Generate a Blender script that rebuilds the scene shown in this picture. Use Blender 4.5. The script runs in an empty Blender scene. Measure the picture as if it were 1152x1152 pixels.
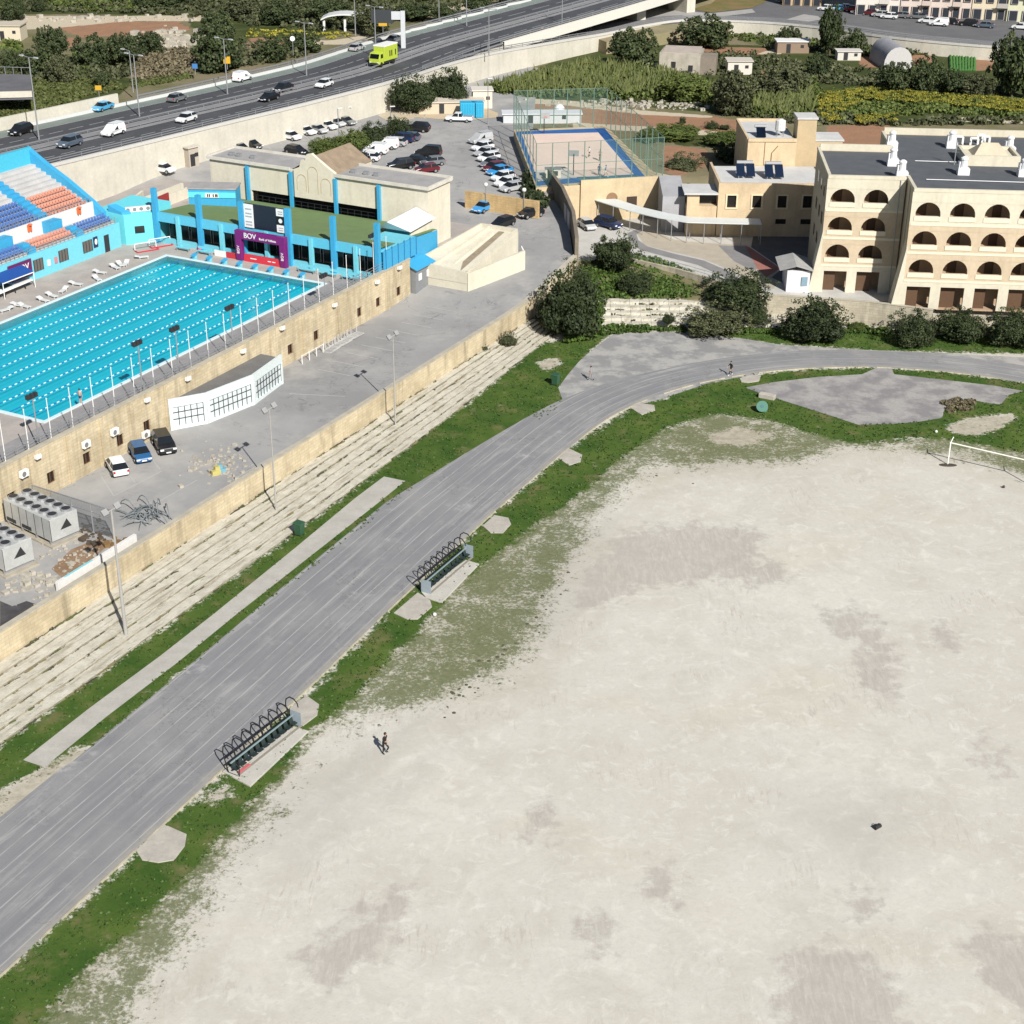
import bpy, bmesh, math, random
import numpy as np
from mathutils import Vector, Matrix
random.seed(7); rng = np.random.default_rng(7)
SC = bpy.context.scene
COL = SC.collection
R_ = math.radians
# ------------------------------------------------------------------ camera model (photo is 1152 px square)
CH, FPX, PIT, ROL = 69.0, 1760.0, R_(26.35), R_(0.37)
FW = Vector((0, math.cos(PIT), -math.sin(PIT)))
UP0 = Vector((0, math.sin(PIT), math.cos(PIT)))
RX = math.cos(ROL) * Vector((1, 0, 0)) + math.sin(ROL) * UP0
UP = -math.sin(ROL) * Vector((1, 0, 0)) + math.cos(ROL) * UP0
CAM = Vector((0, 0, CH))
TH = R_(62.6)
AX = Vector((math.cos(TH), math.sin(TH), 0))      # along the track and the pool
NX = Vector((-math.sin(TH), math.cos(TH), 0))     # from the track towards the pool

def ray(px, py):
    return RX * ((px - 576) / FPX) - UP * ((py - 576) / FPX) + FW
def P(px, py, z=0.0):                              # ground point seen at a pixel, at a known level
    d = ray(px, py); return CAM + d * ((z - CH) / d.z)
def Q(s, t, z=0.0):
    v = AX * s + NX * t; return Vector((v.x, v.y, z))
def ST(v):
    return v.dot(AX), v.dot(NX)
def zc(s):                                         # level of car park and ramp road
    k = min(1, max(0, (s - 160) / 40.0)); k = k * k * (3 - 2 * k)
    return 2.9 + 4.0 * k
def PC(px, py, dz=0.0):
    z = 5.0
    for _ in range(25):
        p = P(px, py, z); z = 0.5 * z + 0.5 * (zc(p.dot(AX)) + dz)
    return P(px, py, z)
def onT(px, py, t):                                # point on the vertical plane t = const
    d = ray(px, py); k = (t - CAM.dot(NX)) / d.dot(NX); return CAM + d * k
def onS(px, py, s):
    d = ray(px, py); k = (s - CAM.dot(AX)) / d.dot(AX); return CAM + d * k
def PJ(v):
    w = v - CAM; k = w.dot(FW); return 576 + FPX * w.dot(RX) / k, 576 - FPX * w.dot(UP) / k
def pxm(v):                                        # pixels per metre at a point
    return FPX / (v - CAM).dot(FW)
def ang(v): return math.atan2(v.y, v.x)
AA = TH                                            # heading along AX
ORD = ['first','second','third','fourth','fifth','sixth','seventh','eighth','ninth','tenth','eleventh','twelfth','thirteenth','fourteenth','fifteenth','sixteenth','seventeenth','eighteenth','nineteenth','twentieth','twenty-first','twenty-second','twenty-third','twenty-fourth','twenty-fifth','twenty-sixth','twenty-seventh','twenty-eighth','twenty-ninth','thirtieth','thirty-first','thirty-second','thirty-third','thirty-fourth','thirty-fifth','thirty-sixth','thirty-seventh','thirty-eighth','thirty-ninth','fortieth']

# ------------------------------------------------------------------ materials
MATS = {}
def nodes(name):
    m = bpy.data.materials.new(name); m.use_nodes = True
    nt = m.node_tree; b = nt.nodes['Principled BSDF']
    return m, nt, b
def N_(nt, typ, **kw):
    n = nt.nodes.new(typ)
    for k, v in kw.items():
        if k.startswith('i_'):
            key = k[2:]; key = int(key) if key.isdigit() else key.replace('_', ' ')
            n.inputs[key].default_value = v
        else: setattr(n, k, v)
    return n
def L_(nt, a, b): nt.links.new(a, b)
def c4(c): return (c[0], c[1], c[2], 1.0)
def noise(nt, scale, detail=4, rough=.55, vec=None, dist=0.0):
    n = N_(nt, 'ShaderNodeTexNoise'); n.inputs['Scale'].default_value = scale
    n.inputs['Detail'].default_value = detail; n.inputs['Roughness'].default_value = rough; n.inputs['Distortion'].default_value = dist
    if vec is not None: L_(nt, vec, n.inputs['Vector'])
    return n.outputs['Fac']
def ramp(nt, fac, a, b, lo=0.0, hi=1.0):
    n = N_(nt, 'ShaderNodeMapRange'); n.clamp = True
    L_(nt, fac, n.inputs[0]); n.inputs[1].default_value = a; n.inputs[2].default_value = b
    n.inputs[3].default_value = lo; n.inputs[4].default_value = hi
    return n.outputs[0]
def mixc(nt, fac, a, b, typ='MIX'):
    n = N_(nt, 'ShaderNodeMix', data_type='RGBA', blend_type=typ)
    for sock, v in ((n.inputs[0], fac), (n.inputs[6], a), (n.inputs[7], b)):
        if hasattr(v, 'is_output'): L_(nt, v, sock)
        elif isinstance(v, (int, float)): sock.default_value = v
        else: sock.default_value = c4(v)
    return n.outputs[2]
def math_(nt, op, a, b=0.0, c=None):
    n = N_(nt, 'ShaderNodeMath', operation=op)
    for i, v in enumerate((a, b, c)):
        if v is None: continue
        if hasattr(v, 'is_output'): L_(nt, v, n.inputs[i])
        else: n.inputs[i].default_value = v
    return n.outputs[0]
def pos(nt, world=True, scale=None, rot=0.0):
    if world: o = N_(nt, 'ShaderNodeNewGeometry').outputs['Position']
    else: o = N_(nt, 'ShaderNodeTexCoord').outputs['Object']
    if scale is not None or rot:
        m = N_(nt, 'ShaderNodeMapping', vector_type='TEXTURE' if False else 'POINT')
        L_(nt, o, m.inputs[0]); m.inputs['Rotation'].default_value = (0, 0, rot)
        m.inputs['Scale'].default_value = scale or (1, 1, 1); o = m.outputs[0]
    return o
def bump(nt, b, h, strength=.3, dist=.05):
    n = N_(nt, 'ShaderNodeBump'); n.inputs['Strength'].default_value = strength; n.inputs['Distance'].default_value = dist
    L_(nt, h, n.inputs['Height']); L_(nt, n.outputs[0], b.inputs['Normal'])
def M(name, c1, c2=None, scale=.6, rough=.8, metal=0.0, streak=0.0, bmp=0.0, contrast=(.35, .65), spec=.3, alpha=None, world=True, brick=None):
    """generic weathered material: two tones mixed by noise, optional vertical run-off streaks"""
    if name in MATS: return MATS[name]
    m, nt, b = nodes(name)
    b.inputs['Roughness'].default_value = rough; b.inputs['Metallic'].default_value = metal
    b.inputs['Specular IOR Level'].default_value = spec
    v = pos(nt, world)
    if c2 is None: c2 = tuple(x * .82 for x in c1)
    f = ramp(nt, noise(nt, scale, 6, .62, v), contrast[0], contrast[1])
    col = mixc(nt, f, c1, c2)
    f2 = ramp(nt, noise(nt, scale * 9, 3, .6, v), .3, .75)
    col = mixc(nt, math_(nt, 'MULTIPLY', f2, .35), col, tuple(x * .7 for x in c2))
    if streak:
        mp = N_(nt, 'ShaderNodeMapping'); L_(nt, v, mp.inputs[0]); mp.inputs['Scale'].default_value = (.55, .55, .07)
        s = ramp(nt, noise(nt, 1.6, 5, .6, mp.outputs[0]), .5, .78)
        col = mixc(nt, math_(nt, 'MULTIPLY', s, streak), col, tuple(x * .35 for x in c2))
    if brick is not None:                              # squared stone courses on walls of this heading
        r1 = N_(nt, 'ShaderNodeMapping'); L_(nt, v, r1.inputs[0]); r1.inputs['Rotation'].default_value = (0, 0, -brick)
        sx = N_(nt, 'ShaderNodeSeparateXYZ'); L_(nt, r1.outputs[0], sx.inputs[0]); cx = N_(nt, 'ShaderNodeCombineXYZ'); L_(nt, sx.outputs[0], cx.inputs[0]); L_(nt, sx.outputs[2], cx.inputs[1])
        bt = N_(nt, 'ShaderNodeTexBrick'); L_(nt, cx.outputs[0], bt.inputs['Vector']); bt.inputs['Color1'].default_value = (1, 1, 1, 1); bt.inputs['Color2'].default_value = (.84, .83, .80, 1); bt.inputs['Mortar'].default_value = (.66, .62, .56, 1)
        bt.inputs['Scale'].default_value = 1; bt.inputs['Brick Width'].default_value = .85; bt.inputs['Row Height'].default_value = .34; bt.inputs['Mortar Size'].default_value = .018; bt.inputs['Bias'].default_value = -.1
        col = mixc(nt, .75, col, bt.outputs['Color'], 'MULTIPLY')
    L_(nt, col, b.inputs['Base Color'])
    if bmp: bump(nt, b, noise(nt, scale * 12, 4, .6, v), bmp, .05)
    if alpha is not None: b.inputs['Alpha'].default_value = alpha
    MATS[name] = m; return m
def cracks(nt, v, scale):
    a = math_(nt, 'ABSOLUTE', math_(nt, 'SUBTRACT', noise(nt, scale, 7, .6, v, .6), .5))
    return math_(nt, 'MULTIPLY', math_(nt, 'MULTIPLY', ramp(nt, a, .0015, .005, 1, 0), ramp(nt, noise(nt, .11, 2, .5, v), .45, .6)), .7)
def flat(name, c, rough=.6, metal=0.0, spec=.4, emit=None):
    if name in MATS: return MATS[name]
    m, nt, b = nodes(name)
    v = pos(nt, False); f = ramp(nt, noise(nt, 3.0, 4, .6, v), .3, .7)
    L_(nt, mixc(nt, f, c, tuple(x * .88 for x in c)), b.inputs['Base Color'])
    b.inputs['Roughness'].default_value = rough; b.inputs['Metallic'].default_value = metal
    b.inputs['Specular IOR Level'].default_value = spec
    MATS[name] = m; return m

# ------------------------------------------------------------------ mesh collector
class MB:
    def __init__(s): s.v = []; s.f = []; s.m = []; s.mi = 0
    def add(s, vs, fs):
        o = len(s.v); s.v += [tuple(v) for v in vs]; s.f += [tuple(i + o for i in f) for f in fs]; s.m += [s.mi] * len(fs)
    def mat(s, i): s.mi = i; return s
    def quad(s, a, b, c, d): s.add((a, b, c, d), ((0, 1, 2, 3),))
    def poly(s, pts): s.add(pts, (tuple(range(len(pts))),))
    def box(s, c, size, rz=0.0, off=(0, 0, 0)):      # c = centre of the base
        x, y, z = size[0] / 2, size[1] / 2, size[2]
        cs, sn = math.cos(rz), math.sin(rz); pts = []
        for zz in (0, z):
            for (a, b) in ((-x, -y), (x, -y), (x, y), (-x, y)):
                a += off[0]; b += off[1]
                pts.append((c[0] + a * cs - b * sn, c[1] + a * sn + b * cs, c[2] + zz + off[2]))
        s.add(pts, ((3, 2, 1, 0), (4, 5, 6, 7), (0, 1, 5, 4), (1, 2, 6, 5), (2, 3, 7, 6), (3, 0, 4, 7)))
    def prism(s, poly, z0, z1):                       # vertical prism; z1 float or list
        a2 = sum(poly[i][0] * poly[(i + 1) % len(poly)][1] - poly[(i + 1) % len(poly)][0] * poly[i][1] for i in range(len(poly)))
        if a2 < 0:
            poly = poly[::-1]
            if isinstance(z1, (list, tuple)): z1 = z1[::-1]
        n = len(poly); zt = z1 if isinstance(z1, (list, tuple)) else [z1] * n
        pts = [(p[0], p[1], z0) for p in poly] + [(p[0], p[1], zt[i]) for i, p in enumerate(poly)]
        fs = [tuple(range(n))[::-1], tuple(range(n, 2 * n))] + [(i, (i + 1) % n, n + (i + 1) % n, n + i) for i in range(n)]
        s.add(pts, fs)
    def tube(s, p0, p1, r0, r1=None, n=6, cap=True):
        p0, p1 = Vector(p0), Vector(p1); r1 = r0 if r1 is None else r1
        d = (p1 - p0).normalized(); u = d.orthogonal().normalized(); w = d.cross(u)
        pts = []
        for p, r in ((p0, r0), (p1, r1)):
            for i in range(n):
                a = 2 * math.pi * i / n; pts.append(p + (u * math.cos(a) + w * math.sin(a)) * r)
        fs = [(i, (i + 1) % n, n + (i + 1) % n, n + i) for i in range(n)]
        if cap: fs += [tuple(range(n))[::-1], tuple(range(n, 2 * n))]
        s.add(pts, fs)
    def path(s, pts, r, n=6):
        for a, b in zip(pts, pts[1:]): s.tube(a, b, r, r, n)
    def bar(s, p0, p1, w, h, z=0.0):                  # box beam of width w and height h standing on the line p0-p1
        p0, p1 = Vector(p0).to_3d(), Vector(p1).to_3d(); d = (p1 - p0); d.z = 0; d.normalize(); u = Vector((-d.y, d.x, 0)) * (w / 2)
        k = Vector((0, 0, h)); pts = [p0 - u, p1 - u, p1 + u, p0 + u]; pts = [p + Vector((0, 0, z)) for p in pts]; pts += [p + k for p in pts]
        s.add(pts, ((3, 2, 1, 0), (4, 5, 6, 7), (0, 1, 5, 4), (1, 2, 6, 5), (2, 3, 7, 6), (3, 0, 4, 7)))
    def lathe(s, c, prof, n=16):                      # prof = [(r,z)...] about a vertical axis
        pts = []
        for r, z in prof:
            for i in range(n):
                a = 2 * math.pi * i / n; pts.append((c[0] + r * math.cos(a), c[1] + r * math.sin(a), c[2] + z))
        fs = []
        for k in range(len(prof) - 1):
            for i in range(n):
                j = (i + 1) % n; fs.append((k * n + i, k * n + j, (k + 1) * n + j, (k + 1) * n + i))
        fs.append(tuple(range(n))[::-1]); fs.append(tuple(range((len(prof) - 1) * n, len(prof) * n)))
        s.add(pts, fs)
    def build(s, name, mats, parent=None, smooth=False, bevel=0.0, origin=None):
        me = bpy.data.meshes.new(name)
        vs = s.v
        if origin is not None: vs = [(v[0] - origin[0], v[1] - origin[1], v[2] - origin[2]) for v in vs]
        me.from_pydata(vs, [], s.f)
        if not isinstance(mats, (list, tuple)): mats = [mats]
        for m in mats: me.materials.append(m)
        me.polygons.foreach_set('material_index', s.m)
        if smooth: me.polygons.foreach_set('use_smooth', [True] * len(s.f))
        me.update()
        o = bpy.data.objects.new(name, me); COL.objects.link(o)
        if origin is not None: o.location = origin
        if parent is not None: o.parent = parent
        if bevel:
            b = o.modifiers.new('bevel', 'BEVEL'); b.width = bevel; b.segments = 2; b.limit_method = 'ANGLE'
        return o
def tag(o, label=None, cat=None, group=None, kind=None):
    if label: o['label'] = label
    if cat: o['category'] = cat
    if group: o['group'] = group
    if kind: o['kind'] = kind
    elif label and cat: o['kind'] = 'thing'
    return o
def under(root, o):
    """make a mesh built in world coordinates a part of its thing"""
    o.parent = root
    o.matrix_parent_inverse = Matrix.LocRotScale(root.location, root.rotation_euler, None).inverted(); return o
def many(root, name, mb, places, mat):
    """one part per place (location, heading), all sharing one mesh"""
    first = None
    for loc, rz in places:
        if first is None: o = first = mb.build(name, mat)
        else: o = first.copy(); COL.objects.link(o)
        o.location = loc; o.rotation_euler = (0, 0, rz); under(root, o)
def struct(o, label=None, cat=None):
    o['kind'] = 'structure'
    if label: o['label'] = label
    if cat: o['category'] = cat
    return o
def empty(name, loc=(0, 0, 0), rz=0.0, label=None, cat=None, group=None):
    o = bpy.data.objects.new(name, None); COL.objects.link(o); o.location = loc; o.rotation_euler = (0, 0, rz)
    o.empty_display_size = .5
    return tag(o, label, cat, group)
def copy_tree(o, parent=None):
    c = o.copy(); COL.objects.link(c)
    if parent is not None: c.parent = parent
    for ch in list(o.children): copy_tree(ch, c)
    return c
def place(proto, used, loc, rz=0.0, scale=None, label=None, cat=None, group=None):
    if proto.get('_used') is None: o = proto; proto['_used'] = 1
    else: o = copy_tree(proto)
    if '_used' in o and o is not proto: del o['_used']
    o.location = loc; o.rotation_euler = (0, 0, rz)
    if scale is not None: o.scale = (scale,) * 3 if isinstance(scale, (int, float)) else scale
    return tag(o, label, cat, group)
def text_mesh(txt, size, depth=.01):
    c = bpy.data.curves.new('lettering', 'FONT'); c.body = txt; c.size = size; c.extrude = depth
    c.align_x = 'CENTER'; c.align_y = 'CENTER'
    o = bpy.data.objects.new('lettering', c); COL.objects.link(o)
    dg = bpy.context.evaluated_depsgraph_get(); dg.update()
    me = bpy.data.meshes.new_from_object(o.evaluated_get(dg))
    bpy.data.objects.remove(o); bpy.data.curves.remove(c)
    return me
def lettering(txt, size, centre, ux, uy, mat, parent=None, name='lettering'):
    """flat raised letters: ux reading direction, uy up direction (world vectors)"""
    me = text_mesh(txt, size, .02); ux = Vector(ux).normalized(); uy = Vector(uy).normalized(); uz = ux.cross(uy)
    mt = Matrix((ux, uy, uz)).transposed().to_4x4(); mt.translation = centre
    me.transform(mt); me.materials.clear(); me.materials.append(mat)
    o = bpy.data.objects.new(name, me); COL.objects.link(o)
    if parent is not None: o.parent = parent
    return o

# ------------------------------------------------------------------ world, sun, camera
w = bpy.data.worlds.new('World'); SC.world = w; w.use_nodes = True
SUN_EL, SUN_AZ = 37.0, -65.0                    # the sun stands behind the camera, to the right
sd = Vector((math.cos(R_(SUN_EL)) * math.cos(R_(SUN_AZ)), math.cos(R_(SUN_EL)) * math.sin(R_(SUN_AZ)), math.sin(R_(SUN_EL))))
nt = w.node_tree; bg = nt.nodes['Background']
sky = nt.nodes.new('ShaderNodeTexSky'); sky.sky_type = 'NISHITA'; sky.sun_disc = False
sky.sun_elevation = R_(SUN_EL); sky.sun_rotation = math.atan2(sd.x, sd.y)
nt.links.new(sky.outputs[0], bg.inputs[0]); bg.inputs[1].default_value = .05
sl = bpy.data.lights.new('sun', 'SUN'); sl.energy = 5.0; sl.angle = R_(.53); sl.color = (1, .965, .905)
so = bpy.data.objects.new('sun', sl); COL.objects.link(so); so.location = (60, -60, 120)
so.rotation_euler = (-sd).to_track_quat('-Z', 'Y').to_euler()
cd = bpy.data.cameras.new('camera'); co = bpy.data.objects.new('camera', cd); COL.objects.link(co)
cd.sensor_width = 36; cd.sensor_height = 36; cd.lens = 36 * FPX / 1152; cd.clip_start = 1; cd.clip_end = 5000
mt = Matrix((RX, UP, -FW)).transposed().to_4x4(); mt.translation = CAM; co.matrix_world = mt
SC.camera = co
SC.view_settings.view_transform = 'Standard'; SC.view_settings.look = 'None'; SC.view_settings.gamma = 1
SC.view_settings.exposure = .47
SC.cycles.max_bounces = 6; SC.cycles.transparent_max_bounces = 24
# ================================================================== GROUND, FIELD, TRACK
# big sheet to the horizon
def m_scrub():
    m, nt, b = nodes('scrub_ground'); v = pos(nt)
    c = mixc(nt, ramp(nt, noise(nt, .05, 6, .6, v), .4, .6), (.09, .11, .04), (.2, .17, .1))
    L_(nt, c, b.inputs['Base Color']); b.inputs['Roughness'].default_value = .95; return m
g = MB(); g.quad((-2500, -1500, -.3), (2500, -1500, -.3), (2500, 4000, -.3), (-2500, 4000, -.3))
struct(g.build('ground', m_scrub()))

def inside(poly, X, Y):
    r = np.zeros(X.shape, bool); n = len(poly)
    for i in range(n):
        x0, y0 = poly[i]; x1, y1 = poly[(i + 1) % n]
        if y0 == y1: continue
        c = ((y0 > Y) != (y1 > Y)) & (X < (x1 - x0) * (Y - y0) / (y1 - y0) + x0)
        r ^= c
    return r
def px_of(x, y, z):
    X = np.stack([x, y, np.full_like(x, z - CH)]); f = np.tensordot(np.array(FW), X, 1)
    return 576 + FPX * np.tensordot(np.array(RX), X, 1) / f, 576 - FPX * np.tensordot(np.array(UP), X, 1) / f
def soft(polys, x, y, z, jit=.7, n=10):
    """share of jittered samples falling in any polygon (outlines surveyed from the photograph)"""
    acc = np.zeros_like(x); r = np.random.default_rng(3)
    for k in range(n):
        a = r.uniform(0, 6.283); d = jit * math.sqrt(r.uniform(0, 1))
        px, py = px_of(x + d * math.cos(a), y + d * math.sin(a), z); ins = np.zeros(x.shape, bool)
        for p in polys: ins |= inside(p, px, py)
        acc += ins
    return acc / n
def grid(name, x0, x1, y0, y1, step, z, attrs, mat, zf=None):
    xs = np.arange(x0, x1 + step / 2, step); ys = np.arange(y0, y1 + step / 2, step)
    X, Y = np.meshgrid(xs, ys); x = X.ravel(); y = Y.ravel(); nx, ny = len(xs), len(ys)
    Z = np.full_like(x, z) if zf is None else zf(x, y)
    me = bpy.data.meshes.new(name); me.vertices.add(len(x)); me.vertices.foreach_set('co', np.stack([x, y, Z], 1).ravel())
    i = (np.arange(ny - 1)[:, None] * nx + np.arange(nx - 1)[None, :]).ravel()
    q = np.stack([i, i + 1, i + nx + 1, i + nx], 1).ravel(); nf = len(i)
    me.loops.add(nf * 4); me.loops.foreach_set('vertex_index', q); me.polygons.add(nf)
    me.polygons.foreach_set('loop_start', np.arange(nf) * 4); me.polygons.foreach_set('loop_total', np.full(nf, 4))
    me.update(calc_edges=True)
    for an, (polys, jit) in attrs.items():
        a = me.attributes.new(an, 'FLOAT', 'POINT'); a.data.foreach_set('value', soft(polys, x, y, z, jit).astype(np.float32))
    me.materials.append(mat); o = bpy.data.objects.new(name, me); COL.objects.link(o); return o

DENSE = [[(-60,1150),(6,1093),(80,1022),(153,956),(200,912),(250,868),(350,772),(396,729),(440,684),(540,588),(620,520),(646,500),(711,458),(784,432),(831,423),(900,416),(982,413),(1060,418),(1200,436),
          (1200,500),(1152,512),(1100,500),(1050,492),(1000,498),(960,500),(900,485),(850,470),(800,466),(745,486),(705,512),(668,545),(640,567),(600,592),(584,605),(542,638),(517,656),(481,702),(444,738),(402,782),(368,812),(345,826),(306,888),(293,893),(260,930),(226,971),(190,1008),(147,1051),(101,1087),(61,1133),(-40,1230)]]
DENSE_OUT = [[(0,836),(150,728),(330,598),(470,492),(560,425),(610,385),(640,383),(690,372),(655,405),(660,440),(620,470),(580,500),(520,545),(420,630),(320,700),(250,725),(205,757),(160,795),(105,840),(70,872),(30,905),(-40,965),(-60,880)],
             [(640,386),(700,366),(1200,372),(1200,398),(1000,396),(860,386),(760,374),(690,374)]]
SPARSE = [[(-60,1250),(61,1133),(190,1000),(306,885),(372,806),(444,730),(517,650),(584,600),(640,560),(705,508),(745,480),(800,462),(900,480),(1000,494),(1060,488),(1152,505),(1200,510),(1200,560),(1152,540),(1100,520),(1060,515),(1000,503),(940,505),(890,525),(830,522),(770,530),(735,522),(700,555),(665,590),(650,620),(615,690),(604,725),(560,765),(523,778),(487,790),(420,812),(372,826),(330,885),(300,925),(268,965),(240,1010),(190,1085),(150,1150),(115,1230)]]
BARE = [[(1060,482),(1090,470),(1145,466),(1125,483),(1090,490),(1075,487)], [(790,492),(830,480),(868,490),(850,500),(810,500)], [(-20,945),(-20,905),(40,868),(90,838),(97,846),(60,890),(0,933)], [(604,408),(625,402),(632,410),(610,418)],
        [(-20,930),(60,880),(110,838),(100,850),(60,890),(-20,958)], [(222,905),(262,880),(260,892),(236,908)]]
DAMP = [[(690,600),(760,590),(860,594),(850,625),(790,655),(720,662),(660,690),(640,715),(650,660)], [(880,1070),(920,1058),(990,1082),(1015,1152),(1000,1220),(870,1220)], [(935,1006),(965,1000),(1002,1010),(992,1038),(960,1030),(936,1028)],
        [(1080,1040),(1130,1050),(1200,1080),(1200,1160),(1140,1140),(1090,1100)], [(640,1045),(665,1028),(702,1032),(688,1072),(645,1078)], [(325,1085),(420,1010),(485,1000),(440,1050),(395,1095),(345,1118)],
        [(715,980),(760,965),(770,985),(735,1030),(720,1020)], [(920,690),(960,680),(985,700),(960,720),(925,715)], [(1040,700),(1075,700),(1070,735),(1045,735)], [(960,740),(1000,700),(1010,780),(970,790)], [(1095,850),(1120,800),(1130,870),(1100,880)], [(590,905),(630,900),(610,960),(585,960)], [(815,640),(900,630),(880,655),(820,660)]]
GREYED = [[(285,930),(330,880),(420,850),(500,800),(470,850),(400,900),(330,950),(290,980)], [(870,912),(930,900),(1010,912),(1030,940),(980,965),(900,955)], [(560,700),(620,600),(680,560),(640,650),(600,720)]]

def m_field():
    m, nt, b = nodes('sand_and_turf'); v = pos(nt)
    at = lambda n: N_(nt, 'ShaderNodeAttribute', attribute_name=n).outputs['Fac']
    dn, sp, br, dp, gy = at('dense'), at('sparse'), at('bare'), at('damp'), at('greyed')
    # sand: cream, pinkish and yellowish zones
    s = mixc(nt, ramp(nt, noise(nt, .03, 4, .55, v), .38, .62), (.535, .515, .457), (.492, .465, .413))
    s = mixc(nt, math_(nt, 'MULTIPLY', ramp(nt, noise(nt, .055, 5, .6, pos(nt, True, (1, 1.6, 1), .6)), .52, .70), .55), s, (.475, .44, .355))
    s = mixc(nt, math_(nt, 'MULTIPLY', ramp(nt, noise(nt, .16, 8, .76, v, .5), .46, .66), .70), s, (.43, .402, .35))
    s = mixc(nt, math_(nt, 'MULTIPLY', ramp(nt, noise(nt, 2.2, 6, .78, v), .48, .70), .42), s, (.40, .378, .34))
    s = mixc(nt, math_(nt, 'MULTIPLY', ramp(nt, noise(nt, .7, 6, .75, v, .8), .52, .66), .65), s, (.60, .58, .52))
    s = mixc(nt, math_(nt, 'MULTIPLY', ramp(nt, math_(nt, 'ADD', at('fringe'), math_(nt, 'MULTIPLY', math_(nt, 'SUBTRACT', noise(nt, .2, 6, .7, v), .5), .8)), .1, .8), .62), s, (.345, .315, .25))
    st = pos(nt, True, (2.2, .45, 1), R_(-30)); stn = noise(nt, 1.3, 6, .72, st, .8)
    st2 = pos(nt, True, (.5, 3.0, 1), R_(20)); stn2 = noise(nt, 1.1, 5, .7, st2, .4)
    edge = math_(nt, 'ADD', dp, math_(nt, 'MULTIPLY', math_(nt, 'SUBTRACT', noise(nt, .6, 6, .72, v), .5), 2.4))
    dmask = math_(nt, 'MULTIPLY', ramp(nt, edge, .34, .70), ramp(nt, stn, .12, .56))
    s = mixc(nt, math_(nt, 'MULTIPLY', dmask, .66), s, (.325, .298, .272))
    strk = math_(nt, 'MULTIPLY', ramp(nt, noise(nt, .12, 4, .6, v), .52, .66), ramp(nt, stn, .52, .64))
    s = mixc(nt, math_(nt, 'MULTIPLY', strk, .6), s, (.335, .295, .265))
    drag = math_(nt, 'MULTIPLY', ramp(nt, noise(nt, .07, 3, .6, v), .54, .66), ramp(nt, stn2, .60, .68))
    s = mixc(nt, math_(nt, 'MULTIPLY', drag, .55), s, (.37, .335, .30))
    s = mixc(nt, math_(nt, 'MULTIPLY', gy, .55), s, (.355, .34, .315))
    # turf
    t = mixc(nt, ramp(nt, noise(nt, .22, 5, .6, v), .35, .68), (.034, .072, .014), (.095, .13, .03))
    t = mixc(nt, math_(nt, 'MULTIPLY', ramp(nt, noise(nt, 2.6, 5, .75, v), .40, .75), .8), t, (.045, .105, .016))
    t = mixc(nt, math_(nt, 'MULTIPLY', ramp(nt, noise(nt, 4.5, 4, .75, v), .52, .70), .55), t, (.022, .04, .010))
    t = mixc(nt, math_(nt, 'MULTIPLY', ramp(nt, noise(nt, .30, 5, .65, v), .54, .68), .75), t, (.15, .135, .06))
    t = mixc(nt, math_(nt, 'MULTIPLY', ramp(nt, noise(nt, .42, 6, .7, v), .62, .70), .7), t, (.24, .205, .14))
    ol = mixc(nt, ramp(nt, noise(nt, 2.4, 5, .75, v), .35, .65), (.055, .085, .02), (.135, .14, .055))
    fine = math_(nt, 'SUBTRACT', noise(nt, 3.0, 6, .8, v), .5); mid = math_(nt, 'SUBTRACT', noise(nt, .9, 5, .7, v), .5); co_ = math_(nt, 'SUBTRACT', noise(nt, .25, 4, .6, v), .5)
    mul = lambda a, k: math_(nt, 'MULTIPLY', a, k)
    add = lambda *a: a[0] if len(a) == 1 else math_(nt, 'ADD', a[0], add(*a[1:]))
    ds = add(dn, mul(fine, 1.5), mul(mid, 1.1), mul(co_, 1.0), mul(br, -1.2))
    ss = add(math_(nt, 'MINIMUM', math_(nt, 'ADD', sp, dn), 1.0), mul(fine, 3.2), mul(mid, 1.6), mul(co_, 1.6), mul(br, -.8))
    s = mixc(nt, mul(ramp(nt, br, .2, .8), .75), s, mixc(nt, ramp(nt, noise(nt, 1.2, 5, .7, v), .4, .6), (.40, .36, .28), (.27, .24, .175)))
    gate = ramp(nt, math_(nt, 'MAXIMUM', sp, dn), .06, .35)
    c = mixc(nt, mul(mul(ramp(nt, ss, .50, .95), gate), .84), s, ol)
    tuft = mul(mul(ramp(nt, noise(nt, 1.3, 4, .75, v), .60, .65), gate), ramp(nt, sp, .9, .4))
    c = mixc(nt, mul(tuft, .85), c, (.06, .065, .03))
    c = mixc(nt, ramp(nt, ds, .42, .66), c, t)
    L_(nt, c, b.inputs['Base Color']); b.inputs['Roughness'].default_value = .95; b.inputs['Specular IOR Level'].default_value = .1
    bump(nt, b, noise(nt, 5, 5, .7, v), .15, .1); return m
field = grid('sports_ground', -70, 100, 52, 206, .6, 0.0, dict(dense=(DENSE + DENSE_OUT, 1.3), sparse=(SPARSE, 2.6), bare=(BARE, .9), damp=(DAMP, 2.2), greyed=(GREYED, 4.0), fringe=(SPARSE, 8.0)), m_field())
struct(field)

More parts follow.
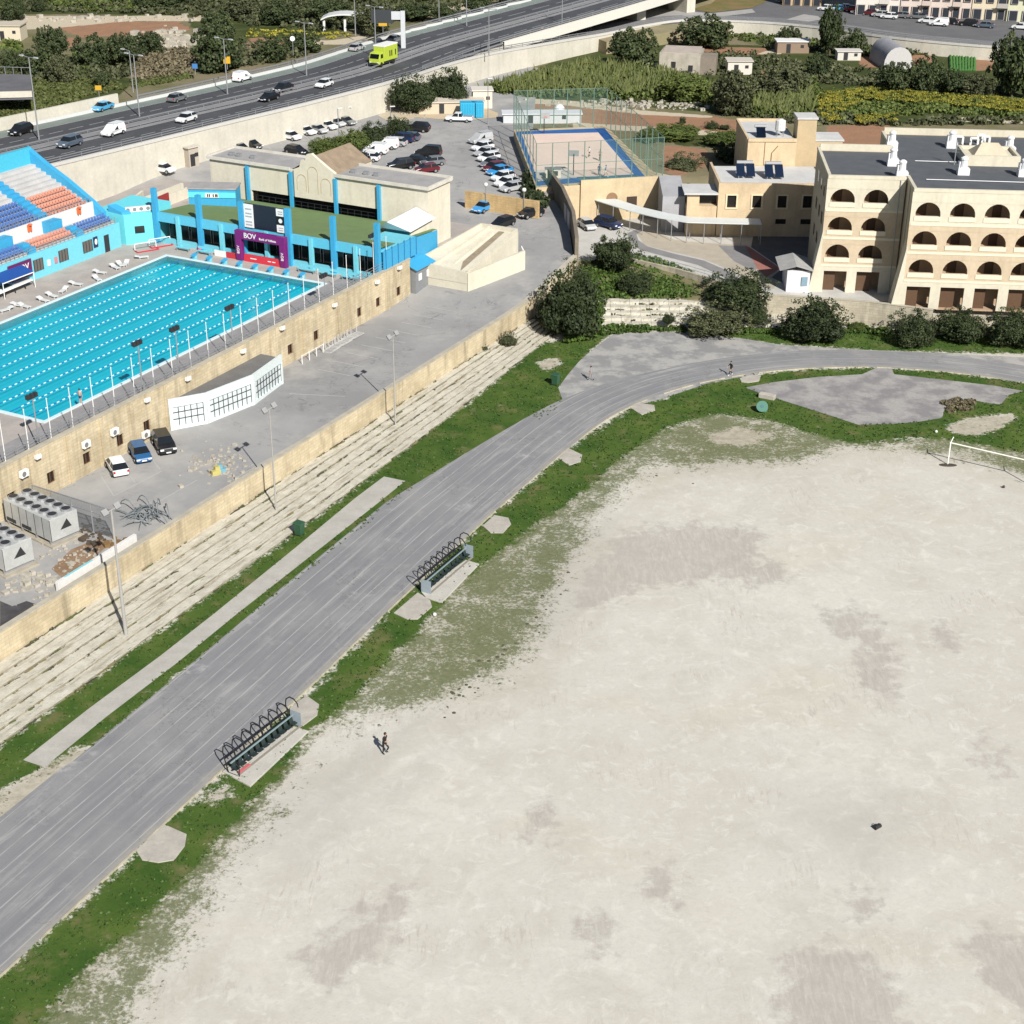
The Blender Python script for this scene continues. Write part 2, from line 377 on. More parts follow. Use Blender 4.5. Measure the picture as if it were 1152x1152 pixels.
# ---- running track: a ribbon measured along the inner kerb
KIN = [(10, 60.0), (30, 61.2), (52, 62.1), (65, 62.7), (75, 63.1), (88, 63.8), (102, 64.7), (120, 65.6), (136, 65.9)]
KC, KR = Vector((42.4, 141.6, 0)), 38.35
def track_line():
    pts = []
    for s in np.arange(10, 143, 1.0):
        t = float(np.interp(s, [k[0] for k in KIN], [k[1] for k in KIN])); pts.append(Q(s, t))
    c0 = math.atan2(NX.y, NX.x)
    for a in np.arange(0, 150, 1.4):
        pts.append(KC + Vector((math.cos(c0 - R_(a)), math.sin(c0 - R_(a)), 0)) * KR)
    out = []
    for i in range(len(pts)):                          # light smoothing
        lo, hi = max(0, i - 3), min(len(pts), i + 4); out.append(sum((pts[k] for k in range(lo, hi)), Vector()) / (hi - lo))
    return out
TL = track_line()
def normals(pts):
    r = []
    for i in range(len(pts)):
        d = (pts[min(i + 1, len(pts) - 1)] - pts[max(i - 1, 0)]); d.normalize(); r.append(Vector((-d.y, d.x, 0)))
    return r
TN = normals(TL)
def t_width(p):
    s = p.dot(AX); t = p.dot(NX)
    if t > 60 and s < 120: return 10.7 if s > 70 else 10.9
    k = min(1, max(0, (s - 120) / 45)) if t > 50 else 1
    return 10.7 * (1 - k) + 5.9 * k
def m_track():
    m, nt, b = nodes('worn_track'); v = pos(nt)
    uv = N_(nt, 'ShaderNodeUVMap', uv_map='UVMap').outputs[0]
    sep = N_(nt, 'ShaderNodeSeparateXYZ'); L_(nt, uv, sep.inputs[0]); u, w_ = sep.outputs[0], sep.outputs[1]
    mp = N_(nt, 'ShaderNodeMapping'); L_(nt, uv, mp.inputs[0]); mp.inputs['Scale'].default_value = (.05, 1.5, 1)
    band = noise(nt, 1.0, 4, .6, mp.outputs[0])
    c = mixc(nt, ramp(nt, band, .35, .65), (.19, .192, .20), (.222, .223, .228))
    c = mixc(nt, math_(nt, 'MULTIPLY', ramp(nt, noise(nt, .13, 5, .6, v), .48, .68), .5), c, (.29, .283, .275))
    c = mixc(nt, math_(nt, 'MULTIPLY', ramp(nt, noise(nt, 6, 3, .7, v), .55, .75), .35), c, (.13, .13, .135))
    # lane lines every 1.22 m, worn away in places
    fr = math_(nt, 'FRACT', math_(nt, 'DIVIDE', math_(nt, 'ADD', w_, .05), 1.24))
    dist = math_(nt, 'ABSOLUTE', math_(nt, 'SUBTRACT', fr, .5))
    wob = math_(nt, 'MULTIPLY', math_(nt, 'SUBTRACT', noise(nt, .7, 4, .6, uv), .5), .05)
    line = ramp(nt, math_(nt, 'ADD', dist, wob), .028, .044, 1, 0)
    mp2 = N_(nt, 'ShaderNodeMapping'); L_(nt, uv, mp2.inputs[0]); mp2.inputs['Scale'].default_value = (.09, .8, 1)
    wear = ramp(nt, noise(nt, 1.4, 5, .7, mp2.outputs[0]), .36, .56)
    c = mixc(nt, math_(nt, 'MULTIPLY', math_(nt, 'MULTIPLY', line, wear), .55), c, (.46, .45, .435))
    # pale scuffed bands
    mp3 = N_(nt, 'ShaderNodeMapping'); L_(nt, uv, mp3.inputs[0]); mp3.inputs['Scale'].default_value = (.035, .55, 1)
    sc = ramp(nt, noise(nt, 2.2, 6, .7, mp3.outputs[0], .4), .54, .66)
    c = mixc(nt, math_(nt, 'MULTIPLY', sc, .55), c, (.36, .355, .345))
    pt = math_(nt, 'MULTIPLY', ramp(nt, noise(nt, .16, 3, .5, v), .64, .70), ramp(nt, noise(nt, 1.2, 5, .7, v), .45, .55))
    c = mixc(nt, math_(nt, 'MULTIPLY', pt, .6), c, (.40, .392, .382))
    # earth creeping in along the kerb, fine cracks
    er = ramp(nt, math_(nt, 'ADD', w_, math_(nt, 'MULTIPLY', math_(nt, 'SUBTRACT', noise(nt, .5, 5, .7, v), .5), 1.6)), .1, .8, 1, 0)
    c = mixc(nt, math_(nt, 'MULTIPLY', er, .55), c, (.34, .315, .27))
    c = mixc(nt, cracks(nt, v, .30), c, (.10, .10, .10))
    c = mixc(nt, math_(nt, 'MULTIPLY', ramp(nt, noise(nt, .45, 6, .72, v), .56, .70), .45), c, (.33, .325, .315))
    L_(nt, c, b.inputs['Base Color']); b.inputs['Roughness'].default_value = .9; b.inputs['Specular IOR Level'].default_value = .2
    bump(nt, b, noise(nt, 9, 4, .7, v), .3, .04); return m
def ribbon(name, pts, nrm, w0, w1, z, mat, cross=6, uv=True):
    """strip between two offsets (numbers or functions of the point) from a line; UV in metres"""
    vs = []; uvs = []; u = 0; f = (lambda w, p: w(p) if callable(w) else w)
    for i, p in enumerate(pts):
        if i: u += (p - pts[i - 1]).length
        a, b_ = f(w0, p), f(w1, p)
        for k in range(cross + 1):
            o = a + (b_ - a) * k / cross; q = p + nrm[i] * o; vs.append((q.x, q.y, z)); uvs.append((u, o))
    fs = []; n = cross + 1
    for i in range(len(pts) - 1):
        for k in range(cross): fs.append((i * n + k, (i + 1) * n + k, (i + 1) * n + k + 1, i * n + k + 1))
    me = bpy.data.meshes.new(name); me.from_pydata(vs, [], [f_[::-1] for f_ in fs]); me.materials.append(mat)
    l = me.uv_layers.new(name='UVMap')
    for lp in me.loops: l.data[lp.index].uv = uvs[lp.vertex_index]
    o = bpy.data.objects.new(name, me); COL.objects.link(o); return o
struct(ribbon('running_track', TL, TN, 0.0, t_width, .022, m_track(), 8))
# cream inner kerb, broken in places
mk = M('kerb_stone', (.5, .46, .33), (.34, .31, .24), 1.5, .85)
kb = MB()
for i in range(0, len(TL) - 1):
    if rng.random() < .22: continue
    a = TL[i] - TN[i] * .06; b_ = TL[i + 1] - TN[i + 1] * .06
    kb.bar(a, a + (b_ - a) * .97, .13, .07 + .03 * rng.random())
struct(kb.build('kerb', mk))
m_asph = M('old_asphalt', (.25, .247, .245), (.20, .198, .2), .25, .9, bmp=.25)
lay = MB(); APRON = [(628,436),(640,420),(652,406),(668,392),(690,376),(730,373),(770,375),(830,380),(880,388),(980,394),(1060,397),(1152,402),(1200,408),(1200,420),(1100,412),(1000,408),(900,412),(800,430),(740,450),(680,465),(640,470)]; lay.poly([P(*p, .012) for p in APRON])
struct(lay.build('asphalt_apron', M('pale_asphalt', (.37, .36, .34), (.235, .234, .234), .3, .9, bmp=.25, contrast=(.44, .56))))
# lens shaped paved area inside the bend
pv = MB(); LENS = [(838,436),(870,430),(920,424),(970,421),(985,414),(1003,414),(1006,421),(1060,427),(1120,434),(1152,440),(1135,444),(1126,455),(1108,453),(1092,449),(1078,450),(1062,462),(1060,470),(1030,475),(1000,477),(966,478),(930,466),(895,455),(860,444)]; pv.poly([P(*p, .02) for p in LENS])
struct(pv.build('paved_area', M('mottled_paving', (.34, .325, .31), (.215, .206, .21), .35, .9, bmp=.2, contrast=(.42, .58))))
# concrete path on the outer verge
pth = MB(); PT = [(26,855),(100,797),(180,738),(240,691),(330,618),(400,560),(432,536),(456,541),(420,570),(350,625),(266,691),(200,745),(120,806),(50,863)]
pth.poly([P(*p, .035) for p in PT])
struct(pth.build('concrete_path', M('path_concrete', (.44, .425, .385), (.36, .345, .31), .5, .9, bmp=.2)))
# concrete pads along the inner kerb
mpad = M('pad_concrete', (.46, .43, .375), (.35, .32, .285), .8, .9, bmp=.3)
PADS = [([(153,957),(185,928),(210,939),(208,952),(196,968),(178,971),(160,968)], 'grey concrete pad set in turf left of the nearer shelter'),
        ([(326,797),(345,783),(359,793),(357,805),(341,817),(327,812)], 'concrete pad touching the upper end of the nearer shelter'),
        ([(443,690),(470,667),(484,676),(486,683),(470,697),(458,697)], 'pale concrete pad at the lower end of the farther shelter'),
        ([(543,592),(556,580),(572,583),(575,590),(566,600),(552,600)], 'rounded concrete pad beside the kerb beyond the shelters'),
        ([(627,515),(640,505),(655,512),(653,520),(640,524)], 'small concrete pad where the straight meets the bend'),
        ([(709,459),(718,454),(736,456),(737,462),(722,467)], 'concrete pad inside the bend below the wheelie bin'),
        ([(832,426),(845,422),(856,423),(854,429),(842,431),(834,430)], 'broken pale slab beside the kerb near the walker in black')]
for pl, lb in PADS:
    b = MB(); pp = [P(*p, 0) for p in pl]; b.prism([(p.x, p.y) for p in pp], -.05, .07)
    tag(b.build('concrete_pad', mpad, bevel=.02), lb, 'concrete slab', 'concrete pads along the inner kerb')

# ================================================================== STONE TERRACES, RETAINING WALL
m_ter = M('terrace_stone', (.50, .46, .36), (.36, .32, .24), 1.1, .9, bmp=.5, contrast=(.4, .6))
def m_terrace():
    m, nt, b = nodes('weedy_terrace'); v = pos(nt)
    rot = N_(nt, 'ShaderNodeMapping'); L_(nt, v, rot.inputs[0]); rot.inputs['Rotation'].default_value = (0, 0, -TH)
    mp = N_(nt, 'ShaderNodeMapping'); L_(nt, rot.outputs[0], mp.inputs[0]); mp.inputs['Scale'].default_value = (.25, 2.2, 1)
    c = mixc(nt, ramp(nt, noise(nt, .8, 5, .65, v), .35, .65), (.55, .525, .45), (.43, .405, .335))
    c = mixc(nt, math_(nt, 'MULTIPLY', ramp(nt, noise(nt, 1.0, 5, .7, mp.outputs[0]), .53, .66), .75), c, (.27, .235, .17))
    c = mixc(nt, math_(nt, 'MULTIPLY', ramp(nt, noise(nt, 1.7, 5, .75, mp.outputs[0]), .60, .66), .85), c, (.10, .10, .055))
    c = mixc(nt, math_(nt, 'MULTIPLY', ramp(nt, noise(nt, 5, 3, .7, v), .6, .75), .4), c, (.22, .2, .16))
    L_(nt, c, b.inputs['Base Color']); b.inputs['Roughness'].default_value = .95; b.inputs['Specular IOR Level'].default_value = .1
    bump(nt, b, noise(nt, 4, 5, .7, v), .6, .12); return m
MTER = m_terrace()
def noise_clump(a, b_): return .5 + .3 * math.sin(a * .43 + b_ * 1.7) + .25 * math.sin(a * 1.31 - b_ * 2.3 + 1) + .15 * math.sin(a * .11)
tr = MB(); NST = 6; T0, T1 = 80.3, 86.9
def t_foot(s): return float(np.interp(s, [40, 70, 86, 110, 140, 170, 185], [80.0, 80.0, 80.2, 80.6, 81.6, 83.2, 84.4]))
ss = list(np.arange(36, 178, 4.2))
for k in range(NST):                                   # each tread as rough blocks of slightly different height
    for i in range(len(ss) - 1):
        f0 = t_foot(ss[i]); ta = f0 + (T1 - f0) * k / NST; tb = f0 + (T1 - f0) * (k + 1) / NST
        ta += rng.normal(0, .02); z1 = .2 * (k + 1) + rng.normal(0, .008); g_ = .012
        a, b_, c, d = Q(ss[i] + g_, ta), Q(ss[i + 1], ta), Q(ss[i + 1], tb + .12), Q(ss[i] + g_, tb + .12)
        tr.mat(0); tr.prism([(p.x, p.y) for p in (a, b_, c, d)], -.1, z1)
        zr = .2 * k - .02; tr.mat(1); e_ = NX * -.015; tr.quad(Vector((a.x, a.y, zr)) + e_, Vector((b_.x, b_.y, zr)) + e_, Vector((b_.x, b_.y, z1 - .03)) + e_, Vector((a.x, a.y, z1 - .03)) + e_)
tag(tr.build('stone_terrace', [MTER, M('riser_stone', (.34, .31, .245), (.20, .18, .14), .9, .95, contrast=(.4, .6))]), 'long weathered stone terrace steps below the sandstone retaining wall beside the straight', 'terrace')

# weeds and dark litter in the step joints
wd = MB()
for i in range(2600):
    s_ = rng.uniform(38, 176); f0 = t_foot(s_); k = rng.integers(0, NST + 1); t_ = f0 + (T1 - f0) * k / NST + rng.normal(0, .07); z_ = .2 * k
    if noise_clump(s_, t_) < .45: continue
    wd.mat(int(rng.integers(0, 3))); c_ = Q(s_, t_, max(0, z_ - .05)); L = rng.uniform(.15, .8) if rng.random() < .6 else rng.uniform(.8, 2.6); h = rng.uniform(.05, .2)
    for j in range(3):
        a = c_ + AX * (L * (j / 3 - .5)); d_ = (AX + NX * rng.normal(0, .12)).normalized() * L / 3; u = Vector((rng.normal(0, .05), rng.normal(0, .05), h * rng.uniform(.5, 1.2)))
        wd.quad(a - NX * .1, a + d_ - NX * .1, a + d_ + u, a + u); wd.quad(a + NX * .12, a + d_ + NX * .1, a + d_ + u, a + u)
tag(wd.build('weeds', [flat('weed_olive', (.07, .085, .025), .9), flat('weed_dry', (.15, .125, .06), .9), flat('weed_dark', (.045, .042, .028), .9)]), 'dark weeds growing in the joints of the stone terrace', 'weeds', kind='stuff')
m_lime = M('yellow_limestone', (.58, .495, .345), (.46, .385, .26), .22, .9, streak=.7, bmp=.3, contrast=(.42, .58), brick=TH)
m_limetop = M('limestone_coping', (.46, .42, .33), (.36, .33, .27), .8, .9, bmp=.3)
rw = MB(); cp = MB()
segs = list(np.arange(34, 185, 6.0)) + [187]
for a, b_ in zip(segs, segs[1:]):
    za = max(3.75, zc(a) + .2); zb = max(3.75, zc(b_) + .2)
    p = [Q(a, 87.0), Q(b_, 87.0), Q(b_, 87.45), Q(a, 87.45)]
    rw.prism([(q.x, q.y) for q in p], .2, [za, zb, zb, za])
    cp.prism([(q.x, q.y) for q in (Q(a, 86.93), Q(b_, 86.93), Q(b_, 87.52), Q(a, 87.52))], za - .001 if za == zb else min(za, zb) - .05, [za + .12, zb + .12, zb + .12, za + .12])
r = empty('retaining_wall', Q(110, 87.2, .2), 0, 'long sandstone retaining wall between the stone terrace and the lower car park', 'wall')
under(r, rw.build('wall_face', m_lime)); under(r, cp.build('coping', m_limetop))

# ================================================================== UPPER PLATEAU (car park, ramp road, rear car park)
def m_carpark():
    m, nt, b = nodes('car_park_asphalt'); v = pos(nt)
    c = mixc(nt, ramp(nt, noise(nt, .06, 5, .6, v), .38, .62), (.31, .305, .298), (.235, .234, .234))
    c = mixc(nt, math_(nt, 'MULTIPLY', ramp(nt, noise(nt, .2, 6, .65, v), .52, .72), .6), c, (.36, .35, .335))
    c = mixc(nt, math_(nt, 'MULTIPLY', ramp(nt, noise(nt, .28, 5, .7, v, .6), .60, .70), .5), c, (.13, .125, .125))
    c = mixc(nt, math_(nt, 'MULTIPLY', ramp(nt, noise(nt, 5, 3, .7, v), .58, .75), .3), c, (.15, .15, .15))
    c = mixc(nt, cracks(nt, v, .18), c, (.09, .09, .09))
    c = mixc(nt, math_(nt, 'MULTIPLY', ramp(nt, noise(nt, .09, 5, .65, v), .5, .66), .7), c, (.40, .385, .36))
    L_(nt, c, b.inputs['Base Color']); b.inputs['Roughness'].default_value = .9; b.inputs['Specular IOR Level'].default_value = .2
    bump(nt, b, noise(nt, 8, 4, .7, v), .3, .04); return m
MCP = m_carpark()
cpk = MB()
sv = [20, 60, 100, 140, 160] + list(np.arange(163, 199, 3.0)) + [205, 240, 300]
def tpl(s): return 87.3 if s < 186 else float(np.interp(s, [186, 200, 212, 240, 262, 300], [87.3, 95.0, 103, 121, 138, 150]))
for a, b_ in zip(sv, sv[1:]):
    l0, l1 = tpl(a), tpl(b_); h0, h1 = 200, 200
    cpk.add([Q(a, l0, zc(a)), Q(b_, l1, zc(b_)), Q(b_, h1, zc(b_)), Q(a, h0, zc(a))], ((0, 1, 2, 3),))
    cpk.add([Q(a, l0, -.2), Q(b_, l1, -.2), Q(b_, l1, zc(b_)), Q(a, l0, zc(a))], ((0, 1, 2, 3),))
struct(cpk.build('car_park', MCP))
m_white = flat('road_paint', (.40, .395, .38), .8)
mk2 = MB()
def stripe(p0, p1, w, fz=PC):
    a, b_ = fz(*p0), fz(*p1); d = (b_ - a); d.z = 0; d.normalize(); u = Vector((-d.y, d.x, 0)) * (w / 2); k = Vector((0, 0, .012))
    mk2.quad(a - u + k, b_ - u + k, b_ + u + k, a + u + k)
for p0, p1 in [((114,536),(128,558)), ((139,526),(152,543)), ((167,512),(180,528)), ((128,558),(182,530)), ((165,572),(222,540)), ((325,443),(388,446)), ((262,540),(330,500))]: stripe(p0, p1, .12)
for k in range(9):                                     # bays along the pool building
    s = 141 + 3.1 * k; a = Q(s, 98.6, zc(s) + .012); b_ = Q(s, 94.2, zc(s) + .012); u = AX * .06
    mk2.quad(a - u, b_ - u, b_ + u, a + u)
for p0, p1 in [((305,168),(292,158)), ((322,166),(308,155)), ((290,172),(276,162)), ((352,160),(340,151)), ((462,206),(500,190)), ((500,222),(548,214)), ((553,240),(604,246)), ((470,238),(540,228))]: stripe(p0, p1, .14)
struct(mk2.build('painted_lines', m_white))
# ================================================================== POOL COMPLEX
DZ = 6.9
BLUE = flat('stadium_blue', (.045, .32, .55), .5); LBLUE = flat('light_blue_paint', (.16, .52, .62), .55)
m_deck = M('deck_concrete', (.42, .38, .34), (.33, .30, .28), .4, .85, bmp=.1)
m_deckg = M('deck_grey', (.30, .285, .285), (.24, .23, .23), .6, .85)
PS0, PS1, PT0, PT1 = 107.3, 157.5, 108.85, 133.6
dk = MB()
def rect(mb, s0, s1, t0, t1, z0, z1): mb.prism([(q.x, q.y) for q in (Q(s0, t0), Q(s1, t0), Q(s1, t1), Q(s0, t1))], z0, z1)
rect(dk, 60, PS0, 103.03, 160, 0, DZ); rect(dk, PS1, 190, 103.03, 160, 0, DZ)
rect(dk, PS0, PS1, PT1, 160, 0, DZ); rect(dk, PS0, PS1, 103.03, PT0, 0, DZ)
struct(dk.build('pool_deck', m_deck))
wb = MB(); rect(wb, 95, 166, 103.3, 108.2, DZ + .002, DZ + .012); struct(wb.build('deck_walkway', m_deckg))
m, nt, b = nodes('pool_tiles'); v = pos(nt)
rotm = N_(nt, 'ShaderNodeMapping'); L_(nt, v, rotm.inputs[0]); rotm.inputs['Rotation'].default_value = (0, 0, -TH)
sp = N_(nt, 'ShaderNodeSeparateXYZ'); L_(nt, rotm.outputs[0], sp.inputs[0])
fr = math_(nt, 'FRACT', math_(nt, 'DIVIDE', math_(nt, 'SUBTRACT', sp.outputs[1], PT0 - 1.24 - 2.475), 2.475))
ln = ramp(nt, math_(nt, 'ABSOLUTE', math_(nt, 'SUBTRACT', fr, .5)), .05, .06, 1, 0)
cc = mixc(nt, ramp(nt, noise(nt, .15, 4, .6, v), .35, .65), (.014, .47, .57), (.010, .42, .53))
L_(nt, mixc(nt, math_(nt, 'MULTIPLY', ln, .16), cc, (.01, .12, .25)), b.inputs['Base Color']); b.inputs['Roughness'].default_value = .5
MTILE = m
bs = MB(); zb = 6.0
A4 = [Q(PS0, PT0), Q(PS1, PT0), Q(PS1, PT1), Q(PS0, PT1)]
bs.quad(*[Vector((q.x, q.y, zb)) for q in A4])
for i in range(4):
    a, c = A4[i], A4[(i + 1) % 4]; bs.quad(Vector((a.x, a.y, zb)), Vector((a.x, a.y, DZ)), Vector((c.x, c.y, DZ)), Vector((c.x, c.y, zb)))
# pool basin is lined just inside the deck cut-out
struct(bs.build('pool_basin', MTILE))
m, nt, b = nodes('pool_water'); nt.nodes.remove(b); out = nt.nodes['Material Output']
tb = N_(nt, 'ShaderNodeBsdfTransparent'); tb.inputs[0].default_value = (.75, .97, .985, 1); gb = N_(nt, 'ShaderNodeBsdfGlossy'); gb.inputs['Roughness'].default_value = .06
lw_ = N_(nt, 'ShaderNodeLayerWeight'); lw_.inputs[0].default_value = .5; mx = N_(nt, 'ShaderNodeMixShader')
bp = N_(nt, 'ShaderNodeBump'); bp.inputs['Strength'].default_value = .35; bp.inputs['Distance'].default_value = .12; L_(nt, noise(nt, 1.3, 4, .6, pos(nt)), bp.inputs['Height'])
L_(nt, bp.outputs[0], gb.inputs['Normal']); L_(nt, bp.outputs[0], lw_.inputs['Normal'])
L_(nt, math_(nt, 'ADD', math_(nt, 'MULTIPLY', math_(nt, 'POWER', lw_.outputs['Facing'], 4.0), .5), .02), mx.inputs[0]); L_(nt, tb.outputs[0], mx.inputs[1]); L_(nt, gb.outputs[0], mx.inputs[2]); L_(nt, mx.outputs[0], out.inputs[0])
wt = MB(); wt.quad(*[Vector((q.x, q.y, DZ - .16)) for q in A4]); struct(wt.build('pool_water', m))
cpn = MB(); wcop = flat('pool_coping', (.60, .72, .75), .5)
for s0, s1, t0, t1 in ((PS0 - .45, PS1 + .45, PT1, PT1 + .45), (PS0 - .45, PS1 + .45, PT0 - .45, PT0), (PS1, PS1 + .5, PT0, PT1), (PS0 - .5, PS0, PT0, PT1)): rect(cpn, s0, s1, t0, t1, DZ + .004, DZ + .08)
struct(cpn.build('pool_coping', wcop))
# lane ropes of floats
fw = flat('float_white', (.75, .78, .78), .4); fb = flat('float_blue', (.02, .10, .35), .4)
for k in range(9):
    t = PT0 + 2.475 * (k + 1); mb = MB(); n = 116
    for i in range(n):
        s = PS0 + .3 + (PS1 - PS0 - .6) * i / n; mb.mat(0 if i % 2 == 0 and 3 < i < n - 5 else 1)
        p = Q(s, t, DZ - .12); mb.tube(p, p + AX * ((PS1 - PS0 - .6) / n * .8), .048, None, 5)
    tag(mb.build('lane_rope', [fw, fb]), f'{ORD[8-k]} blue and white lane rope in the pool counting from the grandstand side', 'lane rope', 'lane ropes across the pool')
# starting blocks
for k in range(8):
    t = 129.6 - 2.45 * k; r = empty('starting_block', Q(158.35, t, DZ), TH, f'{ORD[k]} blue starting block at the far pool end counting from the grandstand', 'starting block', 'starting blocks at the far pool end')
    q = MB(); q.box((0, 0, 0), (.45, .5, .45)); q.build('pedestal', LBLUE, r)
    q = MB(); q.add([(-.45, -.32, .45), (.4, -.32, .62), (.4, .32, .62), (-.45, .32, .45), (-.45, -.32, .54), (.4, -.32, .71), (.4, .32, .71), (-.45, .32, .54)], ((3, 2, 1, 0), (4, 5, 6, 7), (0, 1, 5, 4), (1, 2, 6, 5), (2, 3, 7, 6), (3, 0, 4, 7))); q.build('platform', BLUE, r)
    q = MB(); q.tube((-.55, -.2, .1), (-.55, -.2, .5), .025); q.tube((-.55, .2, .1), (-.55, .2, .5), .025); q.tube((-.55, -.2, .5), (-.55, .2, .5), .025); q.build('backstroke_grip', BLUE, r)

# ---- pool building wall facing the lower car park
def wall_run(mb, s0, s1, t, thick, z0, zt): mb.prism([(q.x, q.y) for q in (Q(s0, t), Q(s1, t), Q(s1, t + thick), Q(s0, t + thick))], z0, zt)
pb = empty('pool_building', Q(130, 102.6, 2.9), 0, 'long yellow limestone building under the pool deck with small square windows', 'building')
WINS = [95.8, 101.1, 106.2, 111.2, 115.4, 141.3, 146.7, 156.3, 160.7, 165.7]
mwall = MB()
# wall with real openings: strips between windows plus bands above and below
ed = [60] + sum([[s - .55, s + .55] for s in WINS], []) + [168.6]
for i in range(0, len(ed) - 1):
    a, b_ = ed[i], ed[i + 1]
    if i % 2 == 0: wall_run(mwall, a, b_, 102.6, .42, 0, 8.1)
    else: wall_run(mwall, a, b_, 102.6, .42, 0, 3.95); wall_run(mwall, a, b_, 102.6, .42, 5.2, 8.1)
under(pb, mwall.build('wall', m_lime))
cb = MB(); wall_run(cb, 60, 168.7, 102.52, .62, 8.1, 8.22); under(pb, cb.build('coping', m_limetop))
dkg = flat('dark_glass', (.02, .018, .016), .15, spec=.5); brn = flat('brown_frame', (.10, .05, .03), .5)
for s in WINS:
    f = MB(); q0 = 102.85
    for z_ in (3.95, 5.12): f.bar(Q(s - .55, q0), Q(s + .55, q0), .1, .08, z_)
    for s_ in (s - .51, s, s + .51): f.bar(Q(s_ - .04, q0), Q(s_ + .04, q0), .1, 1.16, 4.03)
    fo = under(pb, f.build('window', brn))
    p = MB(); p.quad(Q(s - .5, 102.92, 4.0), Q(s + .5, 102.92, 4.0), Q(s + .5, 102.92, 5.15), Q(s - .5, 102.92, 5.15)); po = p.build('pane', dkg); po.parent = fo
pil = MB(); pil.box((0, 0, 0), (.5, .17, 5.15))
many(pb, 'buttress', pil, [(Q(s, 102.51, 2.9), TH) for s in (98.6, 103.8, 108.6, 113.2, 118.6, 137.5, 144, 151.5, 163)], m_lime)
# grey end shed with a blue lean-to roof
gm = flat('grey_metal_cladding', (.20, .21, .22), .5); sh = empty('service_shed', Q(171, 102.6, zc(171)), 0, 'small grey metal shed with a sloping blue roof at the end of the yellow wall', 'shed')
q = MB(); q.prism([(p.x, p.y) for p in (Q(168.8, 101.9), Q(173.2, 101.9), Q(173.2, 103.6), Q(168.8, 103.6))], 2.5, [6.6, 6.6, 7.3, 7.3]); under(sh, q.build('cladding', gm))
q = MB(); a = [Q(168.5, 101.5, 6.62), Q(173.4, 101.5, 6.62), Q(173.4, 103.8, 7.5), Q(168.5, 103.8, 7.5)]; q.add(a + [p + Vector((0, 0, .1)) for p in a], ((3, 2, 1, 0), (4, 5, 6, 7), (0, 1, 5, 4), (1, 2, 6, 5), (2, 3, 7, 6), (3, 0, 4, 7))); under(sh, q.build('roof', BLUE))
for s in (169.9, 172.0):
    q = MB(); q.box(Q(s, 101.86, 5.0), (.75, .06, .9), TH); under(sh, q.build('notice_panel', flat('white_paint', (.75, .75, .73), .5)))
WHT = MATS['white_paint']; GRY = flat('galvanised', (.42, .43, .44), .45, .6); DRK = flat('dark_metal', (.03, .03, .032), .5)
# split air conditioners on the wall
AC = MB(); AC.box((0, 0, 0), (.95, .36, .68)); acr = empty('air_conditioner', (0, 0, 0)); AC.build('casing', WHT, acr)
q = MB(); q.mat(0); ring = [(0.27 * math.cos(i * math.pi / 8) - .14, -.19, .34 + .27 * math.sin(i * math.pi / 8)) for i in range(16)]; q.poly(ring); q.build('fan_grille', flat('grille_grey', (.18, .18, .18), .6), acr)
for x in (-.35, .35): q = MB(); q.box((x, .05, -.06), (.05, .5, .06)); q.build('bracket', GRY, acr)
for i, (px, py) in enumerate([(27, 533), (97, 500), (129, 486), (164, 489)]):
    p = onT(px, py, 102.3); p.z -= .3
    place(acr, 0, p, TH + math.pi * 0, None, ['white air conditioner on the yellow wall above the chillers', 'white air conditioner above the window left of the parked white car', 'white air conditioner beside the window above the parked white car', 'white air conditioner below the window behind the parked blue car'][i], 'air conditioner', 'air conditioners on the pool building')
# floodlights / junction boxes on the wall
jb = MB(); jb.box((0, 0, 0), (.5, .3, .35)); jb.box((0, -.22, .05), (.62, .14, .42))
jm = jb.build('wall_lamp', WHT); jm['_used0'] = 1
JB = [(42, 516), (165, 452), (211, 428), (273, 397), (317, 371), (376, 345), (424, 319), (449, 303)]
for i, (px, py) in enumerate(JB):
    o = jm if i == 0 else jm.copy()
    if i: COL.objects.link(o)
    o.location = onT(px, py, 102.35); o.rotation_euler = (0, 0, TH); tag(o, f'{ORD[i]} small white wall lamp under the flagpoles counting from the chillers', 'wall lamp', 'lamps on the yellow wall')
del jm['_used0']
for o in bpy.data.objects:
    if '_used0' in o: del o['_used0']
# flagpoles and railing along the wall top
mpole = flat('pole_white', (.66, .66, .65), .4)
PL = [96.1 + 3.07 * k - (.0 if k else 0) for k in range(23)]
fp = MB(); fp.tube((0, 0, 0), (0, 0, 4.1), .055, .04, 8); fp.box((0, 0, -.02), (.3, .3, .06)); fp.tube((0, 0, 4.1), (0, 0, 4.2), .07, .07, 8); fm = fp.build('flagpole', mpole)
for i, s in enumerate(PL):
    o = fm if i == 0 else fm.copy()
    if i: COL.objects.link(o)
    o.location = Q(s, 103.05, 8.15); tag(o, f'{ORD[i]} slim white pole on the pool wall counting from the chillers', 'pole', 'white poles along the pool wall')
rl = empty('railing', Q(130, 103.0, 8.2), 0, 'grey metal railing along the top of the yellow pool wall', 'railing')
q = MB(); q.tube((0, 0, 0), (0, 0, .95), .03, None, 4); many(rl, 'post', q, [(Q(s, 103.0, 8.2), TH) for s in np.arange(90, 168, 1.53)], GRY); q = MB()
for z_ in (8.45, 8.8, 9.15): q.bar(Q(90, 103.0), Q(168, 103.0), .045, .045, z_)
under(rl, q.build('rail', GRY))
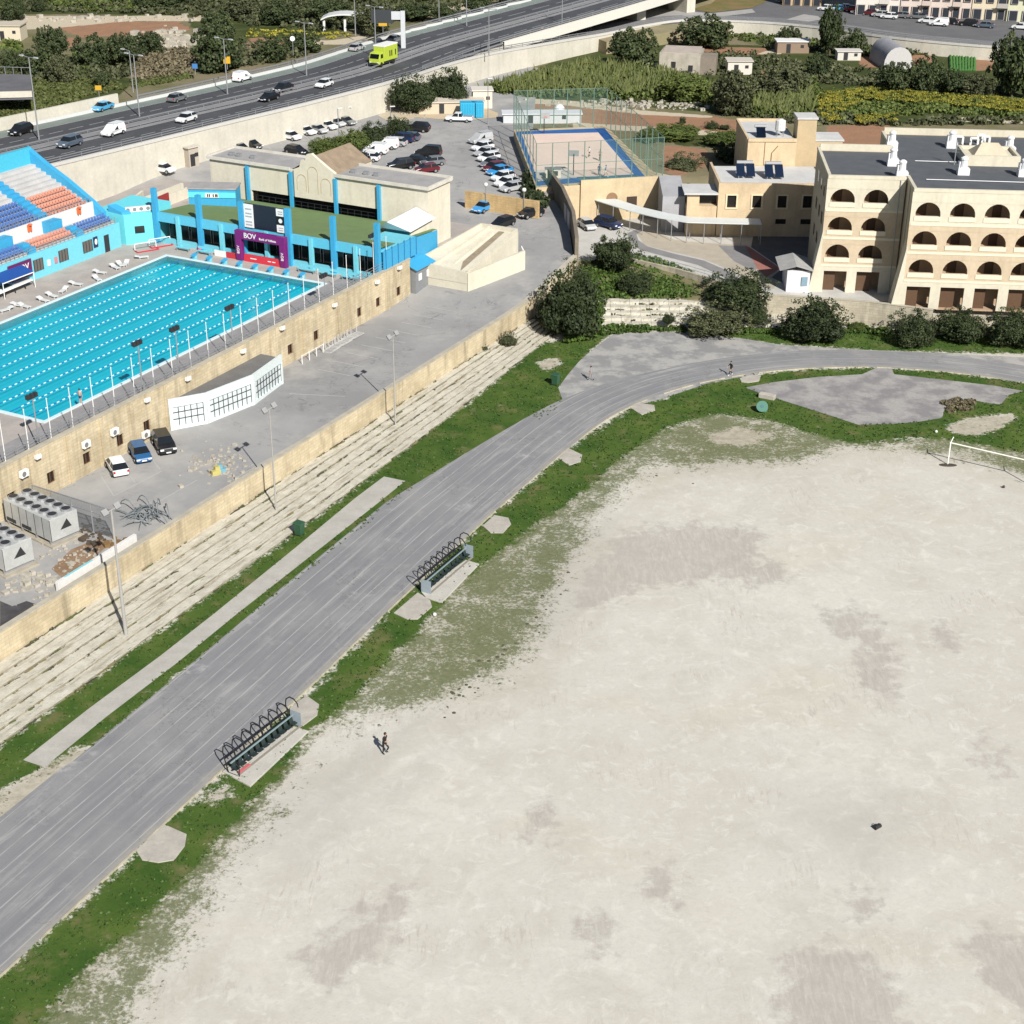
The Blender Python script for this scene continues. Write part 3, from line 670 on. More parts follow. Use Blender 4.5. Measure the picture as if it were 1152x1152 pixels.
# low deck railing nearer the water
r2 = empty('railing', Q(130, 107.6, DZ), 0, 'low grey mesh railing on the deck between pool and wall walkway', 'railing')
q = MB(); q.tube((0, 0, 0), (0, 0, 1.0), .025, None, 4); many(r2, 'post', q, [(Q(s, 105.2, DZ), TH) for s in np.arange(98, 166, 1.5)], GRY); q = MB()
for z_ in (.4, .7, 1.0): q.bar(Q(98, 105.2), Q(166, 105.2), .035, .035, DZ + z_)
under(r2, q.build('rail', GRY))
# floodlight masts on the pool edge
def mast(px, py, topx, topy, lab, t=103.9):
    b_ = onT(px, py, t); b_.z = DZ; x0, y0 = PJ(b_); h = max(3.5, (py - topy) / pxm(b_) / .93)
    r = empty('floodlight_mast', b_, TH, lab, 'floodlight', 'small floodlights along the pool')
    q = MB(); q.tube((0, 0, 0), (0, 0, h), .08, .06, 8); q.build('pole', GRY, r)
    q = MB(); q.bar((-.7, 0), (.7, 0), .08, .08, h); q.build('crossbar', DRK, r)
    for x in (-.5, 0, .5):
        q = MB(); q.box((x, .12, h + .06), (.36, .34, .4)); q.build('floodlight', DRK, r)
for i, a in enumerate([(44, 500, 35, 440), (161, 443, 155, 384), (202, 422, 199, 368), (262, 385, 257, 338), (365, 318, 363, 292), (421, 312, 418, 266)]): mast(*a, f'{ORD[i]} small twin floodlight mast beside the pool counting from the near pool end')

# ---- white curved enclosure with barred openings
en = empty('gate_enclosure', PC(255, 470), 0, 'white curved enclosure with barred openings built against the yellow wall', 'enclosure')
C3 = [PC(192, 484), PC(234, 476), PC(286, 455), PC(318, 431)]
front = [(p.x, p.y) for p in C3]; bk = [(Q(p.dot(AX), 102.55).x, Q(p.dot(AX), 102.55).y) for p in C3]; HE = 3.5
q = MB(); q.prism(front + bk[::-1], 2.9 + HE - .5, 2.9 + HE - .45); under(en, q.build('roof', M('enclosure_roof', (.17, .168, .165), (.135, .133, .13), .5, .9)))
wq = MB(); gq = MB(); sheet = MB()
for a, b_ in zip(C3, C3[1:]):
    d = (b_ - a); L = d.length; d.normalize()
    wq.bar(a, b_, .22, .95, HE - .95)
    for u0, u1 in ((0, .35), (L - .35, L)): wq.bar(a + d * u0, a + d * u1, .3, HE - .95, 0)
    wq.bar(a, b_, .2, .35, 0)
    n = Vector((d.y, -d.x, 0)); m0 = a + d * .35; m1 = a + d * (L - .35)
    k = max(3, int((L - .7) / .62))
    for i in range(k + 1): p = m0 + (m1 - m0) * i / k + n * .04; gq.tube(p + Vector((0, 0, .35)), p + Vector((0, 0, HE - .95)), .035, None, 4)
    for z_ in (1.15, 1.9): gq.bar(m0 + n * .04, m1 + n * .04, .05, .05, z_)
    sheet.bar(m0 - n * .1, m1 - n * .1, .04, HE - 1.3, .35)
under(en, wq.build('white_wall', flat('fresh_white', (.60, .66, .66), .6)))
under(en, gq.build('gate_bars', DRK)); under(en, sheet.build('gate_sheet', flat('sheet_white', (.54, .60, .61), .6)))

# ---- covered terrace building with blue columns (far end of the pool)
cb = empty('terrace_building', Q(168, 121, DZ), 0, 'poolside building with bright blue columns, dark openings and green terrace roof', 'building')
q = MB(); rect(q, 162.0, 162.5, 103.2, 138.9, 9.9, 11.1); under(cb, q.build('beam', flat('beam_blue', (.10, .45, .62), .5)))
q = MB(); rect(q, 162.05, 162.45, 103.2, 138.9, DZ, 7.65); under(cb, q.build('plinth', LBLUE))
gr = M('green_turf_carpet', (.15, .22, .09), (.12, .18, .075), .5, .95, contrast=(.3, .7))
q = MB(); q.add([Q(162.5, 103.4, 10.95), Q(162.5, 138.9, 10.95), Q(177.2, 138.9, 9.75), Q(177.2, 103.4, 9.75)], ((0, 3, 2, 1),)); under(cb, q.build('terrace_roof', gr))
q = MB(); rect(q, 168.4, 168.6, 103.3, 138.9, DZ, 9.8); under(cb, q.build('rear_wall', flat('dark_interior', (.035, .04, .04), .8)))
q = MB(); q.add([Q(162.3, 103.3, DZ), Q(177, 103.3, DZ), Q(177, 103.3, 9.75), Q(162.3, 103.3, 10.9)], ((0, 1, 2, 3),)); under(cb, q.build('end_wall', BLUE))
for t in (138.6, 131.2, 109.9, 103.3):
    q = MB(); q.box(Q(162.0, t, DZ), (.62, .62, 7.5), TH); under(cb, q.build('tall_column', BLUE))
for t in (134.9, 127.7, 120.4, 113.4, 106.6):
    q = MB(); q.box(Q(162.0, t, DZ), (.5, .5, 4.1), TH); under(cb, q.build('column', LBLUE))
gl = flat('dim_glass', (.02, .03, .03), .15)
cols = sorted([138.6, 131.2, 109.9, 103.3, 134.9, 127.7, 120.4, 113.4, 106.6, 124.1, 116.8])
for a, b_ in zip(cols, cols[1:]):
    q = MB(); q.quad(Q(164.4, a + .2, 7.2), Q(164.4, b_ - .2, 7.2), Q(164.4, b_ - .2, 9.9), Q(164.4, a + .2, 9.9))
    wo = under(cb, q.build('glazed_front', gl))
    f = MB()
    for t in (a + .2, (a + b_) / 2, b_ - .2): f.box(Q(164.36, t, 7.2), (.07, .07, 2.7), TH)
    f.build('mullion', GRY).parent = wo
# beige building behind
m_cream = M('cream_render', (.64, .60, .49), (.58, .54, .44), .25, .85, streak=.25)
bb = empty('clubhouse', Q(180, 122, DZ), 0, 'large cream rendered clubhouse with a gabled centre and blue pilasters', 'building')
def face_wall(mb, s, t0, t1, z0, z1, th=.4): rect(mb, s, s + th, t0, t1, z0, z1)
q = MB(); face_wall(q, 177.3, 112.7, 140.9, 11.25, 15.0); face_wall(q, 177.3, 133.9, 140.9, 9, 11.25); face_wall(q, 177.3, 104.8, 112.7, 6.2, 15.0)
rect(q, 177.7, 183.2, 104.8, 105.2, 4, 15.0); rect(q, 182.8, 183.2, 105.2, 140.9, 4, 15.0); rect(q, 177.7, 182.8, 140.5, 140.9, 4, 15.0)
under(bb, q.build('wall', m_cream))
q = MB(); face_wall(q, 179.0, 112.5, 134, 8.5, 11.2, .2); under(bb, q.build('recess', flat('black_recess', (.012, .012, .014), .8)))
q = MB()
for z_ in (10.0, 10.5): q.bar(Q(177.6, 112.8), Q(177.6, 133.8), .05, .05, z_)
for t in np.arange(113.5, 133.8, 1.1): q.box(Q(177.6, t, 9.7), (.05, .05, .8), TH)
under(bb, q.build('railing', DRK))
q = MB()
rect(q, 177.1, 183.4, 104.6, 119.4, 14.98, 15.15); rect(q, 177.1, 183.4, 127.0, 141.1, 14.98, 15.15)
under(bb, q.build('roof', M('clubhouse_roof', (.36, .35, .34), (.28, .275, .27), .5, .85)))
mpp = M('pale_parapet', (.6, .58, .52), (.5, .47, .41), .8, .85)
for (a, b_, e0, e1) in ((104.5, 119.5, 104.45, 104.75), (126.9, 141.2, 140.95, 141.25)):
    q = MB(); rect(q, 176.95, 177.25, a, b_, 14.9, 15.3); rect(q, 183.2, 183.5, a, b_, 14.9, 15.45); rect(q, 177.25, 183.2, e0, e1, 14.9, 15.4); under(bb, q.build('parapet', mpp))
# gabled centre: face with stepped shoulders and three blind arches
GF = [(126.2, 11.3), (126.2, 15.2), (125.2, 15.6), (124.9, 16.6), (124.2, 16.6), (123.9, 17.5), (123.1, 17.7), (122.4, 17.2), (120.5, 16.0), (119.4, 15.4), (119.4, 11.3)]
q = MB(); n = len(GF); f0 = [Q(177.0, t, z_) for t, z_ in GF]; f1 = [Q(177.5, t, z_) for t, z_ in GF]
q.add(f0 + f1, [tuple(range(n)), tuple(range(n, 2 * n))[::-1]] + [(i, i + n, (i + 1) % n + n, (i + 1) % n) for i in range(n)])
gbo = under(bb, q.build('gable', m_cream))
for tc, w_, z0_, zt in ((124.9, .75, 12.4, 14.6), (123.0, .8, 12.2, 15.9), (120.9, .8, 12.3, 14.5)):
    q = MB()
    pts = [(tc + w_, z0_), (tc + w_, zt - w_)] + [(tc + w_ * math.cos(a), zt - w_ + w_ * math.sin(a)) for a in np.linspace(0, math.pi, 9)] + [(tc - w_, z0_)]
    q.path([Q(176.98, t, z_) for t, z_ in pts], .045, 4); q.build('blind_arch', flat('moulding_tan', (.42, .34, .22), .8)).parent = gbo
q = MB(); e0, pk, e1 = (126.6, 15.1), (123.0, 17.3), (119.4, 15.1)
for (ta, za), (tb, zb_) in ((e0, pk), (pk, e1)): q.add([Q(177.5, ta, za), Q(186.5, ta, za), Q(186.5, tb, zb_), Q(177.5, tb, zb_)], ((0, 1, 2, 3),))
under(bb, q.build('pitched_roof', M('brown_roof', (.30, .23, .16), (.22, .17, .12), .8, .9)))
q = MB(); q.poly([Q(186.5, *e0), Q(186.5, *pk), Q(186.5, *e1), Q(186.5, 119.4, 12), Q(186.5, 126.6, 12)]); rect(q, 183.2, 186.45, 119.5, 126.5, 4, 15.0); under(bb, q.build('rear_gable', m_cream))
for t in (134.2, 126.8, 119.4, 112.4):
    q = MB(); q.box(Q(177.05, t, 9.7), (.4, .45, 5.0), TH); under(bb, q.build('pilaster', BLUE))
vb = MB(); vb.box((0, 0, 0), (.8, .5, .45)); vb.tube((-.1, -.26, .24), (-.1, -.3, .24), .2, .2, 10); vo = vb.build('roof_fan', GRY)
for i, t in enumerate((138.5, 137.2, 134.8, 117.9, 115.8, 114.2)):
    o = vo if i == 0 else vo.copy()
    if i: COL.objects.link(o)
    o.location = Q(179.4, t, 15.16); o.rotation_euler = (0, 0, TH - math.pi / 2)
    tag(o, ['leftmost grey fan box on the cream clubhouse roof', 'second grey fan box on the roof left of the gable', 'grey fan box on the clubhouse roof just left of the gable', 'grey fan box on the clubhouse roof just right of the gable', 'middle grey fan box on the roof right of the gable', 'rightmost grey fan box on the clubhouse roof'][i], 'roof fan', 'fan boxes on the clubhouse roof')
# scoreboard between two blue posts
sb = empty('scoreboard', Q(161.9, 120.4, 11), 0, 'dark scoreboard with white side panels between two blue posts', 'scoreboard')
for t in (124.1, 116.8):
    q = MB(); q.box(Q(161.95, t, DZ), (.6, .75, 7.6), TH); under(sb, q.build('post', BLUE))
q = MB(); rect(q, 161.9, 162.15, 117.2, 123.7, 11.15, 14.35); under(sb, q.build('screen', flat('screen_black', (.014, .018, .03), .35)))
q = MB(); rect(q, 161.8, 161.9, 122.2, 123.65, 11.2, 14.3); lp = under(sb, q.build('side_panel', WHT))
for i, z_ in enumerate((13.35, 11.2)):
    q = MB(); rect(q, 161.8, 161.9, 117.25, 118.5, z_, z_ + .95); under(sb, q.build('logo_panel', WHT))
q = MB(); rect(q, 161.8, 161.9, 117.25, 118.5, 12.3, 13.2); under(sb, q.build('dark_panel', flat('panel_black', (.01, .01, .01), .5)))
q = MB(); c_ = Q(161.78, 117.87, 12.75); q.poly([c_ + NX * (.3 * math.cos(a)) + Vector((0, 0, .3 * math.sin(a))) for a in np.linspace(0, 6.283, 12, endpoint=False)][::-1]); under(sb, q.build('round_emblem', WHT))
mgrey = flat('faded_print', (.35, .37, .40), .6)
for z_ in (11.5, 11.9, 12.6, 13.0, 13.6): q = MB(); rect(q, 161.77, 161.79, 122.4, 123.4, z_, z_ + .16); under(sb, q.build('faded_print', mgrey))
for z_ in (11.45, 11.75, 13.6, 13.9): q = MB(); rect(q, 161.77, 161.79, 117.5, 118.2, z_, z_ + .12); under(sb, q.build('faded_print', mgrey))
# purple arch
pur = flat('purple_vinyl', (.16, .012, .14), .45)
ar = empty('advertising_arch', Q(160.9, 120.5, DZ), 0, 'purple arch with white bank lettering standing under the scoreboard', 'arch')
q = MB()
for t in (124.0, 117.0): q.box(Q(160.9, t, DZ), (.7, .95, 3.0), TH)
rect(q, 160.55, 161.25, 116.5, 124.5, 9.85, 11.0); under(ar, q.build('arch_body', pur, bevel=.08))
under(ar, lettering('BOV', 1.0, Q(160.52, 122.0, 10.45), -NX, (0, 0, 1), WHT)); under(ar, lettering('Bank of Valletta', .42, Q(160.52, 119.2, 10.3), -NX, (0, 0, 1), WHT))
for t in (124.0, 117.0): under(ar, lettering('BOV', .55, Q(160.52, t, 8.4), (0, 0, 1), NX, WHT))
red = flat('banner_red', (.48, .03, .05), .5)
q = MB(); q.add([Q(160.7, 117.6, DZ), Q(160.7, 123.4, DZ), Q(160.95, 123.4, DZ + .95), Q(160.95, 117.6, DZ + .95), Q(160.8, 117.6, DZ), Q(160.8, 123.4, DZ), Q(161.05, 123.4, DZ + .95), Q(161.05, 117.6, DZ + .95)], ((3, 2, 1, 0), (4, 5, 6, 7), (0, 1, 5, 4), (1, 2, 6, 5), (2, 3, 7, 6), (3, 0, 4, 7)))
br_ = empty('banner_board', Q(160.8, 120.5, DZ), 0, 'long red banner board between the legs of the purple arch', 'banner'); under(br_, q.build('board', red))
q = MB()
for t in (118.6, 119.3, 121.6, 122.1): q.bar(Q(160.78, t - .25), Q(160.78, t + .25), .03, .12, DZ + .42)
under(br_, q.build('printed_words', WHT))
br2 = empty('banner_board', Q(160.8, 126.2, DZ), 0, 'short red and white banner board left of the purple arch', 'banner')
q = MB(); rect(q, 160.8, 160.9, 124.8, 126.3, DZ, DZ + .8); under(br2, q.build('board', red)); q = MB(); rect(q, 160.8, 160.9, 126.3, 128.2, DZ, DZ + .8); under(br2, q.build('white_board', WHT))
# light blue officials' tables and benches
for i, (t, w_) in enumerate([(113.2, 2.6), (110.0, 2.6), (106.6, 2.4), (133.1, 2.2), (129.6, 2.2)]):
    r = empty('poolside_bench', Q(160.4, t, DZ), TH, ['light blue bench just right of the purple arch', 'light blue bench in front of the second tall column from the right', 'light blue bench at the right end of the blue columns', 'light blue bench against the plinth nearest the grandstand', 'light blue bench left of the short red and white board'][i], 'bench', 'benches under the blue columns')
    q = MB(); q.box((0, 0, .45), (.5, w_, .07)); q.build('seat', LBLUE, r); q = MB(); q.box((.25, 0, .7), (.06, w_, .35)); q.build('backrest', LBLUE, r)
    for y in (-w_ / 2 + .15, w_ / 2 - .15): q = MB(); q.box((0, y, 0), (.45, .07, .45)); q.build('leg', GRY, r)
pk = flat('pink_fabric', (.55, .06, .16), .7)
q = MB(); q.lathe((0, 0, 0), [(.45, 0), (.5, .25), (.42, .55), (.1, .62)], 10); o = q.build('bean_bag', pk, smooth=True); o.location = P(226, 281, DZ); tag(o, 'pink bag lying on the deck before the blue columns', 'bag')
# blue booth on the terrace roof
bo = P(213, 230, 10.3); bt = empty('commentary_booth', bo, 0, 'light blue commentary booth with a white sign on the green terrace roof', 'booth')
b0, b1 = P(213, 231, 10.2), P(266, 232, 10.2); d = (b1 - b0); d.z = 0; L = d.length; d.normalize(); n = Vector((-d.y, d.x, 0))
pg = [(p.x, p.y) for p in (b0, b1, b1 + n * 3.2, b0 + n * 3.2)]
q = MB(); q.prism(pg, 9.8, 12.5); under(bt, q.build('wall', BLUE))
q = MB(); q.prism([(p.x, p.y) for p in (b0 - n * .12 - d * .12, b1 - n * .12 + d * .12, b1 - n * .1 + d * .12 + n * 3.5, b0 - d * .12 + n * 3.4)], 12.5, 12.7); under(bt, q.build('roof', M('booth_roof', (.34, .33, .33), (.28, .27, .27), .8, .9)))
b0 = Vector((b0.x, b0.y, 0)); b1 = Vector((b1.x, b1.y, 0))
q = MB(); q.bar(b0 - n * .06, b1 - n * .06, .12, .75, 11.35); under(bt, q.build('fascia', flat('bright_cyan', (.12, .58, .68), .5)))
q = MB(); q.bar(b0 + d * L * .36 - n * .15, b0 + d * L * .64 - n * .15, .06, .6, 11.4); si = under(bt, q.build('sign', WHT))
q = MB()
for k in (.40, .44, .52, .57, .6): q.bar(b0 + d * L * k - n * .2, b0 + d * L * (k + .025) - n * .2, .03, .4, 11.5)
q.build('printed_marks', DRK).parent = si
# small blue-roofed kiosk leaning on the clubhouse
ki = empty('ticket_kiosk', Q(172.5, 105.5, 8), 0, 'small cream kiosk with pointed white and blue roof at the clubhouse corner', 'kiosk')
q = MB(); rect(q, 171.6, 177.2, 104.2, 108.0, 5, 10.9); under(ki, q.build('wall', m_cream))
q = MB(); a = [Q(170.6, 103.6, 11.0), Q(177.2, 103.6, 11.3), Q(177.2, 108.6, 11.3), Q(170.6, 108.6, 11.0), Q(169.6, 106.6, 12.2)]; q.add(a + [Q(177.2, 106.6, 12.4)], ((0, 1, 5, 4), (2, 3, 4, 5), (3, 0, 4), (0, 3, 2, 1))); under(ki, q.build('roof', flat('white_membrane', (.66, .68, .70), .6)))
q = MB(); rect(q, 171.45, 171.6, 104.4, 107.9, 9.9, 10.9); under(ki, q.build('fascia', BLUE)); q = MB(); rect(q, 171.5, 171.58, 104.9, 105.9, 9.0, 9.7); under(ki, q.build('window', flat('blue_glass', (.03, .10, .18), .2)))
# blue awning screen at the corner of the deck
sc = empty('corner_screen', Q(168, 103.2, DZ), 0, 'bright blue screened enclosure at the corner beside the flagpoles', 'enclosure')
q = MB(); rect(q, 162.6, 170.5, 102.75, 102.95, 8.2, 10.6); under(sc, q.build('screen_panel', BLUE)); q = MB(); rect(q, 162.6, 170.5, 103.0, 107.5, 10.5, 10.62); under(sc, q.build('flat_roof', LBLUE))
q = MB(); q.box((0, 0, 0), (.08, .08, 2.7)); many(sc, 'post', q, [(Q(s, 102.72, 8.2), TH) for s in np.arange(163, 170.6, 1.5)], flat('deep_blue', (.02, .15, .35), .5))
# ---- ramped cream stair block beside the road
rp = empty('stair_ramp', Q(183, 98, 4), 0, 'cream ramped stair block with stepped low walls beside the ramp road', 'ramp')
m_ramp = M('ramp_cream', (.60, .56, .455), (.53, .495, .40), .3, .85, streak=.15)
a = [(172, 96), (185, 95.2), (185, 101), (172, 103.6)]; zz = [6.0, 8.5, 8.5, 6.5]
q = MB(); q.prism([(Q(*p).x, Q(*p).y) for p in a], 2, zz); under(rp, q.build('ramp_slope', m_ramp))
q = MB()
def low(p0, p1, z0, z1, w=.28, h=.5):
    a, b_ = Q(*p0), Q(*p1); d = (b_ - a).normalized(); u = Vector((-d.y, d.x, 0)) * (w / 2)
    q.prism([(v.x, v.y) for v in (a - u, b_ - u, b_ + u, a + u)], min(z0, z1) - 1.2, [z0 + h, z1 + h, z1 + h, z0 + h])
low((172.1, 96), (172.1, 103.6), 6.0, 6.5, .3, .3); low((172.2, 96.1), (184.9, 95.4), 6.0, 8.5); low((184.9, 95.3), (184.9, 101), 8.5, 8.5); low((172.2, 103.5), (184.9, 100.9), 6.5, 8.5); low((172.2, 101.2), (184.7, 99.6), 6.35, 8.5, .25, .35)
low((174, 99), (183.5, 98.3), 6.4, 8.3, .22, .25)
under(rp, q.build('low_wall', m_ramp))
q = MB(); q.add([Q(172.6, 97.3, 6.16), Q(184.4, 97.0, 8.43), Q(184.4, 97.9, 8.43), Q(172.6, 98.4, 6.16)], ((0, 1, 2, 3),)); q.v = [(v[0], v[1], v[2] + .03) for v in q.v]
under(rp, q.build('stair_flight', M('stair_brown', (.30, .25, .18), (.22, .18, .13), 1.5, .9)))
q = MB()
a, b_ = Q(172, 96), Q(180.6, 92); d = (b_ - a).normalized(); u = Vector((-d.y, d.x, 0)) * .18
q.prism([(v.x, v.y) for v in (a - u, b_ - u, b_ + u, a + u)], 2.5, [6.2, 7.6, 7.6, 6.2]); under(rp, q.build('side_wall', m_ramp))
q = MB()
for k in range(9): q.box(b_ + (Q(185, 95.2) - b_) * (k / 9) * .5, (.09, .09, 7.5), 0)
q.v = [(v[0], v[1], v[2] if v[2] > 1 else 4.8) for v in q.v]
under(rp, q.build('gate_bars', WHT))
# ================================================================== GRANDSTAND
m_conc = M('stand_concrete', (.50, .49, .48), (.42, .415, .41), .5, .9, bmp=.1)
gs = empty('grandstand', Q(148, 142, DZ), 0, 'grandstand of concrete steps with orange and blue seats and bright blue aisles', 'grandstand')
G0 = 118.0
q = MB(); rect(q, G0, 158.2, 141.8, 142.1, DZ, 10.2); fw_ = under(gs, q.build('front_wall', LBLUE))
ROWS = [(142.1, 142.5, 10.0), (142.5, 143.35, 10.3), (143.35, 144.2, 10.62), (144.2, 146.2, 10.62)]
for k in range(5): ROWS.append((146.2 + .85 * k, 147.05 + .85 * k, 12.0 + .4 * k))
for k in range(7): ROWS.append((150.45 + .85 * k, 151.3 + .85 * k, 14.0 + .4 * k))
q = MB()
for t0, t1, z_ in ROWS: rect(q, G0, 158.2, t0, t1 + .0, DZ - .5, z_)
under(gs, q.build('stepped_deck', m_conc))
q = MB(); rect(q, G0, 158.6, 156.4, 157.0, DZ, 18.6); bw = under(gs, q.build('rear_wall', flat('stand_cyan', (.06, .42, .58), .55)))
q = MB(); pr = [(144.6, 11.2), (146.0, 12.3), (150.3, 14.9), (154, 16.8), (157.0, 18.6), (157.0, 6.0), (144.6, 6.0)]; n = len(pr)
def raker(s0, s1, pr):
    n = len(pr); a = [Q(s0, t, z_) for t, z_ in pr]; b_ = [Q(s1, t, z_) for t, z_ in pr]
    q.add(a + b_, [tuple(range(n))[::-1], tuple(range(n, 2 * n))] + [(i, (i + 1) % n, (i + 1) % n + n, i + n) for i in range(n)])
raker(158.2, 158.95, pr); under(gs, q.build('side_wall', BLUE))
AIS = [149.6, 140.6, 131.6, 122.6]
for s in AIS:                                           # blue stepped aisle dividers
    q = MB()
    for k in range(12):
        t = 146.2 + .85 * k; rect(q, s - .75, s + .75, t, t + .85, 11.5, 12.42 + .4 * k)
    rect(q, s - 1.3, s + .9, 144.6, 146.2, 10.5, 12.2)
    under(gs, q.build('aisle', BLUE))
for s in [151.0, 142.2, 133.4]:
    q = MB(); rect(q, s - .6, s + .6, 142.2, 143.2, 10.0, 10.9); rect(q, s - .6, s + .6, 143.2, 144.2, 10.0, 11.2); under(gs, q.build('aisle', BLUE))
q = MB(); rect(q, G0, 158.2, 146.05, 146.3, 10.6, 12.5); under(gs, q.build('barrier_wall', flat('barrier_white', (.62, .62, .61), .7)))
q = MB()
for t, z_ in ((142.15, 10.2), (146.2, 12.5)):
    for z2 in (.35, .7): q.bar(Q(G0, t), Q(158, t), .04, .04, z_ + z2)
    for s in np.arange(G0, 158, .75): q.box(Q(s, t, z_), (.045, .045, .74), TH)
under(gs, q.build('guard_rail', GRY))
orange = flat('seat_orange', (.60, .26, .18), .5); blue = flat('seat_blue', (.075, .16, .40), .5)
seat = MB(); seat.box((0, 0, .0), (.42, .36, .08)); seat.add([(-.21, .16, .05), (.21, .16, .05), (.21, .25, .42), (-.21, .25, .42), (-.21, .20, .03), (.21, .20, .03), (.21, .30, .42), (-.21, .30, .42)], ((0, 1, 2, 3), (5, 4, 7, 6), (3, 2, 6, 7), (0, 3, 7, 4), (1, 5, 6, 2))); seat.box((0, .05, -.25), (.08, .08, .25))
SEATS = []
def seat_block(s0, s1, rows, mt):
    for (t, z_) in rows:
        for s in np.arange(s0, s1, .56): SEATS.append((Q(s, t, z_ + .27), mt))
seat_block(152.0, 157.9, [(142.85, 10.3), (143.7, 10.62)], blue); seat_block(143.2, 150.2, [(142.85, 10.3), (143.7, 10.62)], orange)
seat_block(134.4, 141.5, [(142.85, 10.3), (143.7, 10.62)], blue)
seat_block(150.7, 157.8, [(146.6 + .85 * k, 12.0 + .4 * k) for k in range(5)], orange); seat_block(141.6, 148.7, [(146.6 + .85 * k, 12.0 + .4 * k) for k in range(5)], blue)
def seat_px(p): return pxm(p)
SEATS = [x for x in SEATS if -10 < PJ(x[0])[0] < 1162]
SEATS.sort(key=lambda x: -pxm(x[0]))
meshes = {}
for mt_ in (orange, blue):
    me = bpy.data.meshes.new('seat'); me.from_pydata(seat.v, [], seat.f); me.materials.append(mt_); meshes[mt_.name] = me
for p, mt_ in SEATS[:100]:
    o = bpy.data.objects.new('seat', meshes[mt_.name]); COL.objects.link(o); o.location = p; o.rotation_euler = (0, 0, TH); under(gs, o)
rest = MB()
for p, mt_ in SEATS[100:]:
    rest.mat(0 if mt_ is orange else 1); M4 = Matrix.Translation(p) @ Matrix.Rotation(TH, 4, 'Z'); rest.add([M4 @ Vector(v) for v in seat.v], seat.f)
o = under(gs, rest.build('upper_seating', [orange, blue])); o['kind'] = 'stuff'
for i, (s, w_) in enumerate([(142.4, 1.6), (147.0, 1.6), (151.6, 1.7)]):
    q = MB(); rect(q, s - w_ / 2, s + w_ / 2, 141.7, 141.8, 7.9, 9.4); wo = under(gs, q.build('window', flat('shutter_grey', (.12, .11, .10), .6)))
    q = MB()
    for k in range(4): q.box(Q(s - w_ / 2 + w_ * k / 3, 141.68, 7.9), (.06, .06, 1.5), TH)
    q.build('window_bars', DRK).parent = wo
q = MB(); rect(q, 154.9, 155.8, 141.72, 141.8, DZ, 9.2); under(gs, q.build('door', flat('door_dark', (.03, .03, .035), .5)))
q = MB(); rect(q, 152.8, 153.6, 141.7, 141.8, 8.1, 9.5); po = under(gs, q.build('poster', flat('poster_navy', (.02, .03, .09), .5)))
q = MB(); c_ = Q(153.2, 141.66, 8.85); q.poly([c_ + AX * (.26 * math.cos(a)) + Vector((0, 0, .4 * math.sin(a))) for a in np.linspace(0, 6.283, 12, endpoint=False)]); q.build('poster_print', WHT).parent = po
for s, c_ in ((144.3, WHT), (145.6, flat('poster_pink', (.5, .2, .22), .5))):
    q = MB(); rect(q, s - .25, s + .25, 141.7, 141.8, 8.0, 8.8); under(gs, q.build('poster', c_))
orb = flat('lifebuoy_orange', (.62, .13, .04), .5)
for i, s in enumerate((155.2, 145.9)):
    r = empty('lifebuoy_stand', Q(s, 145.9, 10.62), TH, ['orange lifebuoy box on the stand walkway before the upper orange seats', 'orange lifebuoy box on the stand walkway before the upper blue seats'][i], 'lifebuoy')
    q = MB(); q.box((0, 0, .9), (.6, .25, .85)); q.lathe((0, -.15, 1.7), [(.25, 0), (.3, .1), (.25, .2)], 8); q.build('box', orb, r); q = MB(); q.box((0, 0, 0), (.12, .1, .9)); q.build('post', WHT, r)
# angled light-blue changing block between stand and terrace building
cbk = empty('changing_block', Q(160, 142, DZ), 0, 'light blue block with a dark window and four air conditioners beside the grandstand', 'building')
q = MB(); q.prism([(Q(*p).x, Q(*p).y) for p in ((158.96, 141.6), (162.0, 139.0), (166, 139.2), (166, 146), (158.96, 146))], DZ, [11.0, 11.0, 11.6, 11.6, 11.3]); under(cbk, q.build('wall', flat('block_cyan', (.13, .56, .64), .55)))
a, b_ = Q(158.96, 141.6), Q(162.0, 139.0); d = (b_ - a).normalized(); nn = Vector((d.y, -d.x, 0))
q = MB(); q.bar(a + d * 1.3 + nn * .05, a + d * 2.6 + nn * .05, .1, .95, 8.4); under(cbk, q.build('window', dkg))
q = MB(); q.prism([(Q(*p).x, Q(*p).y) for p in ((158.97, 141.9), (159.9, 141.1), (159.9, 143.5), (158.97, 144.2))], 11, [11.35, 11.35, 12.1, 12.1]); under(cbk, q.build('stepped_parapet', BLUE))
for i in range(4):
    p = a + d * (.9 + .9 * i) + Vector((-nn.x, -nn.y, 0)) * .9; p.z = 11.12; place(acr, 0, p, ang(d), 1.0, ['leftmost white air conditioner on the light blue block', 'second white air conditioner from the stand on the light blue block', 'third white air conditioner from the stand on the light blue block', 'rightmost white air conditioner on the light blue block'][i], 'air conditioner', 'air conditioners on the light blue block')
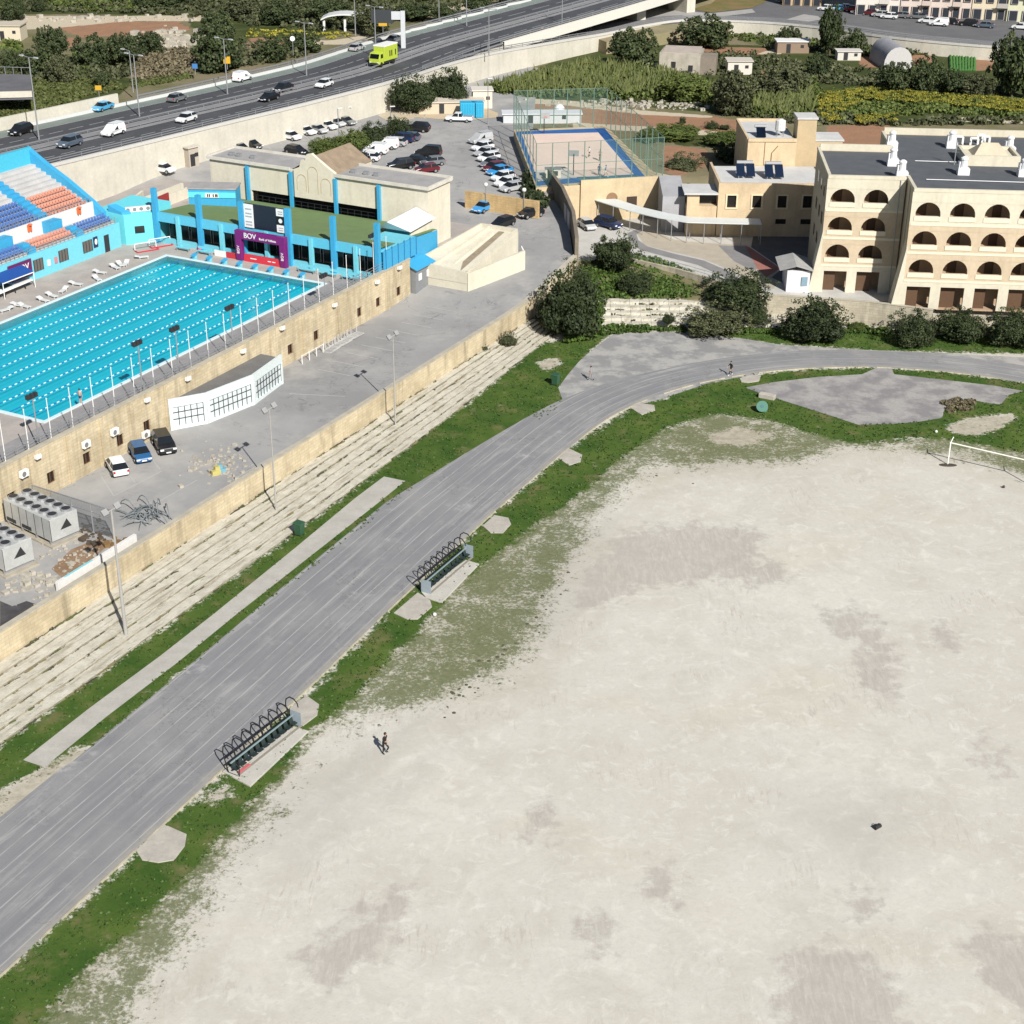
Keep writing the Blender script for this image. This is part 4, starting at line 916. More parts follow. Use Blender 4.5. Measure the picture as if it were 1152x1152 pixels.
# sun loungers / folded chairs on the far deck
lr = empty('sun_lounger', (0, 0, 0)); LW = flat('plastic_white', (.62, .62, .61), .4)
q = MB(); q.box((0, -.35, .22), (.62, 1.25, .07)); q.build('seat', LW, lr)
q = MB(); q.add([(-.31, .25, .3), (.31, .25, .3), (.31, .85, .46), (-.31, .85, .46), (-.31, .25, .36), (.31, .25, .36), (.31, .83, .53), (-.31, .83, .53)], ((3, 2, 1, 0), (4, 5, 6, 7), (0, 1, 5, 4), (1, 2, 6, 5), (2, 3, 7, 6), (3, 0, 4, 7))); q.build('backrest', LW, lr)
for x in (-.26, .26):
    for y in (-.85, .2): q = MB(); q.box((x, y, 0), (.06, .06, .22)); q.build('leg', LW, lr)
LG = [(112, 308), (109, 315), (85, 321), (72, 328), (58, 334), (48, 339), (27, 346), (8, 350), (135, 299), (129, 302), (142, 298), (159, 291), (20, 345)]
LG.sort(key=lambda p: p[0])
for i, (px, py) in enumerate(LG):
    place(lr, 0, P(px, py, DZ), TH + rng.normal(0, .6), 1.0, f'{ORD[i]} white plastic lounger along the far pool edge counting from the shaded platform', 'sun lounger', 'white loungers on the far deck')
# judges' platform with navy awning and bank board at the frame edge
jp = empty('judges_platform', P(10, 335, DZ), 0, 'white low table platform at the grandstand foot beside the navy awning', 'platform')
j0, j1 = P(0, 338, DZ), P(38, 322, DZ); d = (j1 - j0); d.z = 0; d.normalize(); n = Vector((-d.y, d.x, 0)); j0 -= d * 3
q = MB(); pg = [j0, j1, j1 + n * 2.0, j0 + n * 2.0]; q.prism([(p.x, p.y) for p in pg], DZ + .75, DZ + .95); under(jp, q.build('top', WHT))
for k in range(5):
    p = j0 + (j1 - j0) * (k + .3) / 5; q = MB(); q.box(p + n * .2, (.1, .1, .75), ang(d)); under(jp, q.build('leg', DRK))
j0.z = 0; q = MB(); q.bar(j0 + d * 4.2 + n * 1.0, j0 + d * 6.0 + n * 1.0, 1.0, .08, DZ + .96); under(jp, q.build('black_mat', DRK))
aw = empty('navy_awning', P(8, 318, DZ), 0, 'navy blue awning on posts under the grandstand', 'awning')
a0, a1 = Q(134, 141.5), Q(139.3, 141.5)
q = MB(); v8 = [a0 + Vector((0, 0, 9.5)), a1 + Vector((0, 0, 9.5)), a1 - NX * 1.9 + Vector((0, 0, 8.9)), a0 - NX * 1.9 + Vector((0, 0, 8.9))]; q.add(v8 + [p + Vector((0, 0, .08)) for p in v8], ((3, 2, 1, 0), (4, 5, 6, 7), (0, 1, 5, 4), (1, 2, 6, 5), (2, 3, 7, 6), (3, 0, 4, 7))); under(aw, q.build('canopy', flat('awning_navy', (.015, .07, .28), .6)))
q = MB(); q.bar(a0 - NX * 1.95, a1 - NX * 1.95, .05, .12, 8.84); under(aw, q.build('trim', WHT))
for p in (a0, a1): q = MB(); q.tube(p - NX * 1.85 + Vector((0, 0, DZ)), p - NX * 1.85 + Vector((0, 0, 8.95)), .05); under(aw, q.build('post', WHT))
bbd = empty('bank_board', Q(139.9, 141.6, DZ), 0, 'dark purple board with white letters beside the navy awning', 'sign')
q = MB(); rect(q, 137.0, 141.0, 141.45, 141.6, 7.8, 9.9); under(bbd, q.build('board', flat('board_plum', (.12, .015, .09), .5))); under(bbd, lettering('BOV', 1.1, Q(139.4, 141.42, 9.1), AX, (0, 0, 1), WHT))
# water polo goals on the deck by the corner
wg = empty('water_polo_goal', (0, 0, 0)); q = MB(); q.path([(-1.5, 0, .1), (-1.5, 0, 1.0), (1.5, 0, 1.0), (1.5, 0, .1)], .06); q.build('frame', WHT, wg)
q = MB(); q.path([(-1.5, .0, .1), (-1.5, -.9, .1), (1.5, -.9, .1), (1.5, 0, .1)], .09); q.build('float', red, wg); q = MB()
for k in range(12): q.tube((-1.4 + .25 * k, 0, 1.0), (-1.4 + .25 * k, .7, .1), .015, None, 3)
q.build('net', GRY, wg)
for i, (px, py) in enumerate([(164, 281), (180, 276)]): place(wg, 0, P(px, py, DZ), TH - .5, 1.0, ['water polo goal with a red float on the deck nearer the grandstand', 'water polo goal with a red float nearer the blue columns'][i], 'goal', 'water polo goals on the deck')

# ================================================================== LOWER CAR PARK CONTENTS
m_ch = M('chiller_steel', (.50, .51, .50), (.42, .43, .42), .7, .5, .2)
def chiller(c0, c1, w_, h, label, nf):
    """c0-c1: long axis ends at ground"""
    d = (c1 - c0); L = d.length; rz = ang(d); r = empty('chiller', (c0 + c1) / 2, rz, label, 'chiller', 'rooftop style chillers beside the yellow wall')
    q = MB(); q.box((0, 0, .55), (L, w_, h - .55)); q.build('casing', m_ch, r, bevel=.04)
    q = MB()
    for k in range(nf):
        for y in (-w_ * .25, w_ * .25): q.lathe((-L / 2 + L * (k + .5) / nf, y, h), [(L / nf * .42, 0), (L / nf * .42, .22), (L / nf * .36, .24)], 14)
    q.mat(1)
    for k in range(nf):
        for y in (-w_ * .25, w_ * .25): q.lathe((-L / 2 + L * (k + .5) / nf, y, h + .245), [(L / nf * .35, 0), (L / nf * .06, .01)], 14)
    q.build('fan', [GRY, DRK], r)
    q = MB(); q.poly([(L / 2 + .012, -.5, h - 1.35), (L / 2 + .012, .75, h - 1.35), (L / 2 + .012, .3, h - .45)]); q.build('end_opening', DRK, r)
    for x in np.linspace(-L / 2 + .3, L / 2 - .3, 4):
        q = MB(); q.box((x, 0, .18), (.16, w_, .38)); q.build('leg', GRY, r)
    q = MB(); q.box((0, 0, .0), (L + .6, w_ + .5, .18)); q.build('base', M('chiller_base', (.42, .38, .30), (.3, .27, .22), 1, .9), r)
    q = MB()
    for k in range(nf + 1): q.box((-L / 2 + L * k / nf, -w_ / 2 - .012, .6), (.05, .02, h - .65))
    q.build('panel_seam', DRK, r)
    q = MB()
    for k in (1, 3): q.box((-L / 2 + L * (k - .2) / nf, -w_ / 2 - .02, .7), (L / nf * 1.2, .03, .35))
    q.build('dark_vent', DRK, r)
    return r
e = P(62, 617, 2.9); e2 = P(88, 602, 2.9); f_ = P(10, 592, 2.9)
mid = (e + e2) / 2; dd = (f_ - e); dd.z = 0
wch = (e2 - e).length
chiller(mid + dd, mid, wch, 2.75, 'long grey chiller with rows of fans nearest the barred enclosure and parked cars', 6)
e = P(9, 650, 2.9); e2 = P(38, 635, 2.9); mid = (e + e2) / 2
chiller(mid + dd, mid, wch, 2.75, 'grey chiller cut by the frame edge beside the retaining wall', 6)
# mesh fence panels
m_mesh, nt, b = nodes('fence_mesh'); b.inputs['Base Color'].default_value = (.16, .17, .18, 1); b.inputs['Alpha'].default_value = .5; b.inputs['Roughness'].default_value = .7
fe = empty('mesh_fence', P(80, 595, 2.9), 0, 'grey mesh fence on posts between the chillers and the parked cars', 'fence')
F0, F1, F2 = P(40, 577, 2.9), P(128, 606, 2.9), P(150, 592, 2.9)
q = MB()
for a, b_ in ((F0, F1),): q.quad(a, b_, b_ + Vector((0, 0, 2.9)), a + Vector((0, 0, 2.9)))
under(fe, q.build('mesh', m_mesh))
for k in range(5): p = F0 + (F1 - F0) * k / 4; q = MB(); q.tube(p, p + Vector((0, 0, 3.0)), .07); under(fe, q.build('post', GRY))
q = MB(); q.tube(F0 + Vector((0, 0, 2.95)), F1 + Vector((0, 0, 2.95)), .06); q.tube(F0 + Vector((0, 0, 2.1)), F1 + Vector((0, 0, 2.1)), .04); under(fe, q.build('rail', GRY))
# slack pile of grey pipes and netting
m_pipe = flat('pipe_bluegrey', (.17, .19, .20), .5)
q = MB()
for k in range(26):
    c_ = P(160 + rng.normal(0, 14), 583 + rng.normal(0, 6), 2.9); a = rng.uniform(0, 6.28); h = rng.uniform(.1, 1.3); pts = []
    for j in range(6): u = j / 5 * 2.6 - 1.3; pts.append(c_ + Vector((math.cos(a) * u, math.sin(a) * u, h * (1 - (u / 1.3) ** 2) + .08)))
    q.path(pts, .055, 5)
o = q.build('pipe_heap', m_pipe); tag(o, 'tangled heap of blue grey pipes between the mesh fence and retaining wall', 'pipes', kind='stuff')
m_rub = M('rubble_pale', (.46, .43, .37), (.32, .29, .235), 1.5, .95)
def rubble(cx, cy, sx, sy, n, z, mt, lab, smax=.5, zf=None):
    q = MB()
    for k in range(n):
        c_ = P(cx + rng.normal(0, sx), cy + rng.normal(0, sy), z); s = rng.uniform(.1, smax) * rng.uniform(.4, 1)
        if z == 2.9 and c_.dot(NX) < 88.2: continue
        q.box((c_.x, c_.y, z - .02), (s, s * rng.uniform(.5, 1.2), s * rng.uniform(.3, .7)), rng.uniform(0, 3))
    return tag(q.build('rubble', mt), lab, 'rubble', kind='stuff')
rubble(85, 628, 22, 10, 120, 2.9, m_rub, 'broken stone rubble around the chillers')
rubble(45, 660, 25, 8, 90, 2.9, m_rub, 'scattered broken slabs below the chillers', .8)
rubble(250, 525, 18, 10, 160, 2.9, m_rub, 'pale building rubble piled against the retaining wall in the car park', .55)
dk_ = M('scrap_dark', (.05, .045, .04), (.10, .07, .045), 2, .9)
rubble(105, 600, 13, 6, 70, 2.9, dk_, 'dark scrap heaped by the mesh fence', .6)
rubble(130, 612, 8, 3, 20, 2.9, M('scrap_brown', (.24, .15, .06), (.15, .09, .04), 2, .9), 'brown scrap boards behind the chillers', .7)
# stains on the lot
stn = MB()
for pts in ([(0,706),(0,676),(14,682),(30,676),(52,684),(64,672),(62,680),(36,698),(14,702)],):
    stn.poly([P(x, y, 2.912 + .002 * len(stn.f)) for x, y in pts])
struct(stn.build('damp_stain', M('oily_tar', (.045, .042, .045), (.09, .085, .085), .8, .6)))
stn = MB()
for pts in ([(58,640),(80,618),(110,606),(128,608),(105,628),(95,640),(70,650)],):
    stn.poly([P(x, y, 2.912 + .002 * len(stn.f)) for x, y in pts])
struct(stn.build('rusty_soil', M('rusty_soil', (.20, .12, .07), (.28, .2, .13), .8, .95)))
# white low wall with pale blue paint behind the parapet
wp = empty('painted_low_wall', P(105, 640, 2.9), 0, 'white low wall panel with a pale blue strip behind the sandstone parapet', 'wall')
a, b_ = Q(86.2, 88.6), Q(96.5, 88.6); u = NX
q = MB(); q.bar(a, b_, .3, 1.0, 2.9); under(wp, q.build('panel', flat('chalk_white', (.66, .65, .63), .8)))
q = MB(); q.bar(Q(87.2, 88.76), Q(90.8, 88.76), .06, .7, 3.1); q.bar(Q(87.2, 88.6), Q(90.8, 88.6), .2, .02, 3.905); under(wp, q.build('blue_strip', flat('pool_paint', (.20, .55, .62), .6)))
# barriers stacked along the wall
ba = empty('barrier_stack', PC(378, 385), 0, 'stack of grey crowd barriers lying against the yellow wall', 'barriers')
q = MB()
for k in range(7):
    c_ = Q(146 + .9 * k, 100.9 + .12 * (k % 3), 2.95 + .02 * k); L = 2.2
    q.path([c_ - NX * .6, c_ - NX * .6 + AX * L, c_ + NX * .5 + AX * L, c_ + NX * .5, c_ - NX * .6], .04, 4)
    for j in range(1, 9): q.tube(c_ - NX * .6 + AX * (L * j / 9), c_ + NX * .5 + AX * (L * j / 9), .02, None, 3)
    q.tube(c_ + NX * .5, c_ + NX * .5 + Vector((0, 0, .9)), .04); q.tube(c_ + NX * .5 + AX * L, c_ + NX * .5 + AX * L + Vector((0, 0, .9)), .04)
q_o = q.build('barrier_frame', flat('barrier_grey', (.48, .48, .47), .5)); under(ba, q_o)
q = MB()
for k in range(4): q.box(Q(141.5 + 1.5 * k, 101.2, 2.9), (.08, .08, 1.1), TH)
q.bar(Q(141.5, 101.2), Q(146, 101.2), .04, .05, 3.9); under(ba, q.build('low_fence', WHT))
mi = MB(); mi.box((0, 0, 0), (.9, .5, .5)); mi.box((.2, .1, .5), (.5, .4, .35)); o = mi.build('yellow_crate', flat('crate_yellow', (.45, .40, .14), .6)); o.location = P(243, 534, 2.9); o.rotation_euler = (0, 0, .6); tag(o, 'yellow crate lying in the rubble by the retaining wall', 'crate')
mi = MB(); mi.box((0, 0, 0), (.8, .6, .45)); mi.box((-.15, .1, .45), (.4, .4, .4)); o = mi.build('blue_crate', flat('crate_blue', (.16, .34, .42), .6)); o.location = P(250, 531, 2.9); o.rotation_euler = (0, 0, .2); tag(o, 'light blue crate lying in the rubble beside a yellow one', 'crate')
# ================================================================== RIGHT HAND TERRACE, PATIO, SCHOOL, COURT
def PX(px, py, z): v = P(px, py, z); return (v.x, v.y)
# low stone steps at the head of the bend
tr2 = MB(); NS2 = 5
for k in range(NS2):
    y0, y1 = 194.2 + 1.25 * k, 194.2 + 1.25 * (k + 1)
    xs_ = list(np.arange(9, 37.5, 1.3))
    for a in xs_:
        j = rng.normal(0, .05); fade = max(.5, 1 - max(0, (a - 30)) / 14)
        tr2.prism([(a + .03, y0 + j), (a + 1.3, y0 + j), (a + 1.3, y1 + .1), (a + .03, y1 + .1)], -.1, .34 * (k + 1) * fade + rng.normal(0, .02))
tag(tr2.build('stone_steps', MTER), 'short flight of pale stone steps at the head of the bend between the big bushes', 'terrace')
wd2 = MB()
for i in range(420):
    k = rng.integers(0, NS2 + 1); c_ = Vector((rng.uniform(9.5, 37), 194.1 + 1.25 * k + rng.normal(0, .12), max(0, .34 * k - .05))); wd2.mat(int(rng.integers(0, 3)))
    if math.sin(c_.x * 1.3 + k) < -.1: continue
    L = rng.uniform(.2, .7); h = rng.uniform(.08, .35)
    for j in range(3):
        a = c_ + Vector((L * (j / 3 - .5), 0, 0)); u = Vector((rng.normal(0, .05), rng.normal(0, .1), h)); d_ = Vector((L / 3, rng.normal(0, .1), 0))
        wd2.quad(a, a + d_, a + d_ + u, a + u); wd2.quad(a + Vector((0, .15, 0)), a + d_ + Vector((0, .1, 0)), a + d_ + u, a + u)
tag(wd2.build('weeds', [MATS['weed_olive'], MATS['weed_dry'], MATS['weed_dark']]), 'weeds in the joints of the steps at the bend', 'weeds', kind='stuff')
# slope under the ivy, patio block and school ground
m_patio = M('patio_concrete', (.50, .49, .46), (.42, .41, .385), .5, .85)
q = MB(); sl_ = [(7.5, 192, .2), (12, 200.6, 1.6), (22, 200.2, 1.6), (34, 197.5, 1.2), (34, 199.5, 2.9), (23, 208, 2.9), (16, 213.5, 2.9), (8.8, 212.5, 3.2), (4.5, 196, 2.6)]
q.add(sl_, (tuple(range(len(sl_))),)); struct(q.build('earth_bank', M('bank_soil', (.12, .13, .05), (.18, .15, .09), .6, .95)))
q = MB(); q.prism([(8.0, 212.5), (15.4, 213.4), (22.4, 207.8), (32.1, 198.6), (39, 197.2), (110, 190.8), (110, 216), (60, 246), (8, 252), (3.5, 236)], -.2, 2.95); struct(q.build('patio', m_patio))
q = MB()
def layer(pts, z): q.poly([P(x, y, z) for x, y in pts])
layer([(716,262),(725,259),(740,262),(760,270),(790,273),(838,276),(868,300),(880,310),(870,325),(850,322),(820,303),(790,291),(755,283),(725,276)], 2.956); struct(q.build('patio_paving', M('patio_sand', (.42, .375, .30), (.36, .32, .26), .5, .9)))
q = MB(); layer([(706,262),(716,258),(724,259),(716,264),(718,270),(728,277),(757,285),(792,293),(822,306),(845,323),(838,328),(815,312),(785,298),(750,289),(720,281),(707,271)], 2.961); layer([(808,276),(838,277),(862,300),(846,304),(826,294)], 2.961); struct(q.build('paving_band', M('patio_grey', (.24, .235, .235), (.2, .195, .195), .5, .9)))
q = MB(); layer([(838,276),(843,278),(878,302),(862,312),(852,302)], 2.966); struct(q.build('red_paving', M('patio_red', (.34, .15, .12), (.28, .12, .10), .5, .9)))
q = MB(); layer([(850,250),(905,255),(925,300),(905,330),(868,312),(880,302),(845,278)], 2.958); struct(q.build('shaded_yard', M('yard_shade_tone', (.09, .09, .095), (.12, .12, .12), .5, .9)))  # dark sheet: the yard's shade put into the ground colour
# weathered boundary walls
m_bnd = M('old_boundary_stone', (.52, .475, .37), (.40, .36, .28), .5, .9, streak=.75, bmp=.3, brick=R_(-5))
bw_ = empty('boundary_wall', (60, 194, 0), 0, 'streaked pale boundary wall in front of the arcaded school behind the bushes', 'wall')
q = MB(); BL = [(31.5, 198.0), (38.5, 196.7), (46.5, 195.0), (54, 192.0), (112, 186.5)]
for a, b_ in zip(BL, BL[1:]): q.bar(Vector((*a, 0)), Vector((*b_, 0)), .4, 3.3 if a[0] < 50 else 2.7, 0)
under(bw_, q.build('wall_face', m_bnd)); q = MB()
for a, b_ in zip(BL, BL[1:]): q.bar(Vector((*a, 0)), Vector((*b_, 0)), .5, .1, 3.305 if a[0] < 50 else 2.705)
under(bw_, q.build('coping', m_limetop))
b2 = empty('patio_wall', (20, 210, 2), 0, 'low pale wall with railing along the patio edge above the ivy bank', 'wall')
q = MB(); PW = [Vector((15.0, 213.6, 0)), Vector((22.4, 208.0, 0)), Vector((31.6, 198.6, 0))]
for a, b_ in zip(PW, PW[1:]): q.bar(a, b_, .35, 1.6, 2.0)
under(b2, q.build('wall_face', m_bnd)); q = MB()
for a, b_ in zip(PW, PW[1:]):
    for z_ in (4.0, 4.4): q.bar(a, b_, .04, .04, z_)
under(b2, q.build('rail', GRY)); q = MB(); q.tube((0, 0, 0), (0, 0, .85), .03, None, 4); pl_ = []
for a, b_ in zip(PW, PW[1:]):
    for k in range(8): pl_.append((a + (b_ - a) * (k / 8) + Vector((0, 0, 3.6)), 0))
many(b2, 'post', q, pl_, GRY)
# dark retaining wall along the ramp road
dw = empty('retaining_wall', Q(200, 96, 5), 0, 'shaded dark stone wall along the ramp road with notice boards', 'wall')
q = MB(); m_dw = M('shade_dark_stone', (.20, .17, .13), (.14, .12, .095), .5, .95, bmp=.3)  # stone colour darkened to carry the shade on the road side
DWL = [(186.2, 87.2), (194, 91.5), (203, 97.5), (212, 104.2)]; DWT = [8.6, 9.8, 10.3, 10.3]
for i in range(3):
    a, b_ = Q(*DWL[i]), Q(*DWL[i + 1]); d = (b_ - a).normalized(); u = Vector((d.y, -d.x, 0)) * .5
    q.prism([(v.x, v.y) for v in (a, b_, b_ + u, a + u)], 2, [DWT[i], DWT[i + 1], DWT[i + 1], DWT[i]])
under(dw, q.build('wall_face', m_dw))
a, b_ = Q(*DWL[1]), Q(*DWL[2]); n_ = Vector((-(b_ - a).y, (b_ - a).x, 0)).normalized()
for k in (.12, .42):
    q = MB(); q.bar(a + (b_ - a) * k + n_ * .06, a + (b_ - a) * (k + .2) + n_ * .06, .1, 2.6, 6.6); under(dw, q.build('notice_board', flat('board_grey', (.38, .38, .40), .6)))
# sandstone wall behind the blue parked car
sw = empty('garden_wall', Q(205, 110, 5.5), 0, 'honey coloured stone wall behind the blue car at the top of the ramp', 'wall')
a, b_ = PC(524, 233), PC(606, 245); q = MB(); q.bar(Vector((a.x, a.y, 0)), Vector((b_.x, b_.y, 0)), .5, 9.3, 0); under(sw, q.build('wall_face', M('honey_stone', (.58, .41, .20), (.46, .33, .17), .5, .9, streak=.5, bmp=.3, brick=R_(-10))))
for k in (.28, .80):
    r = empty('globe_lamp', a + (b_ - a) * k + Vector((0, -.35, 0)), 0, 'round white globe lamp at the left on the honey stone wall' if k < .5 else 'round white globe lamp at the right end of the honey stone wall', 'lamp', 'globe lamps on the honey stone wall')
    zb_ = zc(r.location.dot(AX)); r.location.z = zb_; q = MB(); q.tube((0, 0, 0), (0, 0, 3.6), .07); q.build('post', GRY, r); q = MB(); q.lathe((0, 0, 3.55), [(.05, 0), (.26, .12), (.34, .34), (.24, .56), (.03, .64)], 12); q.build('globe', LW, r, smooth=True)

# ---- sports court on its raised platform
CZ = 8.5
ct = empty('sports_court', (10, 254, CZ), 0, 'raised sports court with pale pink floor, blue border and tall green fence', 'sports court')
K0 = [P(578,146,CZ), P(682,142,CZ), P(745,203,CZ), P(603,211,CZ)]
q = MB(); q.prism([(p.x, p.y) for p in K0], 2.9, CZ); under(ct, q.build('platform', M('court_stone', (.55, .44, .28), (.46, .37, .24), .5, .9, streak=.3, bmp=.2)))
q = MB(); q.poly([P(x, y, CZ + .006) for x, y in [(580,148),(680,144),(727,200),(604,209)]]); under(ct, q.build('border', M('court_blue', (.022, .095, .30), (.03, .12, .34), .5, .7)))
q = MB(); q.poly([P(x, y, CZ + .013) for x, y in [(587,151),(673,149),(713,196),(605,203)]]); under(ct, q.build('playing_floor', M('court_pink', (.68, .54, .455), (.62, .49, .42), .4, .75)))
q = MB(); q.poly([P(x, y, CZ + .02) for x, y in [(604,191),(640,190),(648,200),(605,204)]]); under(ct, q.build('pale_apron', M('court_pale', (.52, .49, .45), (.46, .44, .41), .5, .9)))
q = MB(); q.poly([P(x, y, CZ + .02) for x, y in [(648,199),(716,197),(730,201),(660,208)]]); under(ct, q.build('teal_strip', M('court_teal', (.05, .15, .20), (.06, .18, .23), .5, .8)))
m_net, nt, b = nodes('court_netting'); b.inputs['Base Color'].default_value = (.10, .20, .16, 1); b.inputs['Alpha'].default_value = .17; b.inputs['Roughness'].default_value = .8
m_gpole = flat('fence_pole_green', (.14, .22, .18), .5); HF = 6.6
q = MB()
for i in range(4):
    a, b_ = K0[i], K0[(i + 1) % 4]; q.quad(a, b_, b_ + Vector((0, 0, HF)), a + Vector((0, 0, HF)))
c0_ = P(745, 203, CZ) + Vector((5, 8, 0)); 
under(ct, q.build('netting', m_net))
pl_ = []
for i, nn_ in enumerate((7, 11, 8, 8)):
    a, b_ = K0[i], K0[(i + 1) % 4]
    for k in range(nn_): pl_.append((a + (b_ - a) * (k / nn_), 0))
q = MB(); q.tube((0, 0, 0), (0, 0, HF), .085, .07, 6); many(ct, 'fence_post', q, pl_, m_gpole)
q = MB()
for i in range(4):
    for z_ in (3.3, 6.55): q.bar(K0[i], K0[(i + 1) % 4], .06, .06, z_)
under(ct, q.build('fence_rail', m_gpole))
q = MB(); p = P(697, 224, 5.8); fr_ = P(690, 226, 5.2)
for (px0, py0, px1, py1, zt_) in ((652, 212, 716, 209, 8.9),):
    a, b_ = K0[3], K0[2]; a2 = a + (b_ - a) * .35; q.bar(a2 + Vector((0, -.25, -CZ)), b_ + Vector((0, -.25, -CZ)), .3, 9.3, 0)
under(ct, q.build('parapet', MATS['court_stone'] if 'court_stone' in MATS else m_lime))
a, b_ = K0[3], K0[2]
q = MB(); q.bar(a + (b_ - a) * .72 + Vector((0, -.46, -CZ)), a + (b_ - a) * .80 + Vector((0, -.46, -CZ)), .12, 2.2, 4.2); under(ct, q.build('doorway', flat('door_shadow', (.05, .03, .02), .7)))
cc_ = a + (b_ - a) * .60 + Vector((0, -.42, 6.3 - CZ)); d = (b_ - a).normalized(); q = MB(); q.poly([cc_ + d * (.9 * math.cos(t_)) + Vector((0, 0, .9 * math.sin(t_))) for t_ in np.linspace(0, 6.283, 18, endpoint=False)]); under(ct, q.build('round_window', flat('round_brown', (.22, .13, .07), .7)))
# hoop, cabinet, floodlights and ball games wall
def hoop(px, py, rz, lab):
    r = empty('basketball_hoop', P(px, py, CZ + .02), rz, lab, 'basketball hoop', 'hoops on the court')
    q = MB(); q.path([(0, 0, 0), (0, 0, 2.6), (.9, 0, 3.0)], .08); q.build('post', DRK, r); q = MB(); q.box((.95, 0, 2.7), (.06, 1.5, .9)); q.build('backboard', GRY, r); q = MB(); q.path([(.98 + .25 + .23 * math.cos(a), .23 * math.sin(a), 3.0) for a in np.linspace(0, 6.283, 10)], .03, 4); q.build('ring', orb, r)
hoop(645, 197, 1.5, 'basketball hoop at the near end of the pink court'); hoop(612, 150, -1.4, 'basketball hoop at the far end of the pink court')
r = empty('court_kiosk', P(622, 199, CZ), 0, 'low white cabinet with a dark opening at the court corner', 'cabinet'); q = MB(); q.box((0, 0, 0), (2.4, 1.2, 1.3)); q.build('casing', flat('cabinet_cream', (.6, .56, .46), .7), r); q = MB(); q.box((.2, -.62, .35), (1.1, .06, .7)); q.build('opening', DRK, r); q = MB(); q.box((0, 0, 1.3), (2.6, 1.4, .08)); q.build('lid', GRY, r)
# shed at the court's near corner and beige block
shd = empty('stone_shed', P(625, 215, 6.5), 0, 'flat roofed stone shed below the near corner of the court', 'shed')
pg = [PX(607, 204, 8.0), PX(647, 202, 8.0), PX(641, 213, 7.6), PX(612, 222, 7.6)]; q = MB(); q.prism(pg, 2.9, 7.7); under(shd, q.build('wall', M('shed_stone', (.47, .39, .28), (.38, .32, .23), .6, .9))); q = MB(); q.prism(pg, 7.7, 7.85); under(shd, q.build('roof', M('shed_roof', (.36, .34, .31), (.29, .275, .25), .6, .9)))
bx = empty('stone_block', P(740, 239, 3), 0, 'plain beige stone store with an angled roof beside the court fence', 'store')
c1 = P(740, 239.5, 2.95); c0 = Vector((P(716, 234, 2.95).x, P(716, 234, 2.95).y, 0)); e_ = Vector((c1.x, c1.y, 0)); back = Vector((2.6, 5.2, 0))
pg = [c0, e_, e_ + back, c0 + back]; q = MB(); q.prism([(v.x, v.y) for v in pg], 2.5, 7.3); under(bx, q.build('wall', M('store_stone', (.60, .49, .33), (.54, .44, .30), .5, .9))); q = MB(); q.prism([(v.x + .03, v.y) for v in pg], 7.3, 7.42); under(bx, q.build('roof', M('store_roof', (.50, .42, .30), (.44, .37, .27), .6, .9)))
# covered walkway
cw = empty('covered_walkway', P(757, 271, 3), 0, 'long curved white canopy on thin posts across the school patio', 'walkway')
RF = [P(652,216,6.2), P(680,225,6.1), P(715,236,6.0), P(745,243,6.0), P(775,248,6.0), P(812,249,6.0), P(856,250,6.0)]
q = MB(); vs = []
for i, p in enumerate(RF):
    d = (RF[min(i + 1, len(RF) - 1)] - RF[max(i - 1, 0)]); d.z = 0; d.normalize(); n_ = Vector((d.y, -d.x, 0)); vs.append((p - n_ * 1.5, p + n_ * 1.4))
for (a, b_), (c, e) in zip(vs, vs[1:]):
    k = Vector((0, 0, .12)); q.add([a, b_, e, c, a + k, b_ + k, e + k, c + k], ((0, 1, 2, 3), (7, 6, 5, 4), (0, 4, 5, 1), (1, 5, 6, 2), (2, 6, 7, 3), (3, 7, 4, 0)))
under(cw, q.build('canopy', flat('canopy_white', (.60, .63, .62), .5)))
q = MB(); q.tube((0, 0, 0), (0, 0, 3.1), .06, None, 6); pl_ = []
for (a, b_), p in zip(vs, RF): pl_ += [(Vector((b_.x, b_.y, 2.95)) - (b_ - a) * .08, 0), (Vector((a.x, a.y, 2.95)) + (b_ - a) * .1, 0)]
for (a, b_), (c, e) in zip(vs, vs[1:]): m_ = (b_ + e) / 2; pl_.append((Vector((m_.x, m_.y, 2.95)), 0))
many(cw, 'post', q, pl_, GRY)

# ---- lower school wing with solar panels, and the taller block behind
m_tan = M('tan_stone', (.60, .465, .30), (.50, .39, .255), .4, .9, streak=.35, bmp=.15)
m_roofw = M('pale_roof', (.55, .55, .54), (.46, .46, .455), .5, .85)
wa = empty('school_wing', (37, 226, 3), 0, 'two storey tan school wing with four framed windows and pale flat roof', 'building')
A0, A1, AY, AB = 29.9, 46.5, 225.8, 238.4
def wallx(mb, x0, x1, y, z0, z1, th=.35): mb.prism([(x0, y), (x1, y), (x1, y + th), (x0, y + th)], z0, z1)
WX = [P(x, 226.5, 8).x for x in (821.6, 847, 873, 898.5)]; WX = [31.9, 35.6, 39.3, 43.0]; ZW0, ZW1 = 7.3, 9.1
q = MB(); ed = [A0] + sum([[x - .65, x + .65] for x in WX], []) + [A1]
for i in range(len(ed) - 1):
    if i % 2 == 0: wallx(q, ed[i], ed[i + 1], AY, 2.9, 10.9)
    else: wallx(q, ed[i], ed[i + 1], AY, 2.9, ZW0); wallx(q, ed[i], ed[i + 1], AY, ZW1, 10.9)
q.prism([(A0, AY + .35), (A0 + .35, AY + .35), (A0 + .35, AB), (A0, AB)], 2.9, 10.9); q.prism([(A1 - .35, AY + .35), (A1, AY + .35), (A1, AB), (A1 - .35, AB)], 2.9, 10.9)
under(wa, q.build('wall', m_tan))
